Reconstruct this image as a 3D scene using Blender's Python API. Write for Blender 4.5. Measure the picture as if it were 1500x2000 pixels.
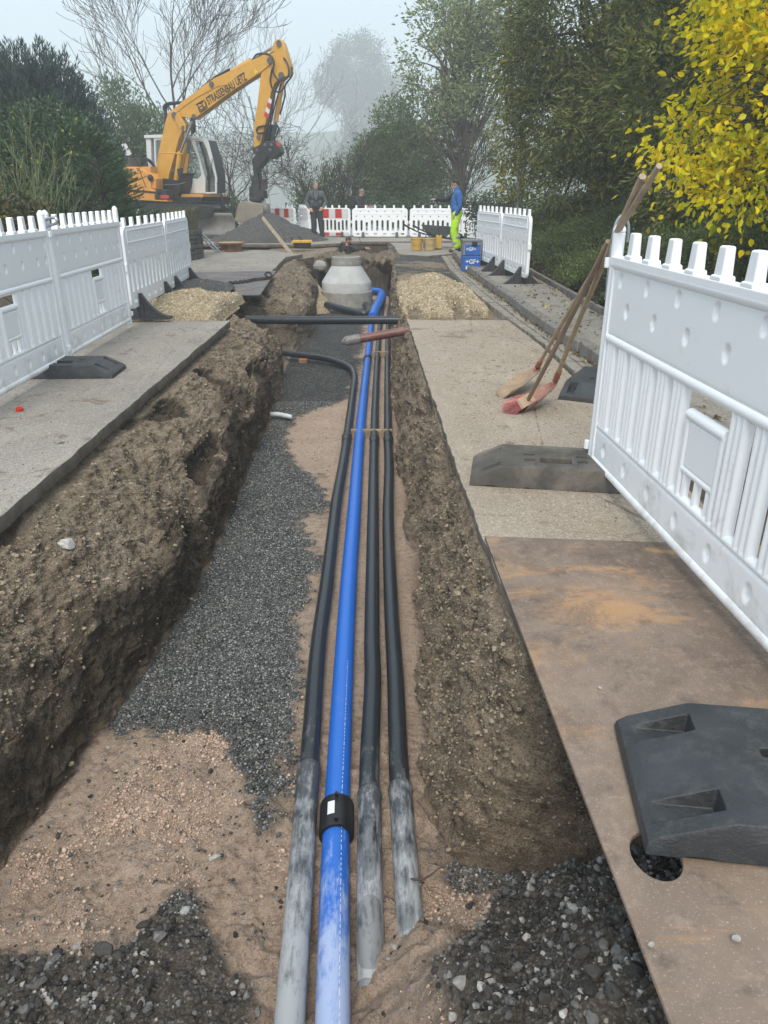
import bpy, math, random
import numpy as np
from mathutils import Vector, Matrix
PI = math.pi
R = math.radians
random.seed(7)
RNG = np.random.default_rng(11)
for o in list(bpy.data.objects):
    bpy.data.objects.remove(o)
SC = bpy.context.scene
COL = SC.collection

# ---------------------------------------------------------------- camera
PITCH = math.atan(624 / 1450)
CAMH = 1.45
cd = bpy.data.cameras.new("camera")
cam = bpy.data.objects.new("camera", cd)
COL.objects.link(cam)
cam.location = (0, 0, CAMH)
cam.rotation_euler = (PI / 2 - PITCH, 0, 0)
cd.sensor_fit = 'VERTICAL'
cd.sensor_height = 36
cd.lens = 36 * 1450 / 2000
cd.clip_start = 0.05
cd.clip_end = 2000
SC.camera = cam

# ---------------------------------------------------------------- light
SUN_EL, SUN_AZ = R(50), R(186)          # behind thin fog, from behind
world = bpy.data.worlds.new("World")
SC.world = world
world.use_nodes = True
wn, wl = world.node_tree.nodes, world.node_tree.links
wn.clear()
sky = wn.new('ShaderNodeTexSky')
sky.sky_type = 'NISHITA'
sky.sun_disc = False
sky.sun_elevation = SUN_EL
sky.sun_rotation = SUN_AZ
sky.dust_density = 4
sky.air_density = 1.0
over = wn.new('ShaderNodeMix')
over.data_type = 'RGBA'
over.inputs[0].default_value = 0.8
over.inputs[7].default_value = (4.15, 5.05, 5.75, 1)     # even overcast veil
wl.new(sky.outputs[0], over.inputs[6])
bg = wn.new('ShaderNodeBackground')
bg.inputs[1].default_value = 0.1
wo = wn.new('ShaderNodeOutputWorld')
wl.new(over.outputs[2], bg.inputs[0])
wl.new(bg.outputs[0], wo.inputs[0])
sl = bpy.data.lights.new("sun", 'SUN')
sl.energy = 1.5
sl.angle = R(25)
sl.color = (1.0, 0.94, 0.84)
sun = bpy.data.objects.new("sun", sl)
COL.objects.link(sun)
sd = Vector((math.sin(SUN_AZ) * math.cos(SUN_EL), math.cos(SUN_AZ) * math.cos(SUN_EL), math.sin(SUN_EL)))
sun.rotation_euler = (-sd).to_track_quat('-Z', 'Y').to_euler()
sun.location = (0, -5, 30)
SC.view_settings.view_transform = 'Standard'
SC.view_settings.look = 'None'
SC.view_settings.exposure = 1.12
SC.view_settings.gamma = 1
SC.cycles.max_bounces = 10
SC.cycles.transparent_max_bounces = 12
SC.cycles.volume_bounces = 4
SC.cycles.use_denoising = True

# ---------------------------------------------------------------- pixel rays of the photograph -> places in the world
CP, SP = math.cos(PITCH), math.sin(PITCH)
def ray(px, py):
    u = (px - 750) / 1450; v = (1000 - py) / 1450
    return Vector((u, CP + v * SP, -SP + v * CP))
def G(px, py, z=0.0):
    d = ray(px, py); t = (z - CAMH) / d.z
    return Vector((d.x * t, d.y * t, z))
def Y(px, py, y):
    d = ray(px, py); t = y / d.y
    return Vector((d.x * t, y, CAMH + d.z * t))

# ---------------------------------------------------------------- node helper
class NT:
    def __init__(s, name):
        s.m = bpy.data.materials.new(name); s.m.use_nodes = True
        s.t = s.m.node_tree; s.t.nodes.clear()
        s.out = s.t.nodes.new('ShaderNodeOutputMaterial')
        s.b = s.t.nodes.new('ShaderNodeBsdfPrincipled')
        s.t.links.new(s.b.outputs[0], s.out.inputs[0])
        s.tc = s.t.nodes.new('ShaderNodeTexCoord')
        s.geo = s.t.nodes.new('ShaderNodeNewGeometry')
    def link(s, a, b): s.t.links.new(a, b)
    def setv(s, sock, v):
        if isinstance(v, bpy.types.NodeSocket): s.link(v, sock)
        elif isinstance(v, (tuple, list)) and len(v) == 3 and sock.type == 'RGBA': sock.default_value = (*v, 1)
        else: sock.default_value = v
    def mix(s, f, a, b, mode='MIX'):
        n = s.t.nodes.new('ShaderNodeMix'); n.data_type = 'RGBA'; n.blend_type = mode
        s.setv(n.inputs[0], f); s.setv(n.inputs[6], a); s.setv(n.inputs[7], b)
        return n.outputs[2]
    def math(s, op, a, b=0.0, c=0.0, clamp=False):
        n = s.t.nodes.new('ShaderNodeMath'); n.operation = op; n.use_clamp = clamp
        s.setv(n.inputs[0], a); s.setv(n.inputs[1], b); s.setv(n.inputs[2], c)
        return n.outputs[0]
    def coords(s, kind='Position', scale=(1, 1, 1)):
        v = s.geo.outputs['Position'] if kind == 'Position' else s.tc.outputs[kind]
        if tuple(scale) != (1, 1, 1):
            n = s.t.nodes.new('ShaderNodeMapping'); n.inputs['Scale'].default_value = scale
            s.link(v, n.inputs[0]); v = n.outputs[0]
        return v
    def noise(s, vec, scale, detail=6, rough=.6, dist=0):
        n = s.t.nodes.new('ShaderNodeTexNoise'); s.link(vec, n.inputs['Vector'])
        n.inputs['Scale'].default_value = scale; n.inputs['Detail'].default_value = detail
        n.inputs['Roughness'].default_value = rough; n.inputs['Distortion'].default_value = dist
        return n.outputs[0]
    def vor(s, vec, scale, feat='F1', out='Distance', rand=1.0):
        n = s.t.nodes.new('ShaderNodeTexVoronoi'); s.link(vec, n.inputs['Vector']); n.feature = feat
        n.inputs['Scale'].default_value = scale; n.inputs['Randomness'].default_value = rand
        return n.outputs[out]
    def ramp(s, f, pts):
        n = s.t.nodes.new('ShaderNodeValToRGB'); s.setv(n.inputs[0], f)
        e = n.color_ramp.elements
        while len(e) < len(pts): e.new(.5)
        for q, (p, c) in zip(e, pts):
            q.position = p; q.color = (c, c, c, 1) if not isinstance(c, (tuple, list)) else (*c, 1)
        return n.outputs[0]
    def attr(s, name, out='Color'):
        n = s.t.nodes.new('ShaderNodeAttribute'); n.attribute_name = name; return n.outputs[out]
    def bump(s, h, strength=.5, dist=.01, prev=None):
        n = s.t.nodes.new('ShaderNodeBump'); s.setv(n.inputs['Height'], h)
        n.inputs['Strength'].default_value = strength; n.inputs['Distance'].default_value = dist
        if prev is not None: s.link(prev, n.inputs['Normal'])
        return n.outputs[0]
    def sep(s, v):
        n = s.t.nodes.new('ShaderNodeSeparateXYZ'); s.link(v, n.inputs[0]); return n.outputs
    def fin(s, col, rough=.7, metal=0.0, nrm=None, spec=None):
        s.setv(s.b.inputs['Base Color'], col); s.setv(s.b.inputs['Roughness'], rough)
        s.setv(s.b.inputs['Metallic'], metal)
        if nrm is not None: s.link(nrm, s.b.inputs['Normal'])
        if spec is not None: s.setv(s.b.inputs['Specular IOR Level'], spec)
        return s.m

MATS = {}
def pm(name, c, rough=.6, metal=0., var=.25, scale=6, bump=.15, bs=80, dirt=None, dirt_amt=.5, kind='Object', dscale=3, spec=None):
    """plain procedural surface: tone variation, grime patches, fine bump"""
    if name in MATS: return MATS[name]
    t = NT(name); v = t.coords(kind)
    n1 = t.noise(v, scale, 5, .6)
    f = t.ramp(n1, [(.3, 1 - var), (.7, 1 + var * .4)])
    col = t.mix(1.0, c, f, 'MULTIPLY')
    if dirt:
        n2 = t.noise(v, dscale, 8, .7, .3)
        m = t.ramp(n2, [(.62 - dirt_amt * .25, 0.), (.78 - dirt_amt * .1, 1.)])
        m = t.math('MULTIPLY', m, min(1, dirt_amt * 1.4))
        col = t.mix(m, col, dirt)
        rr = t.math('MULTIPLY_ADD', m, .25, rough)
    else:
        rr = rough
    nb = t.noise(v, bs, 4, .6)
    MATS[name] = t.fin(col, rr, metal, t.bump(nb, bump, .004), spec)
    return MATS[name]

# ---------------------------------------------------------------- vector noise
def _h(ix, iy, iz, seed):
    n = (ix * 374761393 + iy * 668265263 + iz * 2147483647 + seed * 974711) & 0xffffffff
    n = ((n ^ (n >> 13)) * 1274126177) & 0xffffffff
    n = ((n ^ (n >> 16)) * 2246822519) & 0xffffffff
    return ((n ^ (n >> 15)) & 0xffff) / 65535.0
def vn(P, s, seed=0):
    P = np.asarray(P, dtype=np.float64) * s + 1000.37
    I = np.floor(P).astype(np.int64); f = P - I; f = f * f * (3 - 2 * f)
    x, y, z = I[:, 0], I[:, 1], I[:, 2]; r = 0
    for a in (0, 1):
        wa = f[:, 0] if a else 1 - f[:, 0]
        for b in (0, 1):
            wb = f[:, 1] if b else 1 - f[:, 1]
            for c in (0, 1):
                wc = f[:, 2] if c else 1 - f[:, 2]
                r = r + wa * wb * wc * _h(x + a, y + b, z + c, seed)
    return r * 2 - 1
def fbm(P, s, o=4, seed=0, g=.5):
    r = 0; a = 1; t = 0
    for k in range(o):
        r = r + a * vn(P, s * 2 ** k, seed + k * 17); t += a; a *= g
    return r / t
def sst(a, b, x):
    t = np.clip((x - a) / (b - a), 0, 1); return t * t * (3 - 2 * t)

# ---------------------------------------------------------------- mesh builder
def raw_mesh(name, V, F, mats=None, smooth=False, attrs=None):
    """V (n,3), F (m,k) arrays -> mesh"""
    me = bpy.data.meshes.new(name)
    V = np.asarray(V, dtype=np.float32); F = np.asarray(F, dtype=np.int32)
    m, k = F.shape
    me.vertices.add(len(V)); me.vertices.foreach_set('co', V.ravel())
    me.loops.add(m * k); me.loops.foreach_set('vertex_index', F.ravel())
    me.polygons.add(m)
    me.polygons.foreach_set('loop_start', np.arange(0, m * k, k, dtype=np.int32))
    me.polygons.foreach_set('loop_total', np.full(m, k, dtype=np.int32))
    me.polygons.foreach_set('use_smooth', np.full(m, smooth, dtype=bool))
    me.update(calc_edges=True)
    for an, ty, data in (attrs or []):
        a = me.attributes.new(an, ty, 'POINT')
        a.data.foreach_set('color' if ty == 'FLOAT_COLOR' else 'value', np.asarray(data, dtype=np.float32).ravel())
    for mt in (mats or []): me.materials.append(mt)
    return me
def link(name, me, parent=None, loc=None):
    o = bpy.data.objects.new(name, me); COL.objects.link(o)
    if parent: o.parent = parent
    if loc is not None: o.location = loc
    return o
def tag(o, label=None, cat=None, group=None, kind=None):
    if label: o['label'] = label
    if cat: o['category'] = cat
    if group: o['group'] = group
    if kind: o['kind'] = kind
    return o
def thing(name, label, cat, loc=(0, 0, 0), rz=0, group=None):
    o = bpy.data.objects.new(name, None); COL.objects.link(o)
    o.empty_display_size = .2
    o.location = loc; o.rotation_euler = (0, 0, rz)
    return tag(o, label, cat, group)
def copy_tree(o, parent=None):
    c = o.copy(); COL.objects.link(c)
    if parent: c.parent = parent
    for ch in o.children: copy_tree(ch, c)
    return c

class MB:
    def __init__(s, M=None): s.v = []; s.f = []; s.mi = []; s.M = M
    def add(s, vs, fs, mi=0, M=None):
        b = len(s.v)
        for p in vs:
            p = Vector(p)
            if M is not None: p = M @ p
            if s.M is not None: p = s.M @ p
            s.v.append(p)
        for f in fs: s.f.append([b + i for i in f]); s.mi.append(mi)
        return s
    def box(s, c, d, rot=None, mi=0, tx=1.0, ty=1.0):
        x, y, z = d[0] / 2, d[1] / 2, d[2] / 2
        vs = [(-x, -y, -z), (x, -y, -z), (x, y, -z), (-x, y, -z), (-x * tx, -y * ty, z), (x * tx, -y * ty, z), (x * tx, y * ty, z), (-x * tx, y * ty, z)]
        M = Matrix.Translation(c)
        if rot is not None: M = M @ rot
        return s.add(vs, [(3, 2, 1, 0), (4, 5, 6, 7), (0, 1, 5, 4), (1, 2, 6, 5), (2, 3, 7, 6), (3, 0, 4, 7)], mi, M)
    def bar(s, a, b, w, h, mi=0, up=(0, 0, 1)):
        a, b = Vector(a), Vector(b); d = b - a; L = d.length; d.normalize(); u = Vector(up)
        if abs(d.dot(u)) > .98: u = Vector((0, 1, 0))
        x = d.cross(u).normalized(); u = x.cross(d)
        M = Matrix((x, d, u)).transposed()
        return s.box((a + b) / 2, (w, L, h), M.to_4x4(), mi)
    def tube(s, pts, r, n=10, mi=0, cap=True, sub=0):
        P = [Vector(p) for p in pts]
        if sub: P = spline(P, sub)
        rs = r if isinstance(r, (list, tuple)) else [r] * len(P)
        if len(rs) != len(P): rs = list(np.interp(np.linspace(0, 1, len(P)), np.linspace(0, 1, len(rs)), rs))
        b = []; d0 = (P[1] - P[0]).normalized()
        u = d0.cross(Vector((0, 0, 1)))
        if u.length < .1: u = d0.cross(Vector((1, 0, 0)))
        u.normalize(); vs = []
        for i, p in enumerate(P):
            d = (P[min(i + 1, len(P) - 1)] - P[max(i - 1, 0)])
            if d.length < 1e-9: d = d0.copy()
            d.normalize()
            u = (u - d * u.dot(d)).normalized(); w = d.cross(u)
            for k in range(n):
                a = 2 * PI * k / n
                vs.append(p + (u * math.cos(a) + w * math.sin(a)) * rs[i])
        fs = []
        for i in range(len(P) - 1):
            for k in range(n):
                k2 = (k + 1) % n
                fs.append((i * n + k, i * n + k2, (i + 1) * n + k2, (i + 1) * n + k))
        if cap:
            fs.append(tuple(reversed(range(n)))); fs.append(tuple((len(P) - 1) * n + k for k in range(n)))
        return s.add(vs, fs, mi)
    def lathe(s, prof, n=32, mi=0, M=None):
        vs = []; fs = []
        for (r, z) in prof:
            for k in range(n):
                a = 2 * PI * k / n; vs.append((r * math.cos(a), r * math.sin(a), z))
        for i in range(len(prof) - 1):
            for k in range(n):
                k2 = (k + 1) % n; fs.append((i * n + k, i * n + k2, (i + 1) * n + k2, (i + 1) * n + k))
        fs.append(tuple(reversed(range(n)))); fs.append(tuple((len(prof) - 1) * n + k for k in range(n)))
        return s.add(vs, fs, mi, M)
    def ball(s, c, r, n=10, mi=0, M=None):
        if not isinstance(r, (tuple, list)): r = (r, r, r)
        vs = [(0, 0, -1)]; m = n // 2
        for i in range(1, m):
            t = -PI / 2 + PI * i / m
            for k in range(n): vs.append((math.cos(t) * math.cos(2 * PI * k / n), math.cos(t) * math.sin(2 * PI * k / n), math.sin(t)))
        vs.append((0, 0, 1)); T = len(vs) - 1; fs = []
        for k in range(n):
            k2 = (k + 1) % n
            fs.append((0, 1 + k2, 1 + k)); fs.append((T, 1 + (m - 2) * n + k, 1 + (m - 2) * n + k2))
            for i in range(m - 2): fs.append((1 + i * n + k, 1 + i * n + k2, 1 + (i + 1) * n + k2, 1 + (i + 1) * n + k))
        MM = Matrix.Translation(c) @ (M if M is not None else Matrix.Identity(4))
        return s.add([(p[0] * r[0], p[1] * r[1], p[2] * r[2]) for p in vs], fs, mi, MM)
    def cap(s, a, ra, b, rb, n=10):
        s.ball(a, ra, n); s.ball(b, rb, n); return s.tube([a, b], [ra, rb], n)
    def prism(s, poly, z0, z1, mi=0, M=None):
        n = len(poly); vs = [(x, y, z0) for x, y in poly] + [(x, y, z1) for x, y in poly]
        fs = [tuple(reversed(range(n))), tuple(range(n, 2 * n))] + [(i, (i + 1) % n, n + (i + 1) % n, n + i) for i in range(n)]
        return s.add(vs, fs, mi, M)
    def build(s, name, mats, parent=None, ang=35, bevel=0, loc=None):
        me = bpy.data.meshes.new(name)
        me.from_pydata([tuple(p) for p in s.v], [], s.f)
        if not isinstance(mats, (list, tuple)): mats = [mats]
        for m in mats: me.materials.append(m)
        me.polygons.foreach_set('material_index', s.mi)
        me.update()
        if ang:
            me.shade_smooth(); me.set_sharp_from_angle(angle=R(ang))
        o = link(name, me, parent, loc)
        if bevel:
            bm = o.modifiers.new('bevel', 'BEVEL'); bm.width = bevel; bm.segments = 2; bm.limit_method = 'ANGLE'; bm.angle_limit = R(40)
            bm.harden_normals = True
        return o

def spline(P, k):
    P = [Vector(p) for p in P]; out = []
    for i in range(len(P) - 1):
        a = P[max(i - 1, 0)]; b = P[i]; c = P[i + 1]; d = P[min(i + 2, len(P) - 1)]
        for j in range(k):
            t = j / k
            out.append(.5 * ((2 * b) + (c - a) * t + (2 * a - 5 * b + 4 * c - d) * t * t + (3 * b - a - 3 * c + d) * t ** 3))
    out.append(P[-1]); return out
def rot2(a, b):
    """orthonormal matrix whose Y axis runs a->b"""
    d = (Vector(b) - Vector(a)).normalized(); u = Vector((0, 0, 1))
    if abs(d.dot(u)) > .98: u = Vector((1, 0, 0))
    x = d.cross(u).normalized(); return Matrix((x, d, x.cross(d))).transposed().to_4x4()

def curve_mesh(polys, depth, bevel=0, res=1):
    """2D closed outlines (first outer, rest holes) extruded +-depth/2 -> mesh datablock in XY"""
    cu = bpy.data.curves.new('c', 'CURVE'); cu.dimensions = '2D'; cu.fill_mode = 'BOTH'
    cu.extrude = max(depth / 2 - bevel, 0); cu.bevel_depth = bevel; cu.bevel_resolution = res
    if bevel: cu.offset = -bevel
    for p in polys:
        sp = cu.splines.new('POLY'); sp.points.add(len(p) - 1)
        for q, c in zip(sp.points, p): q.co = (c[0], c[1], 0, 1)
        sp.use_cyclic_u = True
    ob = bpy.data.objects.new('c', cu); me = bpy.data.meshes.new_from_object(ob)
    bpy.data.objects.remove(ob); bpy.data.curves.remove(cu)
    return me
def text_mesh(s, size, depth=.002, shear=0, align='LEFT'):
    cu = bpy.data.curves.new('t', 'FONT'); cu.body = s; cu.size = size; cu.extrude = depth / 2; cu.shear = shear
    cu.align_x = align; cu.resolution_u = 3; cu.offset = size * .018
    ob = bpy.data.objects.new('t', cu); me = bpy.data.meshes.new_from_object(ob)
    bpy.data.objects.remove(ob); bpy.data.curves.remove(cu)
    return me
def put(me, name, mat, parent=None, M=None, ang=35):
    if M is not None: me.transform(M)
    me.materials.clear(); me.materials.append(mat)
    if ang: me.shade_smooth(); me.set_sharp_from_angle(angle=R(ang))
    me.name = name
    return link(name, me, parent)
def rrect(x0, y0, x1, y1, r, n=5):
    out = []
    for cx, cy, a0 in ((x1 - r, y0 + r, -90), (x1 - r, y1 - r, 0), (x0 + r, y1 - r, 90), (x0 + r, y0 + r, 180)):
        for k in range(n + 1):
            a = R(a0 + 90 * k / n); out.append((cx + r * math.cos(a), cy + r * math.sin(a)))
    return out

# ---------------------------------------------------------------- stones and leaves in bulk
def ico(level):
    import bmesh
    bm = bmesh.new(); bmesh.ops.create_icosphere(bm, subdivisions=level, radius=1)
    V = np.array([v.co[:] for v in bm.verts]); F = np.array([[v.index for v in f.verts] for f in bm.faces]); bm.free()
    return V, F
def rand_rot(n, rng):
    q = rng.normal(size=(n, 4)); q /= np.linalg.norm(q, axis=1)[:, None]
    w, x, y, z = q.T
    return np.stack([1 - 2 * (y * y + z * z), 2 * (x * y - z * w), 2 * (x * z + y * w), 2 * (x * y + z * w), 1 - 2 * (x * x + z * z), 2 * (y * z - x * w),
                     2 * (x * z - y * w), 2 * (y * z + x * w), 1 - 2 * (x * x + y * y)], axis=1).reshape(n, 3, 3)
def stones_mesh(name, P, S, mat, level=1, seed=1, flat=.75, rough=.35, smooth=False):
    rng = np.random.default_rng(seed); V0, F0 = ico(level); nv = len(V0); N = len(P)
    var = []
    for k in range(10):
        d = 1 + rough * vn(V0, 1.3, seed + k * 31) + rough * .5 * vn(V0, 3.1, seed + 5 + k)
        W = V0 * d[:, None] * np.array([1, rng.uniform(.65, 1), rng.uniform(.5, .9)])
        # chip flat facets
        for q in range(3 if smooth else 8):
            nrm = rng.normal(size=3); nrm /= np.linalg.norm(nrm); h = W @ nrm; lim = rng.uniform(.5, .8) if smooth else rng.uniform(.38, .72)
            W = W - np.outer(np.maximum(h - lim, 0) * .9, nrm)
        var.append(W)
    var = np.array(var); idx = rng.integers(0, 10, N); M = rand_rot(N, rng)
    W = np.einsum('nij,nkj->nki', M, var[idx]) * np.asarray(S)[:, None, None]
    W[:, :, 2] *= flat
    W += np.asarray(P)[:, None, :]
    F = (F0[None] + (np.arange(N) * nv)[:, None, None]).reshape(-1, 3)
    rnd = np.repeat(rng.random(N), nv)
    return raw_mesh(name, W.reshape(-1, 3), F, [mat], smooth, [('rnd', 'FLOAT', rnd)])
def leaves_mesh(name, P, D, L, W, mat, seed=1, fold=.25, rnd=None, N0=None, oval=False):
    """rhombic leaves at P, pointing along D, length L, width W"""
    rng = np.random.default_rng(seed); n = len(P)
    D = D / (np.linalg.norm(D, axis=1)[:, None] + 1e-9)
    A = rng.normal(size=(n, 3)) if N0 is None else N0
    X = np.cross(D, A); X /= np.linalg.norm(X, axis=1)[:, None] + 1e-9
    Nn = np.cross(X, D); L = np.asarray(L) * np.ones(n); W = np.asarray(W) * np.ones(n)
    Lc = L[:, None]; Wc = W[:, None]
    if rnd is None: rnd = rng.random(n)
    if oval:
        sg = Nn * Wc * fold * rng.uniform(-.5, 1.6, n)[:, None]; bend = -Nn * Lc * rng.uniform(-.1, .25, n)[:, None]
        V = np.stack([P, P + D * Lc * .28 + X * Wc * .42 + sg, P + D * Lc * .62 + X * Wc * .44 + sg, P + D * Lc + bend, P + D * Lc * .62 - X * Wc * .44 + sg, P + D * Lc * .28 - X * Wc * .42 + sg], axis=1).reshape(-1, 3)
        b = (np.arange(n) * 6)[:, None]
        F = np.concatenate([b + np.array([q]) for q in ([0, 1, 2], [0, 2, 3], [0, 3, 4], [0, 4, 5])])
        return raw_mesh(name, V, F, [mat], False, [('rnd', 'FLOAT', np.repeat(rnd, 6))])
    V = np.stack([P, P + D * Lc * .42 + X * Wc * .5 + Nn * Wc * fold, P + D * Lc, P + D * Lc * .42 - X * Wc * .5 + Nn * Wc * fold], axis=1).reshape(-1, 3)
    b = (np.arange(n) * 4)[:, None]
    F = np.concatenate([b + np.array([[0, 1, 2]]), b + np.array([[0, 2, 3]])])
    if rnd is None: rnd = rng.random(n)
    return raw_mesh(name, V, F, [mat], False, [('rnd', 'FLOAT', np.repeat(rnd, 4))])
def leaf_mat(name, ramp, rough=.5, trans=.35):
    t = NT(name)
    f = t.attr('rnd', 'Fac')
    col = t.ramp(f, ramp)
    v = t.coords('Object'); n = t.noise(v, 1.2, 3)
    col = t.mix(1.0, col, t.ramp(n, [(.3, .75), (.7, 1.2)]), 'MULTIPLY')
    t.fin(col, rough, 0, None, .35)
    tr = t.t.nodes.new('ShaderNodeBsdfTranslucent'); t.link(col, tr.inputs[0])
    mx = t.t.nodes.new('ShaderNodeMixShader'); mx.inputs[0].default_value = trans
    t.link(t.b.outputs[0], mx.inputs[1]); t.link(tr.outputs[0], mx.inputs[2]); t.link(mx.outputs[0], t.out.inputs[0])
    return t.m

# ================================================================ SETTING
# ---------------------------------------------------------------- materials of the ground
def earth_material():
    t = NT('trench_earth'); v = t.coords('Position'); msk = t.attr('mask')
    s = t.t.nodes.new('ShaderNodeSeparateColor'); t.link(msk, s.inputs[0])
    sand, grav, clay_shade = s.outputs[0], s.outputs[1], s.outputs[2]
    nb = t.noise(v, 2.2, 8, .68, .4); nf = t.noise(v, 28, 6, .7); nff = t.noise(v, 120, 4, .7)
    soil = t.mix(t.ramp(nb, [(.35, 0.), (.65, 1.)]), (.27, .205, .142), (.42, .335, .245))
    soil = t.mix(t.ramp(nf, [(.45, 0.), (.7, .8)]), soil, (.54, .45, .34))
    soil = t.mix(t.ramp(nff, [(.36, .8), (.5, 0.)]), soil, (.06, .046, .034))
    peb = t.vor(v, 42, out='Distance'); pm_ = t.ramp(peb, [(.10, 1.), (.2, 0.)])
    pc = t.vor(v, 42, out='Color')
    psel = t.math('GREATER_THAN', t.sep(pc)[0], .72)
    soil = t.mix(t.math('MULTIPLY', t.math('MULTIPLY', pm_, psel), .3), soil, (.42, .38, .32))
    cl = t.mix(t.ramp(t.noise(t.coords('Position', (1, 1, .25)), 9, 6, .6), [(.35, 0.), (.7, 1.)]), (.060, .048, .035), (.19, .15, .108))
    soil = t.mix(t.ramp(t.noise(v, 11, 9, .75, .6), [(.36, .85), (.5, 0.)]), soil, (.075, .058, .042))  # hollows of the soil relief darkened: small shadows put into the colour
    cl = t.mix(t.ramp(nff, [(.4, .6), (.55, 0.)]), cl, (.02, .017, .013))
    soil = t.mix(clay_shade, soil, cl)
    sd_ = t.mix(t.ramp(nb, [(.3, 0.), (.7, 1.)]), (.53, .39, .295), (.69, .53, .415))
    sd_ = t.mix(t.ramp(nf, [(.3, .7), (.5, 0.)]), sd_, (.22, .145, .10))
    sd_ = t.mix(t.ramp(nff, [(.34, .5), (.46, 0.)]), sd_, (.2, .14, .10))  # coarse and fine sand pits darkened, local shadow put into the colour
    col = t.mix(sand, soil, sd_)
    gv = t.vor(v, 105, out='Color'); gd = t.vor(v, 105, out='Distance')
    gcol = t.ramp(t.sep(gv)[0], [(0, (.03, .032, .032)), (.5, (.10, .103, .10)), (.88, (.22, .22, .215)), (1, (.42, .41, .39))])
    gcol = t.mix(t.ramp(gd, [(.35, 0.), (.75, .85)]), gcol, (.012, .012, .012))
    gcol = t.mix(t.ramp(t.noise(v, 3.0, 6, .7), [(.5, 0.), (.75, .35)]), gcol, (.26, .2, .15))
    col = t.mix(grav, col, gcol)
    b0 = t.bump(t.noise(v, 11, 9, .75, .6), .8, .06); b1 = t.bump(nf, 1.0, .045, b0); b2 = t.bump(nff, .9, .012, b1)
    b3 = t.bump(gd, .5, .006, b2)
    return t.fin(col, .93, 0, b3, .25)
EARTH = earth_material()

def rubble_material(name, a, b, c, sc=30):
    t = NT(name); v = t.coords('Position')
    n = t.noise(v, 3, 7, .7); n2 = t.noise(v, sc, 6, .7); vd = t.vor(v, sc * 1.6); vc = t.vor(v, sc * 1.6, out='Color')
    col = t.mix(t.ramp(n, [(.35, 0.), (.65, 1.)]), a, b)
    col = t.mix(t.ramp(t.sep(vc)[0], [(.5, 0.), (1, .9)]), col, c)
    col = t.mix(t.ramp(n2, [(.33, .7), (.48, 0.)]), col, tuple(x * .4 for x in a))
    col = t.mix(t.ramp(vd, [(.4, 0.), (.8, .6)]), col, tuple(x * .35 for x in a))
    return t.fin(col, .95, 0, t.bump(vd, .8, .012, t.bump(n2, .8, .02)), .2)
YELLOW = rubble_material('yellow_rubble', (.34, .265, .165), (.46, .37, .245), (.56, .48, .35), 34)
GREYG = rubble_material('grey_grit', (.085, .083, .08), (.115, .113, .108), (.17, .168, .16), 40)

def road_material(name, base, dark, pale):
    t = NT(name); v = t.coords('Position')
    nb = t.noise(v, .9, 8, .66, .5); nm = t.noise(v, 3.2, 7, .72, .8); nf = t.noise(v, 70, 5, .75)
    agg = t.vor(v, 150, out='Color'); ad = t.vor(v, 150)
    col = t.mix(t.ramp(nb, [(.38, 0.), (.62, 1.)]), base, pale)
    col = t.mix(t.ramp(t.sep(agg)[0], [(.55, 0.), (1, .55)]), col, (.14, .13, .12))
    col = t.mix(t.ramp(t.sep(agg)[1], [(.7, 0.), (1, .5)]), col, (.62, .58, .52))
    col = t.mix(t.ramp(nm, [(.585, 0.), (.63, .75)]), col, dark)                 # mud stains
    col = t.mix(t.ramp(t.noise(t.coords('Position', (1, 3.5, 1)), 2.4, 8, .75, 1.2), [(.6, 0.), (.66, .55)]), col, dark)
    col = t.mix(t.ramp(t.noise(v, 9, 4, .6), [(.7, 0.), (.74, .8)]), col, (.10, .085, .07))
    w = t.vor(t.coords('Position', (1, .55, 1)), .8, 'DISTANCE_TO_EDGE')
    wd = t.math('ADD', w, t.math('MULTIPLY', t.noise(v, 5, 6, .7), .06))
    col = t.mix(t.ramp(wd, [(.024, .8), (.034, 0.)]), col, (.07, .06, .05))
    col = t.mix(t.ramp(t.noise(t.coords('Position', (2.2, .35, 1)), 3, 6, .7, .4), [(.55, 0.), (.68, .4)]), col, tuple(min(1, q * 1.35) for q in pale))       # hair cracks
    return t.fin(col, t.ramp(nb, [(.3, .75), (.7, .95)]), 0, t.bump(nf, .5, .006, t.bump(ad, .35, .003)), .3)
ROADL = road_material('asphalt_grey', (.215, .192, .162), (.145, .108, .075), (.30, .272, .235))
ROADR = road_material('asphalt_warm', (.290, .232, .172), (.165, .118, .08), (.355, .295, .228))
CUT = pm('asphalt_cut_edge', (.125, .108, .088), .9, var=.4, scale=8, bump=.8, bs=50, dirt=(.22, .175, .13), dirt_amt=.7, kind='Object', dscale=6)

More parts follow.
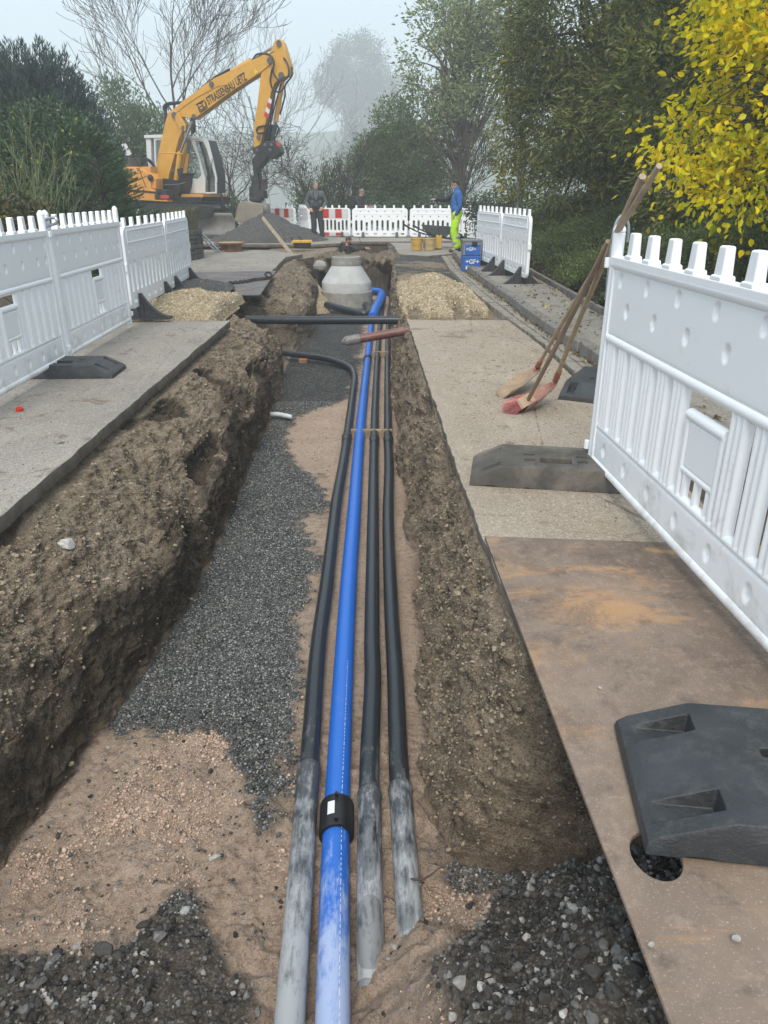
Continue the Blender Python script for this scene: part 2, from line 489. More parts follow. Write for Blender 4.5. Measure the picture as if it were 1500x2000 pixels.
def steel_material(name, base, dark, orange, pale):
    t = NT(name); v = t.coords('Position')
    nb = t.noise(v, 1.1, 8, .65, .6); nm = t.noise(t.coords('Position', (.55, 1.6, 1)), 1.5, 8, .62, 1.0); ns = t.noise(v, 160, 3, .6); nf = t.noise(v, 26, 6, .7)
    col = t.mix(t.ramp(nb, [(.36, 0.), (.62, 1.)]), base, dark)
    col = t.mix(t.ramp(nm, [(.535, 0.), (.62, .8)]), col, orange)
    col = t.mix(t.ramp(t.noise(v, 2.6, 9, .7, .8), [(.38, .7), (.48, 0.)]), col, dark)
    col = t.mix(t.ramp(nf, [(.5, 0.), (.72, .5)]), col, pale)
    col = t.mix(t.ramp(ns, [(.60, 0.), (.69, .6)]), col, (.50, .42, .34))
    col = t.mix(t.ramp(t.noise(v, 9, 5, .7), [(.33, .5), (.45, 0.)]), col, tuple(x * .5 for x in dark))
    scs = t.noise(t.coords('Position', (7, 1.2, 1)), 9, 5, .8, 1.2)
    col = t.mix(t.ramp(scs, [(.66, 0.), (.70, .45)]), col, pale)
    return t.fin(col, t.ramp(nb, [(.3, .38), (.7, .7)]), .0, t.bump(ns, .4, .002, t.bump(nf, .3, .004)), .45)
RUST = steel_material('rusty_steel', (.262, .192, .142), (.140, .102, .080), (.42, .235, .105), (.37, .285, .215))
STEELF = steel_material('bridging_steel', (.13, .12, .115), (.085, .08, .085), (.22, .13, .08), (.22, .2, .18))

# ---------------------------------------------------------------- trench: one dug surface
def xl_top(y):
    r = np.interp(y, [-1, 3.3, 9.2, 9.6, 10.4, 11.2, 12.2, 12.8, 15.9, 19.4, 20.0, 20.6, 26], [-1.87, -1.87, -1.88, -2.0, -2.1, -2.85, -2.85, -2.15, -2.25, -2.45, -2.2, -1.35, -1.35])
    return r
def xr_top(y):
    return np.interp(y, [-1, 1.65, 1.95, 2.2, 3.1, 9.4, 12, 20, 20.5, 26], [1.32, 1.32, 1.2, .50, .44, .27, .24, .25, .12, .12])
def floor_z(x, y):
    z = np.interp(y, [-1, 20.2, 21, 26], [-1.0, -1.0, -1.6, -1.6])
    z = np.broadcast_to(z, np.broadcast(x, y).shape).copy()
    h = .62 * sst(2.2, 1.15, y + .12 * np.sin(x * 5)) * sst(-.12, .30, x) + .12 * sst(.25, .7, x) * sst(2.2, 1.7, y)          # backfill rising to the right
    h2 = .11 * sst(2.1, 1.3, y) * sst(-.35, -.9, x)
    h3 = .16 * sst(-1.0, -1.5, x) * sst(2.6, 1.6, y)
    return z + h + h2
# rows denser near the lens
ys = []
yy = .55
while yy < 26.0: ys.append(yy); yy += max(.0105, .0033 * yy)
ys = np.array(ys)
def lin(a, b, n): return np.linspace(0, 1, n, endpoint=False)
segs = [26, 84, 62, 104, 92, 30]
def trench_point(y):
    """key points of the cross-section for every y (arrays)"""
    A = np.stack([np.full_like(y, -3.4), np.full_like(y, -.11)], 1)
    B = np.stack([xl_top(y), np.full_like(y, -.10)], 1)
    bl = np.interp(y, [-1, 2.2, 3.2, 4.3, 7, 8.2, 8.9, 9.5, 10.5, 12.3, 14, 17.5, 20, 20.5, 26], [-1.55, -1.5, -1.33, -1.22, -1.30, -1.30, -1.38, -1.35, -1.45, -1.5, -1.35, -1.5, -1.8, -1.3, -1.3])
    mz = np.interp(y, [-1, 2, 3.5, 5.5, 8, 10, 26], [-.62, -.60, -.56, -.5, -.42, -.5, -.5]) + .09 * np.sin(y * 2.3) + .05 * np.sin(y * 6.1)
    mx = bl - .05 + .05 * np.sin(y * 3.7) - .06 * sst(3.0, 1.5, y) - .95 * sst(10.5, 11.1, y) * sst(12.7, 12.2, y)
    C = np.stack([mx, mz], 1)
    D = np.stack([bl, floor_z(bl, y)], 1)
    br = np.interp(y, [-1, 1.7, 1.98, 2.14, 2.4, 9, 20, 26], [1.25, 1.2, .85, .31, .205, .14, .19, .12])
    E = np.stack([br, floor_z(br, y)], 1)
    F = np.stack([xr_top(y), np.full_like(y, -.045)], 1)
    Gp = np.stack([np.full_like(y, 1.5), np.full_like(y, -.06)], 1)
    return [A, B, C, D, E, F, Gp]
K = trench_point(ys)
cols = []; zone = []
for si, n in enumerate(segs):
    t = np.linspace(0, 1, n, endpoint=False)
    if si == 3: x = K[3][:, :1] + (K[4][:, :1] - K[3][:, :1]) * t; z = floor_z(x, ys[:, None]); c = np.stack([x, z], 2)
    elif si == 4:   # right wall: narrow foot groove, then a steep, slightly bellied face
        tt = t[None, :]
        x = K[4][:, :1] + (K[5][:, :1] - K[4][:, :1]) * (.10 * sst(0, .15, tt) + .9 * tt ** 1.15)
        z = K[4][:, 1:] + (K[5][:, 1:] - K[4][:, 1:]) * tt
        c = np.stack([x, z], 2)
    elif si == 1:   # left upper slope, convex
        tt = t[None, :]
        x = K[1][:, :1] + (K[2][:, :1] - K[1][:, :1]) * tt ** .9
        z = K[1][:, 1:] + (K[2][:, 1:] - K[1][:, 1:]) * (tt ** 1.15)
        c = np.stack([x, z], 2)
    else:
        c = K[si][:, None, :] * (1 - t)[None, :, None] + K[si + 1][:, None, :] * t[None, :, None]
    cols.append(c); zone += [si] * n
cols.append(K[6][:, None, :]); zone.append(5); zone = np.array(zone)
C2 = np.concatenate(cols, 1)
NR, NC = C2.shape[:2]
P = np.zeros((NR, NC, 3)); P[:, :, 0] = C2[:, :, 0]; P[:, :, 1] = ys[:, None]; P[:, :, 2] = C2[:, :, 1]
# tunnel end wall
endz = sst(25.0, 25.15, P[:, :, 1]); P[:, :, 2] = P[:, :, 2] * (1 - endz) + (-.06) * endz
Pf = P.reshape(-1, 3).copy(); Z = np.tile(zone, NR)
big = fbm(Pf, 1.1, 5, 3); med = fbm(Pf * [1, 1, .8], 4.5, 5, 9, .6); fin = fbm(Pf, 19, 4, 21, .65); cr = vn(Pf, 55, 40)
T_ = np.concatenate([np.linspace(0, 1, n, endpoint=False) for n in segs] + [[1.]]); T_ = np.tile(T_, NR)
wallm = np.isin(Z, [1, 2, 4]).astype(float)
edge = np.ones(len(Pf))
edge = np.where(Z == 1, sst(0, .12, T_), edge); edge = np.where(Z == 4, 1 - .75 * sst(.9, 1, T_), edge)
amp = np.where(Z == 1, 1.0, np.where(Z == 2, .75, np.where(Z == 4, 1.2, 0)))
rid = (1 - np.abs(vn(Pf, 7.5, 301))) ** 2 + .55 * (1 - np.abs(vn(Pf, 16, 302))) ** 2 + .3 * (1 - np.abs(vn(Pf, 34, 303))) ** 2 - .95
clod = np.maximum(0, vn(Pf, 12, 305) - .25) * 1.4 + np.maximum(0, vn(Pf, 26, 306) - .2) * .7
scr = vn(Pf * [1, 1, .22], 13, 311) * (Z == 2)
lip = np.exp(-(T_ / .07) ** 2) * (Z == 1)
gou = np.maximum(0, vn(Pf * [1, 1, 1.3], 2.6, 77) - .30)                     # bites out of the face
disp = (big * .08 + med * .07 + fin * .034 + cr * .010 - gou * .24 + rid * .022 + clod * .035 + scr * .022) * amp * edge - lip * .035
sgn = np.where(Z == 4, -1.0, 1.0)
Pf[:, 0] += np.where(wallm > 0, sgn * disp * .85, 0)
Pf[:, 2] += np.where(Z == 1, disp * .7, 0) + np.where(Z == 4, disp * .35, 0) + np.where(Z == 2, disp * .15, 0)
Pf[:, 1] += np.where(wallm > 0, (fbm(Pf, 8, 3, 55)) * .03 * edge, 0)
# floor relief
fl = (Z == 3)
near = sst(3.6, 2.4, Pf[:, 1])
frel = big * .035 + med * (.012 + .06 * near) + fin * (.008 + .045 * near) + clod * .025 * near + cr * (.002 + .006 * near)
Pf[:, 2] += np.where(fl, frel * np.clip(np.minimum(T_, 1 - T_) * 20, .3, 1), 0)
sh = (Z == 0) | (Z == 5)
Pf[:, 2] += np.where(sh, (med * .03 + fin * .012) * sst(9.3, 9.8, Pf[:, 1]), 0)
# far shoulders drop a little where the road is dug off
# masks
x, y_, z = Pf[:, 0], Pf[:, 1], Pf[:, 2]
nx = fbm(Pf * [1, 1, 0], 1.6, 5, 101, .6) * .30 + fbm(Pf * [1, 1, 0], 11, 4, 103, .7) * .20
xg = np.interp(y_, [0, 2.0, 2.6, 3.2, 5, 6.6, 7.2, 8.0, 9.0, 9.6, 12, 17, 30], [-.75, -.62, -.48, -.48, -.58, -.62, -.95, -1.15, -.75, -.45, -.38, -.36, -.36])
gravel = sst(.10, -.10, x - xg + nx * .85)
sandhead = sst(-.10, .10, (2.95 - .75 * sst(-.95, -.35, x)) - y_ + nx * .9)
gravel = gravel * (1 - sandhead)
nearg = sst(-.05, .05, (1.70 + .30 * np.exp(-((x + .74) / .17) ** 2) + .06 * sst(-.9, -1.3, x) - y_) + nx * .55) * sst(-.38, -.46, x)
nearg = np.maximum(nearg, sst(-.05, .05, (1.62 + .46 * sst(.15, .55, x)) - y_ + nx * .4) * sst(.12, .26, x + (y_ - 1.3) * .1))
patch = sst(.28, .40, fbm(Pf * [1, 1, 0], 2.1, 4, 222, .6)) * sandhead * .8
gravel = np.maximum(gravel, np.maximum(nearg * .78, patch * .6))
gravel = np.where(y_ > 19.8, 0, gravel); pit = sst(19.6, 19.9, y_)
sandm = np.where(fl, (1 - gravel) * (1 - pit), 0.)
gravm = np.where(fl, gravel, 0.)
Pf[:, 2] += np.where(fl, .014 * gravel + .02 * nearg, 0)
gravm = np.where((Z == 5) & (y_ > 14.2), sst(.1, .3, fbm(Pf, 1.3, 4, 8) + .35), gravm)
clay_shade = np.where(Z == 2, .95 * sst(.0, .12, T_ + med * .3), 0.) + np.where(Z == 1, sst(.72, 1.0, T_ + med * .5) * .8, 0.)  # clay tone plus shade of the lower left wall, put into the colour
clay_shade = np.where(Z == 4, np.maximum(sst(.16, .04, T_) * .9, sst(.1, .35, med + .15 * big) * .45), clay_shade)
clay_shade = np.where(Z == 1, np.maximum(clay_shade, sst(.30, .55, gou * 3)), clay_shade)
clay_shade = np.where((Z == 2) & (y_ > 9), clay_shade * .55, clay_shade)
footsand = np.where(Z == 4, sst(.14, .02, T_ + nx * .3) * .5, 0) + np.where(Z == 2, sst(.82, 1.0, T_ + nx * .5) * .5, 0)
clay_shade = np.maximum(clay_shade, pit * (Z != 0) * (Z != 5))  # pit blackened all over: its shade is painted into walls and floor
mask = np.stack([np.clip(sandm + footsand, 0, 1), np.clip(gravm, 0, 1), np.clip(clay_shade, 0, 1), np.ones(len(Pf))], 1)
ii = np.arange((NR - 1) * NC).reshape(NR - 1, NC)[:, :-1].ravel()
Fq = np.stack([ii, ii + 1, ii + NC + 1, ii + NC], 1)
tr = link('trench', raw_mesh('trench', Pf, Fq, [EARTH], True, [('mask', 'FLOAT_COLOR', mask)]))
tag(tr, kind='structure')
FL = dict(P=Pf, Z=Z, g=gravm, near=near, NR=NR, NC=NC)

def surf_samples(sel, n, seed):
    """random points on trench vertices chosen by weight, jittered"""
    rng = np.random.default_rng(seed)
    Q = Pf.reshape(NR, NC, 3)
    # vertex area weight
    dy = np.gradient(ys)[:, None] * np.ones((1, NC))
    dx = np.linalg.norm(np.gradient(Q, axis=1), axis=2)
    w = (dy * dx).ravel() * sel; w /= w.sum()
    idx = rng.choice(len(Pf), n, p=w)
    S = Pf[idx].copy(); S[:, 0] += rng.uniform(-.008, .008, n); S[:, 1] += rng.uniform(-.012, .012, n)
    return S, idx, rng

# ---------------------------------------------------------------- loose stones lying in the trench
def stone_mat(name, ramp, rough=.9):
    t = NT(name); v = t.coords('Position'); f = t.attr('rnd', 'Fac')
    col = t.ramp(f, ramp); n = t.noise(v, 90, 5, .7)
    col = t.mix(1.0, col, t.ramp(n, [(.3, .6), (.7, 1.25)]), 'MULTIPLY')
    return t.fin(col, rough, 0, t.bump(n, .5, .004), .3)
SM_fine = stone_mat('fine_gravel', [(0, (.030, .032, .031)), (.5, (.088, .091, .089)), (.85, (.18, .18, .175)), (1, (.42, .40, .38))])
SM_coarse = stone_mat('coarse_gravel', [(0, (.03, .028, .026)), (.5, (.075, .071, .066)), (.85, (.20, .195, .185)), (1, (.46, .44, .41))])
SM_clod = stone_mat('soil_clods', [(0, (.13, .10, .07)), (.6, (.31, .245, .175)), (.985, (.36, .29, .21)), (1, (.44, .38, .30))])
SM_sand = stone_mat('sand_clods', [(0, (.44, .315, .235)), (.6, (.54, .395, .30)), (1, (.62, .465, .36))])
midg = (Z == 3) * (gravm > .45) * (y_ > 1.9) * (y_ < 9.2)
S, idx, rng = surf_samples((midg + .010 * (Z == 3) * (gravm <= .45) * (x < -.4) * (y_ > 1.7) * (y_ < 9)) * (1 / np.maximum(y_, 2.2)) ** 1.2, 62000, 5)
o = link('gravel', stones_mesh('gravel', S, rng.uniform(.0035, .0098, len(S)) * (1 + .10 * S[:, 1] / 3), SM_fine, 0, 3)); tag(o, kind='stuff')
ng = (Z == 3) * np.clip(nearg - .15, 0, 1) * (y_ < 2.2) * (.35 + sst(-.35, .25, fbm(Pf, 5, 3, 411)))
S, idx, rng = surf_samples(ng * (1 + 0 * y_), 11500, 6)
sz = np.clip(rng.lognormal(-4.95, .52, len(S)), .003, .028); S[:, 2] += sz * .35
o = link('coarse_gravel', stones_mesh('coarse_gravel', S, sz, SM_coarse, 2, 9, rough=.3, smooth=False)); tag(o, kind='stuff')
ns = (Z == 3) * (gravm < .5) * (y_ < 3.2) * (x < -.35) + (Z == 3) * (gravm < .5) * (y_ < 2.1) * (x > .0)
S, idx, rng = surf_samples(ns * np.clip(fbm(Pf, 4, 3, 511) + .12, 0, 1) ** 1.3, 8000, 7)
o = link('sand_crumbs', stones_mesh('sand_crumbs', S, np.clip(rng.lognormal(-5.5, .45, len(S)), .0015, .014), SM_sand, 1, 12, rough=.4, smooth=True)); tag(o, kind='stuff')
S, idx, rng = surf_samples(ns * 1.0, 260, 8)
o = link('scattered_pebbles', stones_mesh('scattered_pebbles', S, np.clip(rng.lognormal(-4.7, .4, len(S)), .004, .02), SM_coarse, 2, 13)); tag(o, kind='stuff')
ws = (np.isin(Z, [1, 4]) * 1.0 + (Z == 2) * .25) * (y_ < 9.3) * edge * (1 / np.maximum(y_, 2.5)) * (1 - .85 * clay_shade)
S, idx, rng = surf_samples(ws, 26000, 9)
o = link('soil_crumbs', stones_mesh('soil_crumbs', S, np.clip(rng.lognormal(-5.1, .5, len(S)), .002, .020), SM_clod, 1, 14, rough=.4, smooth=False)); tag(o, kind='stuff')
ws = (np.isin(Z, [1, 4]) * 1.0) * (y_ > 9) * (y_ < 20)
S, idx, rng = surf_samples(ws, 5000, 19)
o = link('far_soil_crumbs', stones_mesh('far_soil_crumbs', S, np.clip(rng.lognormal(-4.3, .5, len(S)), .006, .045), SM_clod, 1, 15, rough=.3)); tag(o, kind='stuff')

# ---------------------------------------------------------------- ground sheet with the dig cut out, falling to a valley and rising to a far slope
def ground_z(x, y):
    x = np.asarray(x, float); y = np.asarray(y, float)
    z = np.full(np.broadcast(x, y).shape, -.13)
    z = z - .03 * sst(26, 27, y)
    z = z - 9 * sst(31, 75, y)
    z = z - 12 * sst(75, 200, y) + 52 * sst(230, 400, y + .12 * x) + 3 * np.sin(x * .03) * sst(200, 300, y)
    z = z + .55 * sst(3.2, 7, x) * sst(-2, 2, y) * (1 - sst(24, 30, y))     # bank on the right
    return z
gx = np.unique(np.concatenate([np.linspace(-215, -20, 30), np.linspace(-20, -3.4, 40), [-3.4, 1.5], np.linspace(1.5, 20, 50), np.linspace(20, 215, 30)]))
gy = np.unique(np.concatenate([np.linspace(-40, .55, 14), np.linspace(.55, 26, 60), np.linspace(26, 60, 40), np.linspace(60, 440, 50)]))
GX, GY = np.meshgrid(gx, gy)
GZ = ground_z(GX, GY)
GP = np.stack([GX, GY, GZ], 2).reshape(-1, 3)
GP[:, 2] += fbm(GP, .9, 4, 3) * .03 + fbm(GP, .03, 3, 3) * 1.5 * sst(60, 120, GP[:, 1])
cxs = (gx[:-1] + gx[1:]) / 2; cys = (gy[:-1] + gy[1:]) / 2
keep = ~((cys[:, None] > .55) & (cys[:, None] < 26) & (cxs[None] > -3.4) & (cxs[None] < 1.5))
gi = (np.arange(len(gy) - 1)[:, None] * len(gx) + np.arange(len(gx) - 1)[None])[keep]
Fg = np.stack([gi, gi + 1, gi + len(gx) + 1, gi + len(gx)], 1)
def ground_material():
    t = NT('ground_soil_grass'); v = t.coords('Position')
    n = t.noise(v, .35, 6, .6); n2 = t.noise(v, 14, 6, .7)
    soil = t.mix(t.ramp(n2, [(.35, 0.), (.65, 1.)]), (.06, .048, .035), (.13, .10, .07))
    grass = t.mix(t.ramp(n2, [(.35, 0.), (.65, 1.)]), (.03, .045, .015), (.075, .095, .03))
    yv = t.sep(v)[1]
    far = t.math('MULTIPLY_ADD', yv, .12, -3.1, clamp=True)
    gm = t.math('MAXIMUM', far, t.ramp(n, [(.55, 0.), (.7, .7)]))
    col = t.mix(gm, soil, grass)
    return t.fin(col, .95, 0, t.bump(n2, .6, .03), .2)
tag(link('ground', raw_mesh('ground', GP, Fg, [ground_material()], True)), kind='structure')

# ---------------------------------------------------------------- road slabs left and right of the trench
def jag(pts, amp, step, seed):
    rng = random.Random(seed); out = []
    for a, b in zip(pts, pts[1:]):
        a, b = Vector(a), Vector(b); n = max(1, int((b - a).length / step)); d = (b - a); nn = Vector((-d.y, d.x)).normalized()
        k = 0
        for i in range(n):
            if i: k = .6 * k + rng.uniform(-amp, amp)
            out.append(tuple(a + d * i / n + nn * k))
    out.append(tuple(pts[-1])); return out
def slab(name, outer, z, th, top, side, kind='structure', hole=None, bevel=0.004):
    me = curve_mesh([outer] + (hole or []), th, bevel)
    me.transform(Matrix.Translation((0, 0, z - th / 2)))
    me.materials.clear(); me.materials.append(top); me.materials.append(side)
    mi = [0 if abs(p.normal.z) > .6 else 1 for p in me.polygons]
    me.polygons.foreach_set('material_index', mi); me.name = name
    o = link(name, me)
    if kind: tag(o, kind=kind)
    return o
left_out = jag([(-1.87, -1), (-1.87, 3.3), (-1.90, 9.35)], .006, .07, 1) + jag([(-1.90, 9.35), (-3.2, 9.30), (-6.2, 9.4)], .012, .07, 2) + [(-6.2, -1)]
slab('road', left_out, 0, .08, ROADL, CUT)
right_out = [(1.62, -1), (1.62, 7.7), (1.53, 9.36)] + jag([(1.53, 9.36), (.29, 9.40)], .01, .06, 3) + jag([(.29, 9.40), (.36, 6.2), (.445, 3.2), (.50, 2.25), (.75, 2.15), (1.3, 2.0)], .005, .05, 4) + [(1.35, -1)]
slab('road', right_out, 0, .055, ROADR, CUT)
# far road beyond the pit and the left strip behind the bridging plate
slab('road', jag([(-1.35, 25.1), (.4, 25.1)], .02, .1, 5) + [(2.6, 25.3), (2.2, 28.6), (-7, 29.2), (-7, 24.0), (-2.2, 23.6), (-1.35, 24.2)], .02, .09, ROADL, CUT)
slab('road', jag([(-2.28, 15.9), (-2.42, 19.4), (-2.1, 20.2)], .02, .12, 6) + jag([(-2.1, 20.2), (-3.2, 21.6), (-4.9, 21.8)], .04, .15, 7) + [(-6.8, 21.6), (-6.0, 15.2), (-3.4, 13.6), (-2.25, 15.6)], -.012, .11, ROADL, CUT)
slab('road', jag([(.30, 20.3), (.35, 21.5), (.2, 24.9)], .03, .15, 8) + [(2.3, 25), (1.9, 20.5)] + jag([(1.9, 20.5), (1.1, 19.6), (.30, 20.3)], .03, .12, 9), -.01, .08, ROADL, CUT)
# narrow left-over crust of soil and asphalt between the two pits
bp = []
rngb = random.Random(5)
nxs = 90; sec = 9
vs = []
for i in range(nxs):
    xx = -1.75 + 2.15 * i / (nxs - 1)
    cy = 20.0 + .12 * math.sin(xx * 4); hy = .62 + .06 * math.sin(xx * 7); hz = .12 + .05 * math.sin(xx * 9 + 1)
    for k in range(28):
        a = 2 * PI * k / 28
        q = (xx, cy + hy * math.cos(a), -.10 + hz * max(-1, min(1, 1.7 * math.sin(a))) * (.8 if math.sin(a) > 0 else 1.9)); vs.append(q)
vs = np.array(vs); dn = fbm(vs, 3.5, 5, 61, .6); vs[:, 1] += dn * .40; vs[:, 2] += fbm(vs, 6, 4, 62, .65) * .16
fs = []
for i in range(nxs - 1):
    for k in range(28): fs.append((i * 28 + k, (i + 1) * 28 + k, (i + 1) * 28 + (k + 1) % 28, i * 28 + (k + 1) % 28))
vs = vs.astype(float)
o = link('soil_bridge', raw_mesh('soil_bridge', vs, fs, [EARTH], True, [('mask', 'FLOAT_COLOR', np.tile([0, 0, .35, 1], (len(vs), 1)))])); tag(o, kind='structure')

# ---------------------------------------------------------------- gutter setts, granite kerb, pavement
GRAN = pm('granite', (.21, .20, .185), .85, var=.35, scale=9, bump=.5, bs=60, dirt=(.115, .085, .055), dirt_amt=.6, kind='Object', dscale=4)
SETT = pm('gutter_setts', (.27, .245, .205), .88, var=.4, scale=5, bump=.5, bs=70, dirt=(.14, .105, .07), dirt_amt=.55, kind='Object', dscale=4)
gl = [(1.66, 4.5), (1.66, 7.68), (1.55, 9.38), (1.49, 10.5), (1.40, 12.35), (1.34, 15.9), (1.42, 19.5)]
gr = [(1.93, 4.5), (1.90, 6.88), (1.81, 8.28), (1.77, 9.51), (1.75, 10.86), (1.70, 12.35), (1.62, 15.9), (1.70, 19.5)]
def ip(tab, y): return float(np.interp(y, [p[1] for p in tab], [p[0] for p in tab]))
m = MB(); yv = 4.5; rk = random.Random(3)
while yv < 19.3:
    L = rk.uniform(.15, .21)
    a, b = ip(gl, yv), ip(gr, yv)
    for q in range(2):
        w = (b - a) / 2 - .012; cx = a + (b - a) * (.25 + .5 * q)
        rot = Matrix.Rotation(rk.uniform(-.03, .03), 4, 'Z') @ Matrix.Rotation(rk.uniform(-.03, .03), 4, 'X')
        m.box((cx + .004 + rk.uniform(-.004, .004), yv + L / 2 + (.05 if q else 0), -.05 + rk.uniform(-.005, .005)), (w, L - .014, .12), rot)
    yv += L
tag(m.build('gutter', SETT, bevel=.012), kind='structure')
m = MB(); yv = 4.4
while yv < 19.4:
    L = rk.uniform(.75, 1.05); a = ip(gr, yv + L / 2); sl_ = (ip(gr, yv + L) - ip(gr, yv)) / L
    m.box((a + .085, yv + L / 2, .02 + rk.uniform(-.006, .006)), (.15, L - .02, .20), Matrix.Rotation(-math.atan(sl_), 4, 'Z') @ Matrix.Rotation(rk.uniform(-.012, .012), 4, 'Y'), tx=.86)
    yv += L
tag(m.build('kerb', GRAN, bevel=.02), kind='structure')
PAVE = road_material('pavement_gravelly', (.20, .18, .15), (.10, .08, .055), (.26, .24, .205))
pave = [(ip(gr, v) + .15, v) for v in np.linspace(1.0, 19.5, 30)] + [(2.75, 19.5), (2.62, 13.5), (2.60, 9.4), (2.75, 6), (2.8, 1.0)]
slab('pavement', pave, .10, .16, PAVE, CUT, bevel=0)
m = MB()
for v in np.arange(1.0, 19.4, 1.0):
    xe = float(np.interp(v + .5, [1, 6, 9.4, 13.5, 19.5], [2.84, 2.80, 2.66, 2.68, 2.81])); m.box((xe, v + .5, .08), (.06, .985, .17))
tag(m.build('edging', GRAN, bevel=.008), kind='structure')
# dirt and leaf litter along kerb
Pl = []
rng = np.random.default_rng(4)
for q in range(3600):
    v = rng.uniform(4, 19); band = rng.random()
    xx = (ip(gr, v) + rng.normal(0, .03) - .01) if band < .25 else (rng.uniform(2.5, 3.6) if band < .85 else rng.uniform(2.0, 2.6))
    Pl.append((xx, v, (.01 if xx < ip(gr, v) + .03 else (.115 if xx < 2.8 else .13)) + rng.random() * .02))
Pl = np.array(Pl); D = rng.normal(size=Pl.shape); D[:, 2] *= .25
LITTER = leaf_mat('leaf_litter', [(0, (.045, .03, .018)), (.5, (.11, .075, .04)), (.9, (.2, .14, .06)), (1, (.55, .42, .05))], .8, .1)
tag(link('leaf_litter', leaves_mesh('leaf_litter', Pl, D, rng.uniform(.02, .05, len(Pl)), rng.uniform(.012, .03, len(Pl)), LITTER, 3)), kind='stuff')
# grit and mud crumbs on the slabs
Pl = []
for q in range(4200):
    if q % 2: Pl.append((rng.uniform(-4.5, -1.95), rng.uniform(2.2, 9.2), .002))
    else: Pl.append((rng.uniform(.5, 1.6), rng.uniform(3.2, 9.2), .002))
Pl = np.array(Pl)
tag(link('mud_flakes', stones_mesh('mud_flakes', np.array([((rng.uniform(-4.5, -2.0) if q % 2 else rng.uniform(.55, 1.6)), rng.uniform(2.4, 9.2), .001) for q in range(150)]), np.clip(rng.lognormal(-4.0, .5, 150), .008, .045), SM_clod, 2, 37, flat=.14, rough=.5)), kind='stuff')
tag(link('road_grit', stones_mesh('road_grit', Pl, np.clip(rng.lognormal(-5.6, .5, len(Pl)), .0015, .012), SM_clod, 1, 31)), kind='stuff')

# ================================================================ THINGS IN AND AROUND THE TRENCH
def pipe_material(name, base, chalk, y0, y1, gloss=.38):
    """plastic pipe, chalky with dried cement where it nears the covered end"""
    t = NT(name); v = t.coords('Position')
    n = t.noise(t.coords('Position', (1, .22, 1)), 30, 9, .78, .25); n2 = t.noise(v, 60, 5, .7)
    yv = t.sep(v)[1]
    f = t.math('MULTIPLY_ADD', yv, -1 / (y1 - y0), y1 / (y1 - y0), clamp=True)        # 1 near, 0 far
    th = t.math('MULTIPLY_ADD', f, .36, t.math('MULTIPLY_ADD', t.noise(v, 9, 5, .7), .35, t.math('MULTIPLY', n, .75)))
    m = t.ramp(th, [(.66, 0.), (.84, .85)])
    sp = t.ramp(n2, [(.62, 0.), (.72, .55)])
    m = t.math('MAXIMUM', m, t.math('MULTIPLY', sp, t.math('MULTIPLY_ADD', f, .9, .28)))
    col = t.mix(m, base, chalk)
    col = t.mix(t.ramp(t.noise(v, 7, 6, .7), [(.64, 0.), (.72, .6)]), col, (.30, .20, .14))
    return t.fin(col, t.math('MULTIPLY_ADD', m, .35, gloss), 0, t.bump(n2, .25, .002), .5)
PBLACK = pipe_material('dark_conduit', (.021, .026, .031), (.26, .27, .28), 1.5, 3.1, .30)
PGREY = pipe_material('grey_conduit', (.060, .067, .074), (.42, .435, .45), 1.35, 3.1, .42)
PBLUE = pipe_material('blue_pipe_wall', (.018, .135, .54), (.42, .50, .68), 1.35, 2.35, .34)
PRED = pm('brown_sewer_plastic', (.15, .058, .042), .42, var=.2, scale=8, dirt=(.24, .17, .13), dirt_amt=.45, dscale=7)
BLACK = pm('black_plastic', (.012, .012, .013), .4, var=.2, dirt=(.1, .09, .08), dirt_amt=.25)
WHITEL = pm('white_label', (.75, .75, .73), .5, var=.05, bump=0)
WOOD = pm('rough_timber', (.33, .24, .15), .8, var=.35, scale=12, bump=.3, bs=40, dirt=(.2, .15, .11), dirt_amt=.4)
PZ = -.945
def pipe_run(name, label, pts, r, mat, sub=8, group=None, sockets=(), smat=None, parent_extra=None):
    m = MB(); m.tube(pts, r, 24, sub=sub)
    o = m.build(name, mat, ang=60); tag(o, label, 'pipe', group)
    return o
def on(pts, y):
    for a, b in zip(pts, pts[1:]):
        if a[1] <= y <= b[1]:
            t = (y - a[1]) / (b[1] - a[1]); return Vector(a).lerp(Vector(b), t), (Vector(b) - Vector(a)).normalized()
    return Vector(pts[0]), Vector((0, 1, 0))
def socket(o, name, pts, y, r, L, mat, lip=True, down=True):
    """widened bell of the joint: starts at y and runs towards the camera"""
    c, d = on(pts, y); M = Matrix.Translation(c) @ rot2((0, 0, 0), d) @ Matrix.Rotation(R(90), 4, 'X')
    m = MB()
    m.lathe([(r * .98, -.035), (r * 1.12, -.033), (r * 1.17, -.026), (r * 1.17, .0), (r * 1.10, .004), (r * 1.10, L), (r * 1.075, L + .03), (r * .98, L + .03)], 28, 0, M)
    return m.build(name, mat, o, 40)
c1 = [(-.275, 1.0, PZ + .012), (-.30, 1.6, PZ + .01), (-.345, 2.76, PZ), (-.378, 3.6, PZ), (-.383, 4.4, PZ), (-.402, 5.8, PZ), (-.394, 7, PZ), (-.405, 9.6, PZ), (-.42, 10.4, PZ + .01), (-.52, 10.95, PZ + .02), (-.85, 11.35, PZ + .05), (-1.25, 11.6, PZ + .06), (-1.75, 11.8, PZ + .08)]
c2 = [(-.13, 1.0, PZ + .02), (-.165, 1.6, PZ + .02), (-.20, 2.43, PZ), (-.232, 4.06, PZ), (-.244, 5.5, PZ), (-.262, 8, PZ), (-.255, 12, PZ), (-.245, 15.2, PZ + .02), (-.20, 16.3, PZ + .05)]
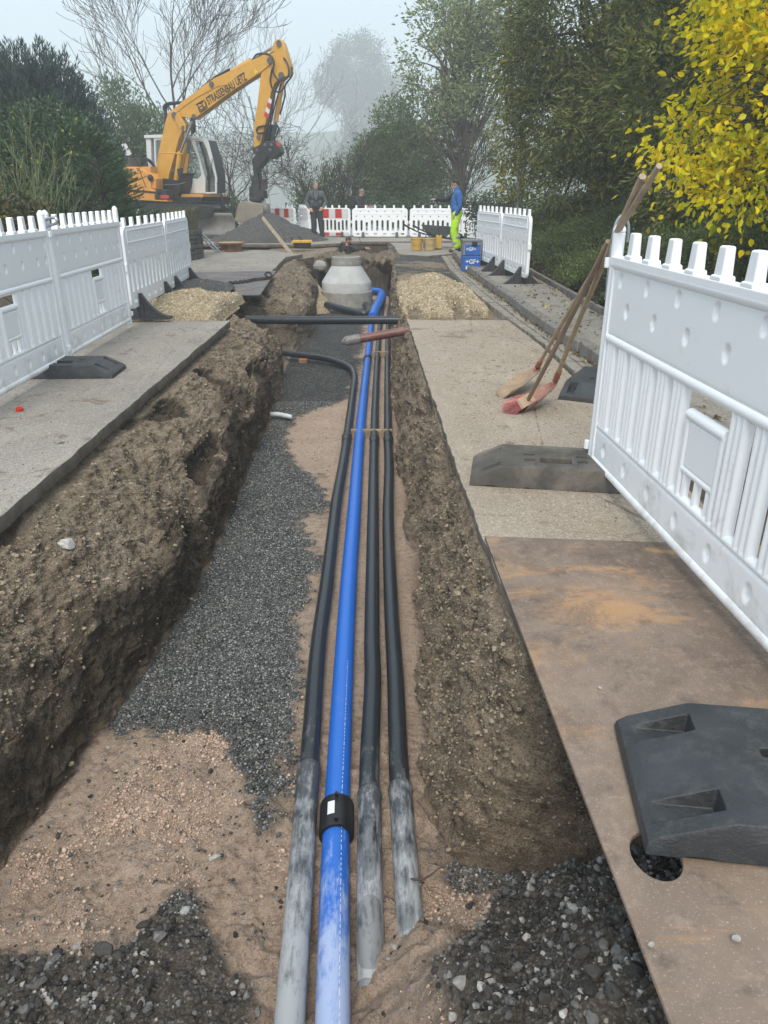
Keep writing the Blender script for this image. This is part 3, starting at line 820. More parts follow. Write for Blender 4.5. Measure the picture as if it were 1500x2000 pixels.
c3 = [(-.046, 1.66, PZ - .075), (-.053, 1.97, PZ), (-.066, 2.6, PZ + .003), (-.060, 3.3, PZ), (-.075, 4.06, PZ), (-.105, 8, PZ), (-.10, 12, PZ), (-.06, 16, PZ), (.02, 20, PZ)]
c4 = [(.105, 1.75, PZ - .02), (.088, 1.97, PZ), (.068, 2.6, PZ), (.062, 3.3, PZ), (.046, 4.06, PZ), (.034, 5.4, PZ), (.048, 6.6, PZ), (.045, 8, PZ), (.06, 12, PZ), (.10, 16, PZ + .01), (.16, 18.0, PZ + .03), (.15, 20, PZ)]
G_COND = 'dark conduits laid side by side in the trench'
p1 = pipe_run('conduit_pipe', 'dark grey conduit left of the blue pipe, bending off to the left far away', c1, .046, PBLACK, group=G_COND)
p3 = pipe_run('conduit_pipe', 'dark conduit directly right of the blue pipe, near end sinking into the sand', c3, .046, PBLACK, group=G_COND)
p4 = pipe_run('conduit_pipe', 'rightmost dark conduit beside the soil wall, its near end buried in sand', c4, .046, PBLACK, group=G_COND)
p2 = pipe_run('water_pipe', 'bright blue plastic water pipe with chalky near end in the middle of the trench floor', c2, .0555, PBLUE)
for o, c, ysk in ((p1, c1, (2.60, 7.55)), (p3, c3, (2.44, 7.5, 11.6)), (p4, c4, (2.48, 7.5, 11.7))):
    for yv in ysk: socket(o, 'pipe_socket', c, yv, .046, .13, PGREY if yv < 3 else PBLACK)
# socket sleeves: chalky grey lengths nearer than the joint
for o, c, ya, yb in ((p1, c1, 1.05, 2.58), (p3, c3, 1.68, 2.42), (p4, c4, 1.8, 2.46)):
    pts = [on(c, v)[0] for v in np.linspace(ya, yb, 9)]
    MB().tube(pts, [.0492] * 8 + [.050], 28).build('pipe_length', PGREY, o, 60)
# black electrofusion coupler with two terminals and a label
cc, dd = on(c2, 2.32)
Mx = Matrix.Translation(cc) @ rot2((0, 0, 0), dd) @ Matrix.Rotation(R(90), 4, 'X')
m = MB(); m.lathe([(.054, -.085), (.069, -.085), (.072, -.078), (.072, .078), (.069, .085), (.054, .085)], 32, 0, Mx)
cp = m.build('coupler', BLACK, p2, 40)
for s in (-.066, .066):
    m = MB(); m.tube([Mx @ Vector((.0, .067, s)), Mx @ Vector((.0, .089, s))], [.009, .008], 10); m.build('terminal', BLACK, cp)
lm = []
vs = []; fs = []
for i in range(7):
    a = R(58 + i * 5)
    for j, s in enumerate((-.04, .03)): vs.append(Mx @ Vector((-  .0732 * math.cos(a), -  .0732 * math.sin(a), s)) if False else Mx @ Vector((  .0732 * math.cos(PI / 2 + R(6 + i * 4)),   .0732 * math.sin(PI / 2 + R(6 + i * 4)), s)))
for i in range(6): fs.append((2 * i, 2 * i + 1, 2 * i + 3, 2 * i + 2))
MB().add(vs, fs).build('label', WHITEL, cp)
m = MB(); yv = 1.32
while yv < 3.4:
    q, d_ = on(c2, yv); s_ = d_.cross(Vector((0, 0, 1))).normalized(); nn = (Vector((0, 0, 1)) * .92 + s_ * .38).normalized(); w_ = nn.cross(d_).normalized() * .0011; p_ = q + nn * .0562; L_ = .012 if int(yv * 20) % 3 else .028
    m.add([p_ - w_, p_ + w_, p_ + w_ + d_ * L_, p_ - w_ + d_ * L_], [(0, 1, 2, 3)]); yv += L_ + .012
m.build('printed_line', WHITEL, p2, 0)
# label side
# make sure coupler label faces up: mirrored copy lies on the upper side
c, d = on(c2, 11.6); m = MB(); m.lathe([(.054, -.07), (.066, -.07), (.066, .07), (.054, .07)], 24, 0, Matrix.Translation(c) @ rot2((0, 0, 0), d) @ Matrix.Rotation(R(90), 4, 'X')); m.build('coupler', BLACK, p2, 40)
# wide blue fitting and bend at the manhole
wf = [(-.235, 15.6, PZ + .03), (-.17, 16.5, PZ + .09), (-.08, 17.5, PZ + .14), (-.05, 18.1, PZ + .18)]
o = pipe_run('pipe_fitting', 'wide blue sleeve over the far end of the blue pipe beside the manhole', wf, .105, PBLUE)
m = MB(); m.tube([(-.05, 18.05, PZ + .2), (-.08, 18.35, PZ + .22), (-.25, 18.5, PZ + .23), (-.55, 18.6, PZ + .22)], .07, 20, sub=6); m.build('bend', PBLUE, o, 60)
m = MB(); m.tube([(-.42, 17.2, -.88), (-.30, 16.6, -.90), (-.42, 16.2, -.92), (-.9, 16.6, -.88), (-1.28, 17.0, -.84)], .075, 20, sub=8)
tag(m.build('drain_pipe', PBLACK, ang=60), 'short dark corrugated drain pipe bending round the foot of the manhole ring', 'pipe')
# cross pipes
m = MB(); m.tube([(-1.98, 10.9, -.23), (-1.2, 10.75, -.215), (-.4, 10.6, -.19), (.55, 10.45, -.165)], .058, 24, sub=5)
tag(m.build('service_pipe', PBLACK, ang=60), 'dark water pipe spanning the trench from wall to wall above the other pipes', 'pipe')
a, b = Vector((-.41, 8.9, -.165)), Vector((.36, 9.0, -.05))
m = MB(); m.tube([a, b], .052, 24); o = m.build('sewer_stub', PRED, ang=60); tag(o, 'reddish brown sewer pipe sticking out of the right trench wall, end taped', 'pipe')
m = MB(); tp = [a.lerp(b, t) for t in np.linspace(-.12, .16, 12)]
m.tube(tp, [.018, .034, .050, .057, .060, .057, .061, .057, .060, .056, .058, .054], 16); o2 = m.build('tape', pm('grey_tape', (.20, .19, .18), .45, var=.5, scale=30, bump=.6, bs=60), o, 30)
d = (b - a).normalized()
# timber spacers across the pipes
for yv, lab in ((7.72, 'pale timber spacer under the pipes, the nearer of the two'), (12.0, 'pale timber spacer under the pipes, the farther of the two')):
    m = MB(); xa = -.36 if yv < 9 else -.2
    m.box(((xa + .09) / 2, yv, -.955), (.09 - xa, .045, .11))
    tag(m.build('timber_spacer', WOOD, bevel=.004), lab, 'timber', 'timber spacers under the pipes')
m = MB(); m.box((-1.25, 11.52, -.955), (.13, .09, .07), Matrix.Rotation(R(-12), 4, 'Z'))
tag(m.build('packing_block', pm('orange_brick', (.42, .2, .09), .85, var=.3), bevel=.006), 'small orange brown block propping the curved conduit', 'block')
m = MB(); q = G(545, 815, -.96); m.tube([q + Vector((-.18, .02, .02)), q + Vector((-.02, 0, .035)), q + Vector((.16, -.05, .015))], [.028, .03, .026], 12, sub=4)
tag(m.build('pipe_offcut', pm('pale_plastic', (.55, .57, .58), .5, var=.3, scale=20, dirt=(.2, .17, .14), dirt_amt=.5), ang=50), 'short whitish pipe stub poking from the left wall foot over the gravel', 'pipe')
# root on the near pipe end
m = MB(); m.tube([(.10, 2.0, -.90), (.15, 1.99, -.885), (.21, 2.03, -.875)], [.005, .004, .002], 6, sub=4)
tag(m.build('root', pm('root_bark', (.08, .055, .035), .9)), 'thin dark root lying by the buried end of the rightmost conduit', 'root')

# ---------------------------------------------------------------- manhole
CONC = pm('precast_concrete', (.50, .51, .50), .85, var=.18, scale=4, bump=.5, bs=90, dirt=(.33, .31, .28), dirt_amt=.35, kind='Object', dscale=3)
CONC2 = pm('aged_concrete', (.33, .32, .29), .88, var=.25, scale=6, bump=.5, bs=70, dirt=(.17, .15, .12), dirt_amt=.5, kind='Object', dscale=4)
mh = thing('manhole', 'grey precast concrete manhole cone on a wide ring, far down the trench', 'manhole', (-.87, 18.0, -1.02))
MB().lathe([(.60, -.1), (.60, .36), (.585, .375), (.5, .375)], 48).build('base_ring', CONC2, mh, 30)
MB().lathe([(.575, .375), (.575, .56), (.57, .575), (.335, .93), (.33, .945), (.25, .945)], 48).build('cone', CONC, mh, 30)
MB().lathe([(.345, .945), (.345, 1.02), (.33, 1.03), (.335, 1.035), (.335, 1.115), (.26, 1.12), (.25, 1.05), (.0, 1.05)], 48).build('adjusting_ring', CONC2, mh, 30)
# broken concrete chunk left of the cone
m = MB(); m.ball((0, 0, 0), (.16, .12, .13), 12); vv = np.array([tuple(p) for p in m.v]); dd_ = fbm(vv, 7, 3, 4); m.v = [Vector(p) * (1 + .5 * k) for p, k in zip(vv, dd_)]
o = m.build('concrete_chunk', CONC2, ang=20); o.location = (-1.55, 18.9, -.18); tag(o, 'lump of broken grey concrete on the ledge left of the manhole cone', 'rubble')

# ---------------------------------------------------------------- steel plates
hole = [(.640 + .058 * math.cos(2 * PI * k / 28), 1.285 + .072 * math.sin(2 * PI * k / 28)) for k in range(28)]
pl = slab('steel_plate', [(.545, .75), (.457, 3.05), (1.95, 2.93), (2.2, .72)], .019, .016, RUST, RUST, kind=None, hole=[hole], bevel=.002)
tag(pl, 'rusty brown steel road plate with a round hole in the right foreground', 'steel plate')
bp_ = slab('steel_plate', [(-1.90, 11.78), (-2.16, 15.55), (-4.6, 15.2), (-4.3, 11.6), (-2.79, 11.77)], .012, .024, STEELF, STEELF, kind=None, bevel=.002)
tag(bp_, 'dark bridging steel plate jutting over the hollow left of the far trench, chain on top', 'steel plate')
# chain and hook on the plate
CH = pm('rusty_chain', (.05, .04, .035), .55, .5, var=.3)
ch = thing('chain', 'dark chain with a hook lying on the bridging steel plate', 'chain', (-2.05, 13.6, .03))
path = [(-.02, .35, .0), (-.10, .22, 0), (-.24, .1, 0), (-.30, -.1, 0), (-.44, -.32, 0), (-.60, -.5, 0)]
pp = spline(path, 5)
m = MB()
for i in range(0, len(pp) - 1):
    c = (pp[i] + pp[i + 1]) / 2; M = Matrix.Translation(c) @ rot2(pp[i], pp[i + 1]) @ Matrix.Rotation(R(90 * (i % 2)), 4, 'Y')
    ring = [Vector((.028 * math.cos(a), .045 * math.sin(a), 0)) for a in np.linspace(0, 2 * PI, 11)]
    m.tube([M @ p for p in ring], .011, 5, cap=False)
m.build('links', CH, ch)
MB().tube([(-.6, -.5, 0), (-.68, -.6, 0), (-.8, -.62, 0), (-.84, -.54, 0), (-.78, -.47, 0), (-.70, -.5, 0)], [.02, .024, .026, .022, .016, .008], 8, sub=4).build('hook', CH, ch)
MB().tube([(-.02, .35, 0), (.02, .44, .05), (-.05, .5, .09), (-.1, .44, .06), (-.04, .36, .02)], .018, 8, sub=4).build('shackle', CH, ch)

# ---------------------------------------------------------------- heaps of rubble
def heap(name, label, cx, cy, rx, ry, h, mat, base=0, seed=1, n=90, fx=None, cat='heap', kind=None, rockmat=None, nrock=0, rs=(.006, .03), px_=2.0, clip=None):
    u = np.linspace(-1, 1, n); X, Y_ = np.meshgrid(u, u)
    r = np.sqrt(X ** 2 + Y_ ** 2)
    PX = cx + X * rx; PY = cy + Y_ * ry
    H = h * np.clip(1 - r ** 1.15, 0, 1) ** (1 / px_ * 2 if px_ else 1)
    if fx is not None: H = fx(PX, PY, r)
    Q = np.stack([PX, PY, H], 2).reshape(-1, 3)
    rr = r.ravel(); lift = np.clip(H.ravel() / max(h, .01), 0, 1)
    Q[:, 2] += (fbm(Q, 2.2, 4, seed) * .16 * h + fbm(Q, 9, 4, seed + 3, .6) * .05) * np.clip(lift * 3, 0, 1) - .05 * (rr > .98) - np.where(H.ravel() <= .005, .06, 0)
    Q[:, 2] += base
    ii = np.arange(n * n).reshape(n, n)[:-1, :-1].ravel()
    Fh = np.stack([ii, ii + 1, ii + n + 1, ii + n], 1)
    F2 = Fh[(rr[Fh].max(1) < 1.0)]
    if clip is not None: F2 = F2[~clip(Q[F2].mean(1))]
    o = link(name, raw_mesh(name, Q, F2, [mat], True)); tag(o, label, cat)
    if kind: tag(o, kind=kind)
    if nrock:
        rng = np.random.default_rng(seed)
        fi = rng.integers(0, len(F2), nrock); w = rng.dirichlet([1, 1, 1, 1], nrock)
        S = (Q[F2[fi]] * w[:, :, None]).sum(1)
        rk_ = link('stones', stones_mesh('stones', S, np.clip(rng.lognormal(math.log(rs[0] * 1.6), .5, nrock), rs[0], rs[1]), rockmat, 1, seed, rough=.3), o)
        tag(rk_, kind='stuff')
    return o
SM_yel = stone_mat('limestone_bits', [(0, (.22, .17, .105)), (.5, (.42, .34, .225)), (1, (.62, .54, .40))])
SM_hg = stone_mat('grit_bits', [(0, (.05, .05, .05)), (.6, (.11, .108, .105)), (1, (.2, .2, .195))])
def right_mound(X, Y_, r):
    a = sst(9.35, 10.0, Y_) * sst(.14, .30, X) * sst(1.62, 1.35, X) * sst(15.5, 13, Y_) * sst(-.55, .1, .25 * np.sin(X * 9 + Y_ * 2) + .4 * np.sin(Y_ * 1.7) + .2 * np.cos(X * 23) + .3)
    return -.05 + a * (.03 + .25 * np.exp(-((X - .80) / .42) ** 2 - ((Y_ - 12.4) / 1.5) ** 2) + .10 * np.exp(-((X - 1.1) / .3) ** 2 - ((Y_ - 10.6) / .7) ** 2) + .05 * sst(.9, .3, X))
heap('rubble_heap', 'pale yellow limestone rubble spread between the right trench edge and the gutter', .95, 12.3, .98, 3.6, .17, YELLOW, 0, 41, 150, right_mound, nrock=15000, rockmat=SM_yel, rs=(.006, .028), clip=lambda c: (c[:, 0] < .19) | (c[:, 2] < -.055) | (c[:, 0] > 1.72))
def left_mound(X, Y_, r):
    a = sst(-2.0, -2.22, X) * sst(9.36, 9.6, Y_) * sst(12.0, 11.6, Y_)
    return -.10 + a * (.14 + .20 * np.exp(-((X + 2.65) / .45) ** 2 - ((Y_ - 10.5) / .75) ** 2))
heap('rubble_heap', 'pale yellow rubble heap under the left barriers where the road is dug off', -2.95, 10.7, 1.3, 1.75, .26, YELLOW, 0, 43, 130, left_mound, nrock=11000, rockmat=SM_yel, rs=(.006, .026), clip=lambda c: (c[:, 2] < -.085))
def grey_mound(X, Y_, r):
    return -.09 + (1 - r) * .18
heap('grit_heap', 'small patch of dark grey chippings behind the left barrier feet', -2.95, 11.9, .62, 1.25, .16, GREYG, .06, 44, 60, None, nrock=2500, rockmat=SM_hg, rs=(.006, .02))
def manh(X, Y_, r): return -1.02 + .42 * np.clip(1 - r ** 1.3, 0, 1)
heap('rubble_heap', 'limestone rubble slumped against the manhole from the left', -1.52, 17.6, .5, 1.3, .35, YELLOW, 0, 45, 70, manh, nrock=3500, rockmat=SM_yel, rs=(.008, .04))
hg = heap('gravel_heap', 'big cone of dark grey gravel under the excavator bucket', -3.75, 25.9, 2.1, 1.9, .86, GREYG, -.08, 46, 140, lambda X, Y_, r: .95 * np.clip(1 - r, 0, 1) ** .9, nrock=12000, rockmat=SM_hg, rs=(.008, .03))

# ---------------------------------------------------------------- white barriers, two makes
def white_plastic():
    t = NT('white_plastic'); v = t.coords('Object'); g = t.coords('Position')
    n = t.noise(g, 5, 8, .75, .4); n2 = t.noise(t.coords('Position', (1, 1, .12)), 9, 7, .7); zz = t.sep(v)[2]
    low = t.math('MULTIPLY_ADD', zz, -1.9, .78, clamp=True)
    f = t.math('MULTIPLY_ADD', low, .22, n)
    col = t.mix(t.ramp(f, [(.60, 0.), (.80, .55)]), (.87, .885, .90), (.42, .37, .31))
    col = t.mix(t.ramp(n2, [(.62, 0.), (.78, .28)]), col, (.42, .40, .37))
    sc = t.noise(t.coords('Position', (1, 3, 9)), 16, 4, .8, 1.5)
    col = t.mix(t.ramp(sc, [(.72, 0.), (.76, .5)]), col, (.34, .33, .32))
    return t.fin(col, t.ramp(n, [(.3, .33), (.7, .5)]), 0, t.bump(n2, .06, .01), .45)
WHITE = white_plastic()
GALV = pm('galvanised_steel', (.42, .45, .48), .38, .8, var=.25, scale=15)
RUBBER = pm('recycled_rubber', (.036, .039, .043), .55, var=.45, scale=7, bump=.9, bs=90, dirt=(.10, .098, .095), dirt_amt=.45, dscale=22)
RUBBER2 = pm('dusty_rubber', (.085, .078, .068), .8, var=.35, scale=10, bump=.6, bs=120, dirt=(.22, .19, .16), dirt_amt=.6, dscale=4)
def dimple_plate(L0, L1, z0, z1, th, dims, name, parent, mat):
    nx_, nz_ = int((L1 - L0) / .0085), int((z1 - z0) / .0085)
    xs = np.linspace(L0, L1, nx_); zs = np.linspace(z0, z1, nz_)
    X, Zz = np.meshgrid(xs, zs); D = np.zeros_like(X)
    for (dx, dz) in dims:
        rr = np.sqrt(((X - dx) / .021) ** 2 + ((Zz - dz) / .034) ** 2)
        D = np.maximum(D, .017 * np.clip(1 - rr ** 2.4, 0, 1) ** .6)
    ed = np.minimum(np.minimum(X - L0, L1 - X), np.minimum(Zz - z0, z1 - Zz))
    D += .006 * np.exp(-ed / .006)
    V = []
    f = np.stack([X, -th / 2 + D, Zz], 2).reshape(-1, 3); b = np.stack([X, th / 2 - D, Zz], 2).reshape(-1, 3)
    V = np.concatenate([f, b]); n = len(f)
    ii = np.arange(n).reshape(nz_, nx_)
    q = ii[:-1, :-1].ravel()
    F = [np.stack([q, q + 1, q + nx_ + 1, q + nx_], 1), np.stack([q + n, q + n + nx_, q + n + nx_ + 1, q + n + 1], 1)]
    def rim(a, b_): return np.stack([a, a + n, b_ + n, b_], 1)
    F += [rim(ii[0, 1:], ii[0, :-1]), rim(ii[-1, :-1], ii[-1, 1:]), rim(ii[:-1, 0], ii[1:, 0]), rim(ii[1:, -1], ii[:-1, -1])]
    me = raw_mesh(name, V, np.concatenate(F), [mat], True); me.set_sharp_from_angle(angle=R(50))
    return link(name, me, parent)
LA = 2.06
def make_barrier_a(label, group):
    t = thing('barrier', label, 'barrier', group=group)
    dimple_plate(.045, LA - .045, .785, 1.135, .036, [(.16 + .30 * k, 1.055) for k in range(7)] + [(.03 + .14 + .30 * k + .10, .925) for k in range(6)] + [(LA - .12, .925)], 'upper_plate', t, WHITE)
    dimple_plate(.045, LA - .045, .115, .285, .036, [(.20 + .27 * k, .20) for k in range(7)], 'lower_plate', t, WHITE)
    m = MB()
    m.tube([(.04, 0, .765), (LA - .04, 0, .765)], .027, 14); m.build('upper_rail', WHITE, t)
    m = MB(); m.tube([(.04, 0, .30), (LA - .04, 0, .30)], .021, 12); m.build('lower_rail', WHITE, t)
    m = MB(); m.box((LA / 2, 0, 1.143), (LA - .06, .062, .034)); m.tube([(.03, 0, 1.125), (LA - .03, 0, 1.125)], .032, 12); m.build('top_rail', WHITE, t, bevel=.006)
    m = MB(); m.tube([(.03, 0, .105), (LA - .03, 0, .105)], .028, 12); m.build('bottom_rail', WHITE, t)
    for k in range(9):
        x0 = .23 + .2 * k
        m = MB(); m.box((x0, 0, 1.213), (.062, .046, .128), tx=.84, ty=.82); m.box((x0, 0, 1.166), (.082, .058, .024), tx=.9)
        m.build('top_stub', WHITE, t, bevel=.008)
    for xx in (.0, LA):
        m = MB(); s = 1 if xx == 0 else -1
        m.tube([(xx + s * .028, 0, .05), (xx + s * .028, 0, 1.27)], .030, 14)
        m.box((xx + s * .048, 0, .62), (.05, .052, 1.06)); m.tube([(xx + s * .028, 0, 1.27), (xx + s * .028, 0, 1.285), (xx + s * .028, 0, 1.30), (xx + s * .028, 0, 1.315)], [.030, .030, .022, .010], 14)
        for zz in (.14, 1.10): m.tube([(xx + s * .0, -.034, zz), (xx + s * .0, -.034, zz + .05)], .014, 8)
        m.build('end_post', WHITE, t, bevel=.004)
    # corrugated slats; a window and a blank name plate break the row
    xs = [.085 + .1475 * k for k in range(14)]
    for k, x0 in enumerate(xs):
        if x0 + .15 > LA - .05: break
        w = .104
        if .92 < x0 + w / 2 < 1.22: continue
        prof = []
        for j in range(19):
            u = j / 18; yv = .010 + .012 * max(0, math.sin(PI * ((u * 3) % 1.0))) if 0 < j < 18 else .008
            prof.append((x0 + w * u, yv))
        poly = prof + [(p[0], -p[1]) for p in reversed(prof)]
        m = MB(); m.prism(list(reversed(poly)), .30, .755); m.build('slat', WHITE, t, 50)
    xa, xb = xs[6] - .0, xs[6] + .15 * 2 - .02
    for sx in (xa - .004,):
        pass
    m = MB(); m.box(((xa + xb) / 2, 0, .53), (xb - xa - .05, .030, .19)); 
    m.box((xa + .012, 0, .475), (.03, .04, .34)); m.box((xb - .012, 0, .475), (.03, .04, .34)); m.build('name_plate', WHITE, t, bevel=.012)
    for zr, rr_ in ((.645, .024), (.425, .018)): m = MB(); m.tube([(xa, 0, zr), (xb, 0, zr)], rr_, 12); m.build('cross_rail', WHITE, t)
    for k in range(3):
        m = MB(); m.tube([(xa + .05 + k * .09, 0, .30), (xa + .05 + k * .09, 0, .425)], .016, 8); m.build('short_rib', WHITE, t)
    return t
G_A = 'large white barriers along the trench'
def place(o, a, b, z=0):
    """stand a 0..L thing on the line a->b starting at a"""
    a, b = Vector((a[0], a[1])), Vector((b[0], b[1])); d = (b - a).normalized()
    o.location = (a.x, a.y, z); o.rotation_euler = (0, 0, math.atan2(d.y, d.x)); return o
ba = make_barrier_a('large white plastic barrier with top stubs on the right, tools leaning on its far end', G_A)
place(ba, (1.16, 3.94), (1.265, 1.9))
ba.scale = (1.12, 1, 1)
b2 = copy_tree(ba); b2.scale = (1, 1, 1); b2['label'] = 'white slatted barrier at the left picture edge, nearest on that side'; place(b2, (-2.80, 4.62), (-2.86, 6.70), .0)
b3 = copy_tree(ba); b3.scale = (1, 1, 1); b3['label'] = 'white slatted barrier on the left, second from the picture edge, with small dark window'; place(b3, (-2.87, 6.74), (-2.95, 8.8), .0)
# galvanised locking loops on posts
def lock(x, y, z, rz, label, big=True):
    m = MB(); pts = [(-.035, 0, -.30), (-.038, 0, -.05), (-.03, 0, .06), (0, 0, .105), (.035, 0, .06), (.04, 0, -.02)] if big else [(-.05, 0, -.04), (-.05, 0, 0), (.06, 0, .02), (.07, 0, -.02), (-.05, 0, -.05)]
    m.tube(pts, .008 if big else .012, 8, sub=6); o = m.build('locking_loop', GALV, ang=60); o.location = (x, y, z); o.rotation_euler = (0, 0, rz); tag(o, label, 'loop'); return o
lock(1.185, 3.97, 1.24, R(0), 'grey steel loop over the far top corner of the right barrier')
lock(-2.82, 6.72, 1.235, R(-20), 'galvanised clamp joining the two nearest left barriers', False)
# rubber feet
def foot_mesh(name):
    fx = [-.45, -.43, -.425, -.30, -.295, -.285, -.17, -.165, -.115, -.11, -.085, -.08, .08, .085, .11, .115, .165, .17, .285, .295, .30, .425, .43, .45]
    xs = sorted(set(fx + list(np.round(np.linspace(-.45, .45, 31), 3))))
    fy = [-.20, -.195, -.155, -.15, -.135, -.13, -.10, -.095, -.075, -.07, -.045, -.04, -.02, -.015, .015, .02, .04, .045, .07, .075, .095, .10, .13, .135, .15, .155, .195, .20]
    ys2 = sorted(fy)
    def h(x, y):
        ax = abs(x); z = .115 if ax < .29 else .115 - (ax - .29) / .16 * .075
        if ax > .44: z -= .008
        if abs(y) > .197: z -= .012
        if ax > .298 and ax < .428 and .098 < abs(y) < .152: z = min(z, .052 + .0 * ax) - .004
        if ax < .083 and -.098 < y < -.018: z = .030                      # large pocket
        if .112 < ax < .168 and .017 < y < .043: z = .03                  # slots
        if .112 < ax < .168 and -.073 < y < -.043: z = .055
        if ax < .112 and -.137 < y < -.128: z -= .01
        return z
    N1, N2 = len(xs), len(ys2); V = []
    for y in ys2:
        for x in xs: V.append((x, y, h(x, y)))
    F = []
    for j in range(N2 - 1):
        for i in range(N1 - 1): a = j * N1 + i; F.append((a, a + 1, a + N1 + 1, a + N1))
    b = len(V); ring = [i for i in range(N1)] + [j * N1 + N1 - 1 for j in range(1, N2)] + [(N2 - 1) * N1 + i for i in range(N1 - 2, -1, -1)] + [j * N1 for j in range(N2 - 2, 0, -1)]
    for r in ring:
        x, y, z = V[r]; notch = .012 if (.12 < abs(x) < .16 or abs(abs(x) - .35) < .02) else 0
        V.append((x * 1.012, y * 1.03, notch))
    nR = len(ring)
    for k in range(nR): F.append((ring[k], b + k, b + (k + 1) % nR, ring[(k + 1) % nR]))
    F.append(tuple(b + k for k in range(nR))[::-1])
    me = bpy.data.meshes.new(name); me.from_pydata(V, [], F); me.update()
    bmf = me; me.shade_smooth(); me.set_sharp_from_angle(angle=R(28)); return me
FM = foot_mesh('barrier_foot')
def foot(mat, loc, rz, label, own=False, sc=1):
    me = FM.copy(); me.materials.append(mat); o = link('rubber_block', me); o.location = loc; o.rotation_euler = (0, 0, rz); o.scale = (sc, sc, sc * (.82 if sc > 1 else 1)); tag(o, label, 'rubber block', 'rubber ballast blocks')
    b = o.modifiers.new('b', 'BEVEL'); b.width = .004; b.segments = 2; b.limit_method = 'ANGLE'; b.angle_limit = R(40)
    return o
foot(RUBBER2, (.94, 3.86, 0), R(-9), 'dusty grey brown rubber block with pockets at the far end of the right barrier')
foot(RUBBER, (1.15, 1.445, .028), R(-7), 'large black rubber block on the rusty plate, dry leaf lying on it', sc=1.13)
foot(RUBBER, (-2.76, 6.42, 0), R(2), 'black rubber block on the left road under the joint of two barriers')
foot(RUBBER, (1.72, 5.85, 0), R(62), 'dark rubber block half hidden behind the right barrier near the shovels')

# flat blow-moulded make with oblong slots
def make_barrier_b(label, group, stripes=False, L=2.0):
    t = thing('barrier', label, 'barrier', group=group)
    outer = rrect(0.02, .15, L - .02, 1.06, .10, 6)
    holes = []
    sx = np.linspace(.16, L - .16, 10)
    for i, x in enumerate(sx):
        z1 = .68 if i not in (2, 7) else .62
        holes.append(rrect(x - .036, .34, x + .036, z1, .034, 4))
    for i in range(6): holes.append(rrect(.14 + i * .31, .215, .26 + i * .31, .26, .02, 2))
    for i in range(7): holes.append([(.16 + .28 * i + .016 * math.cos(a), .80 + .026 * math.sin(a)) for a in np.linspace(0, 2 * PI, 9)[:-1]])
    for i in range(6): holes.append([(.30 + .28 * i + .014 * math.cos(a), .955 + .022 * math.sin(a)) for a in np.linspace(0, 2 * PI, 9)[:-1]])
    me = curve_mesh([outer] + holes, .05, .008); me.transform(Matrix.Rotation(R(90), 4, 'X'))
    put(me, 'panel', WHITE, t, None, 40)
    m = MB()
    for s in (-1, 1):
        for zz in (1.015, .885): m.box((L / 2, s * .027, zz), (L - .28, .012, .014))
        for xx in (.14, L - .14): m.box((xx, s * .027, .95), (.014, .012, .144))
    m.build('raised_border', WHITE, t, bevel=.003)
    for k in range(6):
        m = MB(); m.box((.17 + k * (L - .34) / 5, 0, 1.105), (.07, .045, .10), tx=.85, ty=.85); m.build('top_stub', WHITE, t, bevel=.006)
    for xx in (.0, L):
        m = MB(); s = 1 if xx == 0 else -1
        m.box((xx + s * .015, 0, .62), (.04, .06, .09)); m.build('connector', WHITE, t, bevel=.006)
    if stripes:
        for s in (-1, 1):
            for k in range(6):
                m = MB(); x0 = .09 + k * (L - .18) / 6; w = (L - .18) / 6
                for z0, z1 in ((.74, 1.03), (.17, .27)):
                    m.box((x0 + w / 2, s * .0345, (z0 + z1) / 2), (w - .002, .004, z1 - z0))
                m.build('reflective_stripe', REDR if k % 2 == 0 else GREYR, t)
    return t
REDR = pm('red_reflective', (.52, .035, .025), .4, var=.1, bump=0)
GREYR = pm('white_reflective', (.62, .64, .66), .4, var=.1, bump=0)
def bracket(parent, x, w=.78, h=.30):
    """bell-shaped ribbed foot standing across the barrier"""
    prof = []
    for k in range(13):
        u = k / 12; prof.append((-w / 2 + u * (w / 2 - .05), .03 + (h - .03) * (u ** 2.1)))
    poly = [(-w / 2, 0)] + prof + [(-p[0], p[1]) for p in reversed(prof)] + [(w / 2, 0)]
    M = Matrix.Translation((x, 0, 0)) @ Matrix.Rotation(R(90), 4, 'Z') @ Matrix.Rotation(R(90), 4, 'X')
    m = MB(); m.prism(poly, -.04, .04, 0, M)
    for k in range(9):
        u = -.28 + k * .07; hh = .03 + (h - .05) * max(0, 1 - abs(u) / (w / 2 - .05)) ** 2.1 if False else .03 + (h - .03) * (max(0, (w / 2 - abs(u)) / (w / 2 - .05)) if abs(u) > .05 else 1) ** 2.1
        m.box((x, u, hh / 2 + .002), (.10, .014, max(.03, hh - .03)))
    m.box((x, 0, .01), (.16, w * .98, .022))
    return m.build('bracket_foot', RUBBER, parent, 40)
G_B = 'flat white barriers with oblong slots'
def barrier_b(label, a, b, stripes=False, feet=(.35, 1.65), z=0, L=2.0):
    t = make_barrier_b(label, G_B, stripes, L)
    for f in feet: bracket(t, f)
    place(t, a, b, z); return t
barrier_b('slotted white barrier on the left next after the large slatted ones', (-2.98, 8.95), (-3.05, 10.95), z=.03)
barrier_b('farthest slotted white barrier of the left row, ending before the stone wall', (-3.06, 10.98), (-3.22, 12.98), z=.03)
barrier_b('slotted white barrier with rounded corner on the right kerb, nearer of the pair', (2.24, 12.1), (2.12, 14.1), z=.06)
barrier_b('slotted white barrier on the right kerb beside the blue cases, farther of the pair', (2.11, 14.14), (1.90, 16.15), z=.06)
def fy(px0, px1, y, y2=None):
    y2 = y2 or y
    a = G(px0, 470); return (Y(px0, 465, y).x, y), (Y(px1, 465, y2).x, y2)
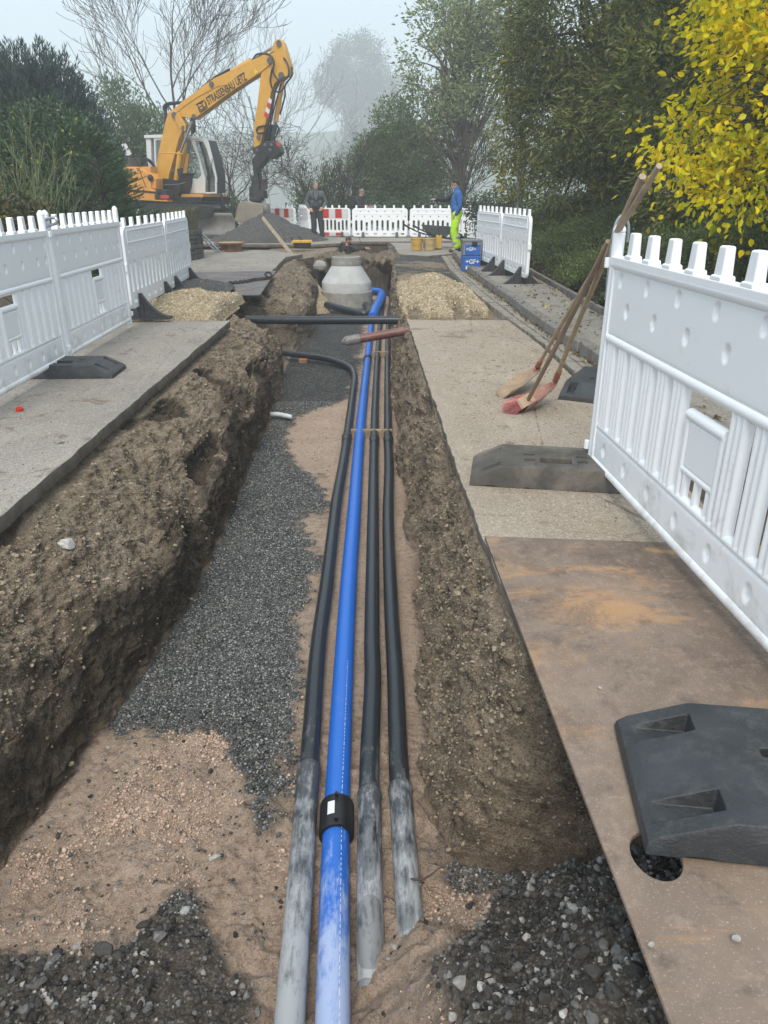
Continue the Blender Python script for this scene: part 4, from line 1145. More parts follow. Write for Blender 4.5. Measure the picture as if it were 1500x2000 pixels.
ZB = -.10
def far_b(label, px0, px1, y0, y1, stripes=False):
    a = (Y(px0, 450, y0).x, y0); b = (Y(px1, 450, y1).x, y1); L = (Vector(b) - Vector(a)).length
    return barrier_b(label, a, b, stripes, (L * .2, L * .8), ZB, L)
far_b('red and white striped barrier half hidden behind the gravel heap', 520, 579, 28.9, 27.9, True)
far_b('white slotted barrier turned edge on behind the man in grey', 585, 604, 29.4, 27.9)
far_b('red and white striped barrier right of the man in grey dungarees', 602, 686, 27.9, 27.5, True)
far_b('white slotted barrier behind the pit in front of the man in the dark jacket', 687, 797, 27.3, 27.3)
far_b('white slotted barrier between the pit and the man in blue', 799, 902, 27.2, 27.0)
far_b('white slotted barrier right behind the man in the blue jacket', 893, 990, 27.0, 25.5)

# ---------------------------------------------------------------- shovels and broom leaning on the barrier
ASH = pm('worn_ash_handle', (.47, .35, .24), .62, var=.25, scale=10, bump=.2, bs=60, dirt=(.24, .19, .15), dirt_amt=.45, dscale=6)
REDP = pm('worn_red_paint', (.42, .10, .065), .65, var=.3, scale=20, dirt=(.34, .24, .18), dirt_amt=.8, dscale=12)
REDB = pm('dusty_red_blade', (.30, .10, .07), .7, var=.35, scale=16, dirt=(.33, .235, .17), dirt_amt=1.0, dscale=9)
MUD = pm('sandy_mud_steel', (.33, .235, .155), .85, var=.3, scale=14, bump=.4, dirt=(.12, .09, .07), dirt_amt=.4, dscale=9)
def blade_mesh(base, d, n, L, W, cup, name, mat, parent, spade=False):
    """dished blade starting at base along d, dish normal n"""
    d = Vector(d).normalized(); n = Vector(n); n = (n - d * n.dot(d)).normalized(); x = d.cross(n)
    nu, nv = 13, 13; vs = []; fs = []
    for k, off in enumerate((0, .005)):
        for j in range(nv):
            v = j / (nv - 1); hw = W / 2 * (min(1, .30 + v * 3.2)) * (1 - (.42 * max(0, v - .72) / .28) ** 2 * 1.8)
            for i in range(nu):
                u = i / (nu - 1) * 2 - 1
                vs.append(Vector(base) + d * (L * v - .04 * u * u * (v > .8)) + x * (hw * u) + n * (cup * (u * u) * min(1, v * 3) - .02 * math.sin(v * PI) - off))
    m_ = nu * nv
    for j in range(nv - 1):
        for i in range(nu - 1):
            a = j * nu + i; fs.append((a, a + 1, a + nu + 1, a + nu)); fs.append((m_ + a, m_ + a + nu, m_ + a + nu + 1, m_ + a + 1))
    for i in range(nu - 1): fs.append((i, m_ + i, m_ + i + 1, i + 1)); q = (nv - 1) * nu + i; fs.append((q, q + 1, m_ + q + 1, m_ + q))
    for j in range(nv - 1): q = j * nu; fs.append((q, q + nu, m_ + q + nu, m_ + q)); q = j * nu + nu - 1; fs.append((q, m_ + q, m_ + q + nu, q + nu))
    return MB().add(vs, fs).build(name, mat, parent, 60)
LEAN = Y(1197, 480, 4.0)
def reach(s, l, py):
    k = 1.0
    while k < 1.8:
        p = s + (l - s) * k; q = p - Vector((0, 0, CAMH)); dep = q.y * CP - q.z * SP
        if 1000 - 1450 * (q.y * SP + q.z * CP) / dep < py: break
        k += .005
    return s + (l - s) * k
def shovel(label, sock, top, tip, n, hmat, smat, bmat, W, r_h=.0155):
    t = thing('shovel', label, 'shovel', group='tools leaning on the barrier'); s, tp, tip = Vector(sock), Vector(top), Vector(tip); d = (tp - s).normalized()
    side = d.cross(Vector((0, 0, 1))).normalized()
    pts = [s + d * ((tp - s).length * k / 8) + side * .012 * math.sin(k / 8 * PI) for k in range(9)]
    MB().tube(pts, [r_h * q for q in (1, 1.06, 1.06, 1.03, 1, 1.03, 1.06, 1.12, 1.0)], 14, sub=2).build('handle', hmat, t, 60)
    m = MB(); m.tube([s + d * .16, s + d * .05, s - d * .03, s.lerp(tip, .10) - Vector((0, 0, .012))], [.0215, .0225, .021, .014], 14, sub=3); m.build('socket', smat, t, 60)
    blade_mesh(s - d * .02, tip - s, n, (tip - s).length, W, .035, 'blade', bmat, t)
    return t
sC = G(1085, 742, .19); sC = Vector((sC.x, sC.y, .19)); tC = reach(sC, LEAN, 345)
shovel('shovel with bright red socket and blade, handle leaning on the barrier corner', sC, tC, G(1020, 803, .012), (-.35, .12, 1), ASH, REDP, REDB, .19)
sA = G(1050, 716, .16); LA_ = Y(1193, 480, 4.05); tA = reach(sA, LA_, 325)
shovel('shovel with a flat sand covered blade, the farthest of the leaning tools', sA, tA, G(981, 776, .012), (-.2, .10, 1), ASH, REDP, MUD, .20, .0125)
br = thing('broom', 'pink bristled street broom standing on the road with its handle on the barrier', 'broom', group='tools leaning on the barrier')
hb = G(1032, 780, .10); LB_ = Y(1184, 480, 4.04); db = (LB_ - hb).normalized()
MB().tube([hb, hb + (LB_ - hb) * .5 + Vector((.01, 0, .01)), hb + (LB_ - hb) * 1.02], [.0145, .0155, .0145], 12, sub=4).build('handle', pm('grey_worn_handle', (.27, .19, .13), .65, var=.25), br, 60)
sx_ = Vector((.62, .74, .12)).normalized(); dn_ = -(db + Vector((.55, .15, -.1))).normalized(); nn_ = sx_.cross(dn_).normalized(); sx_ = dn_.cross(nn_).normalized()
Mh = Matrix((sx_, nn_, dn_)).transposed().to_4x4(); Mh.translation = hb
MB().box((0, 0, .02), (.175, .075, .03), None).build('head', pm('beech_block', (.52, .36, .245), .7, var=.2), br, bevel=.004).matrix_world = Mh
m = MB(); rb = random.Random(5)
for k in range(700):
    u, v_ = rb.uniform(-.082, .082), rb.uniform(-.034, .034); e = Vector((u * 1.55 + rb.gauss(0, .006), v_ * 1.9 + rb.gauss(0, .008), .03 + .125 + rb.uniform(-.012, .006)))
    a = Vector((u, v_, .03)); w_ = .0018; m.add([a + Vector((-w_, 0, 0)), a + Vector((w_, 0, 0)), a + Vector((0, w_, 0)), e + Vector((-w_, 0, 0)), e + Vector((w_, 0, 0)), e + Vector((0, w_, 0))], [(0, 1, 4, 3), (1, 2, 5, 4), (2, 0, 3, 5)])
m.build('bristles', pm('pink_bristle', (.50, .17, .16), .6, var=.4, scale=60, bump=0), br, 0).matrix_world = Mh

# ---------------------------------------------------------------- cases, buckets, wheelbarrow, drilled staff, ring, plate compactor bits
BLUEC = pm('blue_case', (.015, .115, .42), .45, var=.12, dirt=(.2, .22, .24), dirt_amt=.2)
GREYC = pm('grey_case', (.20, .21, .215), .5, var=.15, dirt=(.32, .3, .27), dirt_amt=.3)
def case(name, label, z, h, top_grey, size):
    t = thing(name, label, 'case', (1.555, 15.45, z), group='stacked cases at the barrier'); w = .36
    MB().box((w / 2, .2, h / 2), (w, .40, h - .004)).build('body', BLUEC if not top_grey else GREYC, t, bevel=.012)
    if top_grey:
        MB().box((w / 2, .2, h + .012), (w + .02, .42, .035)).build('lid', GREYC, t, bevel=.008)
        MB().box((w * .62, -.012, h - .05), (.10, .03, .075)).build('latch', BLACK, t, bevel=.005)
        MB().box((w / 2 + .01, -.006, h * .42), (w - .06, .008, h * .7)).build('front_panel', BLUEC, t, bevel=.003)
    me = text_mesh('+GF+', size, .003); M = Matrix.Translation((.055, -.013 if top_grey else -.004, h * (.36 if top_grey else .52))) @ Matrix.Rotation(R(90), 4, 'X')
    put(me, 'lettering', WHITEL, t, M, 0)
    if not top_grey:
        m = MB()
        for k, (dx, s) in enumerate(((0, .07), (.035, .05))): m.prism([(dx, 0), (dx + s, 0), (dx + s * .8, s), (dx + s * .15, s * .9)], 0, .003, 0, Matrix.Translation((.06, -.006, .05)) @ Matrix.Rotation(R(90), 4, 'X'))
        m.build('emblem', WHITEL, t)
    return t
case('tool_case', 'blue case with white lettering at the bottom of the stack by the right barrier', 0, .30, False, .115)
case('tool_case', 'grey lidded case with blue front on top of the blue one by the right barrier', .302, .27, True, .085)
YEL = pm('yellow_tub_plastic', (.66, .40, .045), .5, var=.15, dirt=(.45, .38, .25), dirt_amt=.5, dscale=9)
def tub(x, y, lab, r=.165, h=.29, mat=YEL):
    t = thing('bucket', lab, 'bucket', (x, y, .0), group='yellow buckets')
    MB().lathe([(r * .78, 0), (r, h), (r + .014, h), (r + .014, h + .018), (r - .008, h + .018), (r * .76, .03), (0, .03)], 28).build('tub', mat, t, 30)
    MB().tube([(-r - .01, 0, h - .02), (-r * .8, -.1, h - .10), (0, -.17, h - .15), (r * .8, -.1, h - .10), (r + .01, 0, h - .02)], .006, 6, sub=5).build('handle', GALV, t)
    return t
tub(.90, 21.55, 'dirty yellow bucket, left of the touching pair on the far road')
tub(1.25, 21.5, 'sand smeared yellow bucket, right of the touching pair on the far road', mat=pm('sandy_tub', (.58, .40, .16), .6, dirt=(.5, .4, .28), dirt_amt=.6, dscale=9))
t = thing('jerry_can', 'flat yellow canister standing behind the buckets', 'canister', (1.52, 21.9, 0))
MB().box((0, 0, .19), (.16, .24, .36)).build('body', YEL, t, bevel=.03); MB().tube([(0, -.05, .39), (0, .07, .39)], .02, 8).build('handle', YEL, t); MB().tube([(0, -.09, .36), (0, -.09, .41)], .025, 10).build('cap', BLACK, t)
# wheelbarrow seen from behind the tray
wb = thing('wheelbarrow', 'grey wheelbarrow with dark legs beside the man in hi-vis trousers', 'wheelbarrow', (1.55, 22.4, 0), R(25))
m = MB(); o1 = [(-.42, -.30), (.42, -.26), (.42, .26), (-.42, .30)]; i1 = [(-.22, -.2), (.16, -.17), (.16, .17), (-.22, .2)]
vs = [(x, y_v, .62 if x < 0 else .56) for x, y_v in o1] + [(x, y_v, .30) for x, y_v in i1] + [(x * .97, y_v * .96, .615 if x < 0 else .555) for x, y_v in o1] + [(x * .95, y_v * .95, .315) for x, y_v in i1]
m.add(vs, [(0, 1, 5, 4), (1, 2, 6, 5), (2, 3, 7, 6), (3, 0, 4, 7), (4, 5, 6, 7), (9, 8, 12, 13), (10, 9, 13, 14), (11, 10, 14, 15), (8, 11, 15, 12), (15, 14, 13, 12), (0, 8, 9, 1), (1, 9, 10, 2), (2, 10, 11, 3), (3, 11, 8, 0)]); m.build('tray', pm('tray_steel', (.17, .19, .21), .5, .3, dirt=(.35, .32, .28), dirt_amt=.4), wb, 25)
for s in (-1, 1):
    MB().tube([(-.95, s * .28, .62), (-.5, s * .27, .42), (.1, s * .2, .28), (.62, s * .07, .2)], .018, 8, sub=4).build('frame_tube', BLACK, wb)
    MB().tube([(-.28, s * .23, .33), (-.33, s * .27, .02), (-.15, s * .27, .02), (-.08, s * .22, .3)], .016, 8, sub=3).build('leg', BLACK, wb)
    MB().tube([(-.97, s * .28, .63), (-.83, s * .28, .56)], .024, 8).build('grip', BLACK, wb)
wh = MB(); wh.lathe([(.10, -.035), (.18, -.045), (.195, 0), (.18, .045), (.10, .035)], 24, 0, Matrix.Translation((.62, 0, .2)) @ Matrix.Rotation(R(90), 4, 'X')); wh.build('wheel', BLACK, wb)
# drilled wooden staff leaning across the far trench corner
a, b = Vector((-3.25, 25.0, .62)), Vector((-.92, 15.6, -.93))
a = Y(513, 425, 24.0); b = Y(650, 598, 17.6); b.z = max(b.z, -.96)
st = MB(); L = (b - a).length; n_ = 13
M = rot2(a, b); M.translation = a
ou = [(-.045, 0), (.045, 0), (.045, L), (-.045, L)]
hs = [[(.013 * math.cos(t_), (k + .5) * L / n_ + .02 * math.sin(t_)) for t_ in np.linspace(0, 2 * PI, 9)[:-1]] for k in range(n_)]
me = curve_mesh([ou] + hs, .035, 0)
put(me, 'slotted_plank', pm('weathered_board', (.43, .34, .23), .75, var=.3, scale=8, dirt=(.25, .19, .13), dirt_amt=.4), None, M @ Matrix.Rotation(R(60), 4, 'Y'))
tag(bpy.data.objects['slotted_plank'], 'long pale plank with a row of holes leaning from gravel heap into the trench', 'plank')
# rusty flanged ring, grid frames, yellow hand tool
RUSTY = pm('orange_rust', (.20, .085, .04), .8, var=.4, scale=12, bump=.5, dirt=(.32, .2, .11), dirt_amt=.5, dscale=8)
t = thing('iron_ring', 'rusty flanged iron ring with lid standing on the far left road', 'iron ring', (-4.15, 21.3, .0))
MB().lathe([(.33, 0), (.30, .02), (.30, .17), (.44, .19), (.44, .215), (.34, .215), (.27, .20), (.27, 0)], 40).build('ring', RUSTY, t, 30)
MB().lathe([(.0, .205), (.30, .205), (.33, .218), (.0, .222)], 36).build('lid', pm('sandy_lid', (.4, .3, .16), .8), t, 30)
t = thing('steel_prop', 'grey steel folding props leaning beside the stone wall', 'prop', (-4.6, 20.6, 0))
for k, dx in enumerate((0, .10)):
    m = MB(); m.bar((-.25 + dx, 0, .48), (.22 + dx, -.1, .02), .05, .03)
    for q in range(6): u = q / 5; m.bar((-.25 + dx + .47 * u, -.02, .48 - .46 * u), (-.16 + dx + .47 * u, -.02, .50 - .46 * u), .02, .02)
    m.build('channel', GALV, t, bevel=.004)
t = thing('hand_compactor', 'yellow machine part lying on the ground behind the leaning plank', 'machine part', (-2.35, 22.6, .0), R(8))
MB().box((0, 0, .16), (.62, .34, .07), tx=.9).build('cover', pm('yellow_paint', (.66, .38, .03), .45, dirt=(.3, .22, .12), dirt_amt=.4), t, bevel=.02)
MB().box((0, .02, .07), (.5, .3, .13)).build('base', BLACK, t, bevel=.015)
MB().tube([(-.25, 0, .18), (-.3, 0, .26), (-.1, 0, .30), (0, 0, .2)], .016, 8, sub=4).build('handle', BLACK, t)
# little things
m = MB(); m.lathe([(.024, 0), (.026, .004), (.025, .028), (.021, .03)], 16); q = G(38, 803, 0); m.lathe([(.012, .03), (.012, .034)], 12)
o = m.build('bottle_cap', pm('red_plastic', (.62, .03, .015), .4, var=.1)); o.location = q; o.rotation_euler = (0, R(12), 0); tag(o, 'small bright red plastic cap on the left road', 'cap')
def stone(label, loc, s, mat=None, seed=1):
    me = stones_mesh('stone', np.zeros((1, 3)), [1], mat or SM_pale, 3, seed, rough=.3); me.transform(Matrix.Diagonal((s * 1.2, s, s, 1))); o = link('stone', me); o.location = loc; tag(o, label, 'stone'); return o
SM_pale = stone_mat('pale_stone', [(0, (.36, .35, .33)), (1, (.5, .48, .45))])
stone('flat pale pebble on the rusty plate below the rubber foot, right of the hole', G(1440, 1832, .03), .011, seed=3)
stone('white grey pebble near the edge of the rusty plate, low in the picture', G(1272, 1845, .03), .009, seed=4)
stone('small pale pebble on the rusty plate above the rubber foot', G(1172, 1343, .03), .008, seed=5)
stone('grey flat stone stuck in the upper left trench wall', Vector((-1.62, 3.42, -.20)), .05, seed=6)
stone('angular pale grey stone lying on the sand left of the conduits', Vector((-.66, 2.13, -.93)), .022, seed=7)
stone('rounded dark stone on top of the left foreground gravel', Vector((-.93, 1.68, -.85)), .035, SM_coarse, 8)
o = leaves_mesh('leaf', np.array([[.905, 1.40, .125]]), np.array([[.6, .7, .2]]), .035, .025, leaf_mat('dry_leaf', [(0, (.34, .2, .1)), (1, (.4, .25, .12))]), 3)
tag(link('dry_leaf', o), 'curled brown dry leaf on the black rubber foot in the foreground', 'leaf')
o = leaves_mesh('yleaf', np.array([list(G(1063, 602, .12))]), np.array([[.6, .2, .2]]), .09, .06, leaf_mat('fallen_leaf_yellow', [(0, (.65, .5, .03)), (1, (.7, .5, .03))]), 4)
tag(link('yellow_leaf', o), 'single yellow leaf lying on the pavement by the kerb', 'leaf')

# ================================================================ VEGETATION
BARK = pm('bark_grey', (.10, .085, .07), .9, var=.35, scale=14, bump=.5, bs=50, dirt=(.10, .12, .06), dirt_amt=.4)
BARKD = pm('bark_dark', (.05, .042, .035), .9, var=.3, scale=14, bump=.4, bs=50)
def unit(v): return v / (np.linalg.norm(v, axis=-1, keepdims=True) + 1e-9)
def in_blob(rng, n, c, r, shell=.5):
    d = unit(rng.normal(size=(n, 3))); rad = rng.random(n) ** (1 / 3.) * (1 - shell) + shell * rng.uniform(.75, 1.0, n)
    return np.array(c) + d * rad[:, None] * np.array(r), d
def crown(name, parent, blobs, nclump, per, spread, L, W, mat, seed, oval=False, droop=0.0, up=0.0, gap=.0, shell=.45, dirmode='rand'):
    """leaf clumps through the volume of several blobs"""
    rng = np.random.default_rng(seed); Ps = []; Ds = []; vol = np.array([b[3] * b[4] * b[5] for b in blobs]) ** .75; vol /= vol.sum()
    Rn = []
    for b, v in zip(blobs, vol):
        n = max(3, int(nclump * v)); c, d = in_blob(rng, n, b[:3], b[3:6], shell)
        if gap: k = fbm(c, .9, 3, seed) > -gap; c, d = c[k], d[k]
        m_ = rng.integers(int(per * .5), int(per * 1.5), len(c))
        idx = np.repeat(np.arange(len(c)), m_); s = spread * rng.uniform(.6, 1.3, len(c))[idx]
        off = rng.normal(size=(len(idx), 3)) * s[:, None] * [1, 1, .75]
        p = c[idx] + off
        dd = unit(off) * .6 + d[idx] * .5 + rng.normal(size=off.shape) * .45
        dd[:, 2] += up - droop
        Ps.append(p); Ds.append(dd); Rn.append(np.clip(rng.random(len(c))[idx] * .5 + rng.random(len(idx)) * .5, 0, 1))
    P_ = np.concatenate(Ps); D = np.concatenate(Ds); rn = np.concatenate(Rn); n = len(P_)
    me = leaves_mesh(name, P_, D, L * rng.uniform(.6, 1.3, n), W * rng.uniform(.7, 1.3, n), mat, seed + 1, rnd=rn, oval=oval)
    return link(name, me, parent), P_
def limbs(m, root, tips, r0, rng, bend=.2, n=5, sides=5):
    """tapering limbs from along the trunk to the tips"""
    for t in tips:
        h = rng.uniform(.25, .85); a = Vector(root[0]).lerp(Vector(root[1]), h); b = Vector(t)
        mid = a.lerp(b, .5) + Vector(rng.normal(size=3) * bend * (b - a).length * .3) + Vector((0, 0, .12 * (b - a).length))
        m.tube([a, mid, b], [r0 * (1 - h * .5) * .45, r0 * .22, r0 * .05], sides, sub=n, cap=False)
def tree(name, label, cat, base, top, r0, blobs, nclump, per, spread, L, W, mat, seed, bark=None, group=None, twigs=30, **k):
    t = thing(name, label, cat, tuple(base), group=group); rng = np.random.default_rng(seed)
    bl = [tuple(np.array(b[:3]) - np.array(base)) + tuple(b[3:6]) for b in blobs]; tp = Vector(top) - Vector(base)
    m = MB(); m.tube([(0, 0, -.3), tp * .35 + Vector((rng.normal() * .1, 0, 0)), tp], [r0, r0 * .75, r0 * .2], 9, sub=6)
    tips = [in_blob(rng, 1, b[:3], (b[3] * .9, b[4] * .9, b[5] * .9))[0][0] for b in bl for _ in range(max(3, twigs // len(bl)))]
    limbs(m, ((0, 0, 0), tuple(tp)), tips, r0, rng); m.build('trunk', bark or BARK, t, 60)
    crown('crown', t, bl, nclump, per, spread, L, W, mat, seed, **k)
    return t
def bare(name, label, cat, base, h, r0, seed, spreadang=38, levels=4, kids=(5, 5, 4, 3), bark=None, lean=(0, 0, 1), stems=1, group=None, up=.25, tw=.006, lr=(.45, .7), leafm=None, nleaf=0, split=.25, ls=.09):
    """leafless tree: recursive, tapering, upward-curving twigs"""
    t = thing(name, label, cat, tuple(base), group=group); rnd = random.Random(seed); m = MB(); ends = []
    def grow(p, d, L, r, lev):
        n = 7 if lev == 0 else 5; pts = [p]; q = p.copy(); dd = d.copy()
        for i in range(n):
            dd = (dd + Vector((rnd.gauss(0, .11), rnd.gauss(0, .11), rnd.gauss(0, .06) + (up * .2 if lev else .03)))).normalized()
            q = q + dd * L / n; pts.append(q.copy())
        rr = [max(tw, r * (1 - .78 * i / n)) for i in range(n + 1)]
        m.tube(pts, rr, 7 if lev == 0 else (5 if lev < 2 else 3), cap=False)
        if lev >= levels: ends.append((q, dd)); return
        for k in range(kids[lev]):
            u = split + (1 - split) * (k + rnd.random()) / kids[lev]; i = min(n - 1, int(u * n)); a = pts[i].lerp(pts[i + 1], u * n - i)
            ax = (pts[i + 1] - pts[i]).normalized(); side = ax.cross(Vector((rnd.gauss(0, 1), rnd.gauss(0, 1), rnd.gauss(0, 1)))).normalized()
            an = R(rnd.uniform(.6, 1.25) * spreadang); nd = (ax * math.cos(an) + side * math.sin(an)).normalized()
            grow(a, nd, L * rnd.uniform(*lr) * (1.15 - .4 * u), max(tw, rr[i] * .6), lev + 1)
    for s in range(stems):
        d = Vector(lean) + Vector((rnd.gauss(0, .28), rnd.gauss(0, .28), 0)) * (stems > 1)
        grow(Vector((rnd.gauss(0, .12) * (stems > 1), rnd.gauss(0, .1) * (stems > 1), -.2)), d.normalized(), h * rnd.uniform(.85, 1.0), r0, 0)
    m.build('branches', bark or BARK, t, 60)
    if nleaf:
        rng = np.random.default_rng(seed); E_ = np.array([tuple(e[0]) for e in ends]); i = rng.integers(0, len(E_), nleaf)
        P_ = E_[i] + rng.normal(size=(nleaf, 3)) * .12
        link('leaves', leaves_mesh('leaves', P_, rng.normal(size=(nleaf, 3)), ls, ls * .5, leafm, seed), t)
    return t

L_DARK = leaf_mat('dark_evergreen_leaf', [(0, (.018, .032, .016)), (.5, (.040, .066, .028)), (1, (.085, .12, .045))], .5, .2)
L_CYP = leaf_mat('cypress_spray', [(0, (.022, .042, .038)), (.5, (.05, .085, .075)), (1, (.10, .155, .13))], .7, .15)
L_LAUR = leaf_mat('laurel_leaf', [(0, (.022, .046, .020)), (.5, (.050, .098, .038)), (1, (.11, .18, .075))], .35, .2)
L_FIR = leaf_mat('fir_needle', [(0, (.014, .036, .016)), (.5, (.036, .082, .032)), (1, (.085, .15, .06))], .5, .15)
L_MID = leaf_mat('mid_green_leaf', [(0, (.055, .088, .034)), (.5, (.12, .175, .07)), (1, (.24, .31, .14))], .5, .3)
L_GRN = leaf_mat('soft_green_leaf', [(0, (.06, .095, .045)), (.5, (.12, .18, .09)), (1, (.22, .30, .16))], .5, .35)
L_WIL = leaf_mat('greyish_willow_leaf', [(0, (.11, .145, .065)), (.5, (.25, .30, .14)), (.9, (.42, .46, .24)), (1, (.58, .52, .15))], .55, .35)
L_OLV = leaf_mat('olive_narrow_leaf', [(0, (.038, .052, .014)), (.45, (.105, .13, .034)), (.85, (.25, .26, .07)), (1, (.55, .43, .06))], .5, .3)
L_YEL = leaf_mat('yellow_leaf', [(0, (.15, .24, .02)), (.22, (.48, .50, .02)), (.6, (.88, .74, .012)), (1, (.95, .66, .03))], .45, .55)
L_YG = leaf_mat('yellow_green_leaf', [(0, (.07, .10, .02)), (.5, (.22, .22, .03)), (1, (.50, .38, .03))], .5, .35)
L_COT = leaf_mat('cotoneaster_leaf', [(0, (.022, .036, .012)), (.5, (.075, .112, .032)), (.9, (.19, .24, .065)), (1, (.33, .35, .10))], .4, .15)
L_BRN = leaf_mat('autumn_shrub_leaf', [(0, (.03, .04, .015)), (.4, (.07, .075, .03)), (.8, (.16, .11, .05)), (1, (.2, .22, .05))], .5, .3)
L_FOG = leaf_mat('far_foliage', [(0, (.02, .028, .018)), (1, (.06, .07, .045))], .6, .2)

# ---- left side
# broad conifer dome made of upright feathery sprays
def cypress():
    base = (-8.3, 19.0, -.1); t = thing('conifer', 'huge blue green feathery conifer dome at the left edge, taller than everything near it', 'conifer', base)
    rng = np.random.default_rng(5); n = 3400
    th = rng.uniform(0, 2 * PI, n); ph = np.arccos(rng.uniform(-.1, 1, n))
    rr = np.array([2.1, 2.1, 3.75]); lump = 1 + .10 * vn(np.stack([np.cos(th) * 2, np.sin(th) * 2, ph * 2], 1), 1.2, 3)
    sh = rng.uniform(.72, 1.0, n) * lump
    sp_ = np.sin(ph) ** .62; d = np.stack([sp_ * np.cos(th), sp_ * np.sin(th), np.cos(ph)], 1)
    c = d * rr * sh[:, None] + [0, 0, .55]
    ax = unit(d * .75 + np.array([0, 0, .85]) + rng.normal(size=(n, 3)) * .13)
    per = 26; idx = np.repeat(np.arange(n), per); u = np.tile(np.linspace(0, 1, per), n)
    Ls = rng.uniform(.28, .5, n)[idx]
    side = unit(np.cross(ax[idx], rng.normal(size=(n * per, 3))))
    P_ = c[idx] + ax[idx] * (u * Ls)[:, None] + side * (.075 * (1 - u * .8))[:, None] * rng.random(n * per)[:, None]
    D = ax[idx] * 1.0 + side * (.75 * (1 - u * .5))[:, None]
    rn = np.clip(.25 * rng.random(n)[idx] + .35 * u + .3 * rng.random(n * per), 0, 1)
    link('crown', leaves_mesh('crown', P_, D, .13 * rng.uniform(.7, 1.3, n * per), .028, L_CYP, 6, rnd=rn), t)
    m = MB(); m.tube([(0, 0, -.2), (0, 0, 3.8)], [.25, .06], 8); limbs(m, ((0, 0, 0), (0, 0, 3.8)), [tuple(v) for v in c[::45] * .9], .16, rng); m.build('trunk', BARKD, t, 60)
    # dark solid core put inside the crown to keep daylight from shining through
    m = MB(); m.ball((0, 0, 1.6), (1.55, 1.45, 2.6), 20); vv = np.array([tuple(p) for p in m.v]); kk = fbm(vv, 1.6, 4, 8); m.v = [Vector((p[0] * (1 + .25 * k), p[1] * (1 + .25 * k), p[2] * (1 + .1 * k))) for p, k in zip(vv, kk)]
    m.build('light_block_core', pm('dark_core', (.016, .014, .011), 1, var=.4, scale=9, bump=1, bs=30), t)
cypress()
g0 = -.1
tree('laurel_shrub', 'dense dark green broadleaved shrub between the dome conifer and the excavator', 'shrub', (-5.9, 15.6, g0), (-5.9, 15.6, 2.2), .09,
     [(-6.3, 15.6, 1.7, 1.1, .9, 1.35), (-5.65, 15.3, 1.35, .75, .8, 1.25), (-6.9, 15.2, 1.0, .9, .8, 1.3), (-5.2, 15.0, .5, .65, .8, .8)], 900, 40, .13, .085, .042, L_LAUR, 21, shell=.75, gap=.5)
def fir():
    b = (-4.42, 12.6, g0); t = thing('fir_tree', 'small dark green fir with wide skirt of branches just behind the left barriers', 'fir', b)
    rng = np.random.default_rng(9); m = MB(); m.tube([(0, 0, 0), (.02, 0, 2.35)], [.05, .008], 7); PP = []; DD = []; RN = []
    z = .25
    while z < 2.3:
        f = 1 - z / 2.4; R0 = .18 + 1.18 * f ** .85; nb = int(7 + 7 * f)
        for k in range(nb):
            a = rng.uniform(0, 2 * PI); Lb = R0 * rng.uniform(.75, 1.08); zz = z + rng.uniform(-.07, .07)
            d = np.array([math.cos(a), math.sin(a), .12 + .35 * (1 - f)]); d /= np.linalg.norm(d)
            end = np.array([0, 0, zz]) + d * Lb; m.tube([(0, 0, zz), tuple(end)], [.012, .003], 3, cap=False)
            sub = [(0., d, Lb)]
            for q in range(int(5 + Lb * 9)):
                u = rng.uniform(.25, 1); s = 1 if q % 2 else -1; sd_ = np.array([-d[1] * s, d[0] * s, .12]) * .75 + d * .75; sub.append((u, sd_ / np.linalg.norm(sd_), Lb * .34 * (1.15 - u * .6)))
            for (u, sd_, sl2) in sub:
                p0 = np.array([0, 0, zz]) + d * Lb * u; nn = int(max(6, sl2 / .008)); v = rng.random(nn)
                if u == 0.: v = .3 + .7 * v
                PP.append(p0 + sd_ * (v * sl2)[:, None]); w = rng.normal(size=(nn, 3)); w[:, 2] = np.abs(w[:, 2]) * .6 + .2
                DD.append(sd_ * 1.1 + unit(w) * .9); RN.append(np.clip(.2 + .5 * v * u + .35 * rng.random(nn), 0, 1))
        z += .13
    m.build('trunk', BARKD, t, 60); P_ = np.concatenate(PP); D = np.concatenate(DD); rn = np.concatenate(RN)
    link('needles', leaves_mesh('needles', P_, D, .040 * rng.uniform(.8, 1.3, len(P_)), .0065, L_FIR, 4, rnd=rn), t)
fir()
bare('twiggy_bush', 'bush of thin pale green upright twigs with a few yellow leaves at the left', 'bush', (-5.25, 11.3, g0), 1.9, .013, 31, 16, 3, (3, 3, 2), pm('green_twig', (.14, .17, .075), .7), stems=15, up=.3, tw=.0035, leafm=L_YG, nleaf=170, ls=.06)
tree('leafy_bush', 'low brown and green autumn bush in the lower left corner behind the barriers', 'bush', (-4.6, 9.6, g0), (-4.6, 9.6, .7), .03,
     [(-4.85, 9.7, 1.0, .6, .6, .55), (-4.25, 9.9, .85, .4, .5, .45), (-5.5, 9.9, 1.1, .5, .5, .6)], 280, 20, .12, .075, .045, L_BRN, 33, shell=.4)
tree('laurel_shrub', 'dark evergreen shrub filling the far left edge below the dome conifer', 'shrub', (-8.2, 15.5, g0), (-8.2, 15.5, 1.5), .08,
     [(-8.4, 15.5, 1.0, 1.2, .9, 1.2), (-7.2, 14.2, .5, .9, .8, .9), (-6.2, 13.6, .35, .9, .7, .75)], 600, 36, .14, .085, .04, L_LAUR, 23, shell=.75)
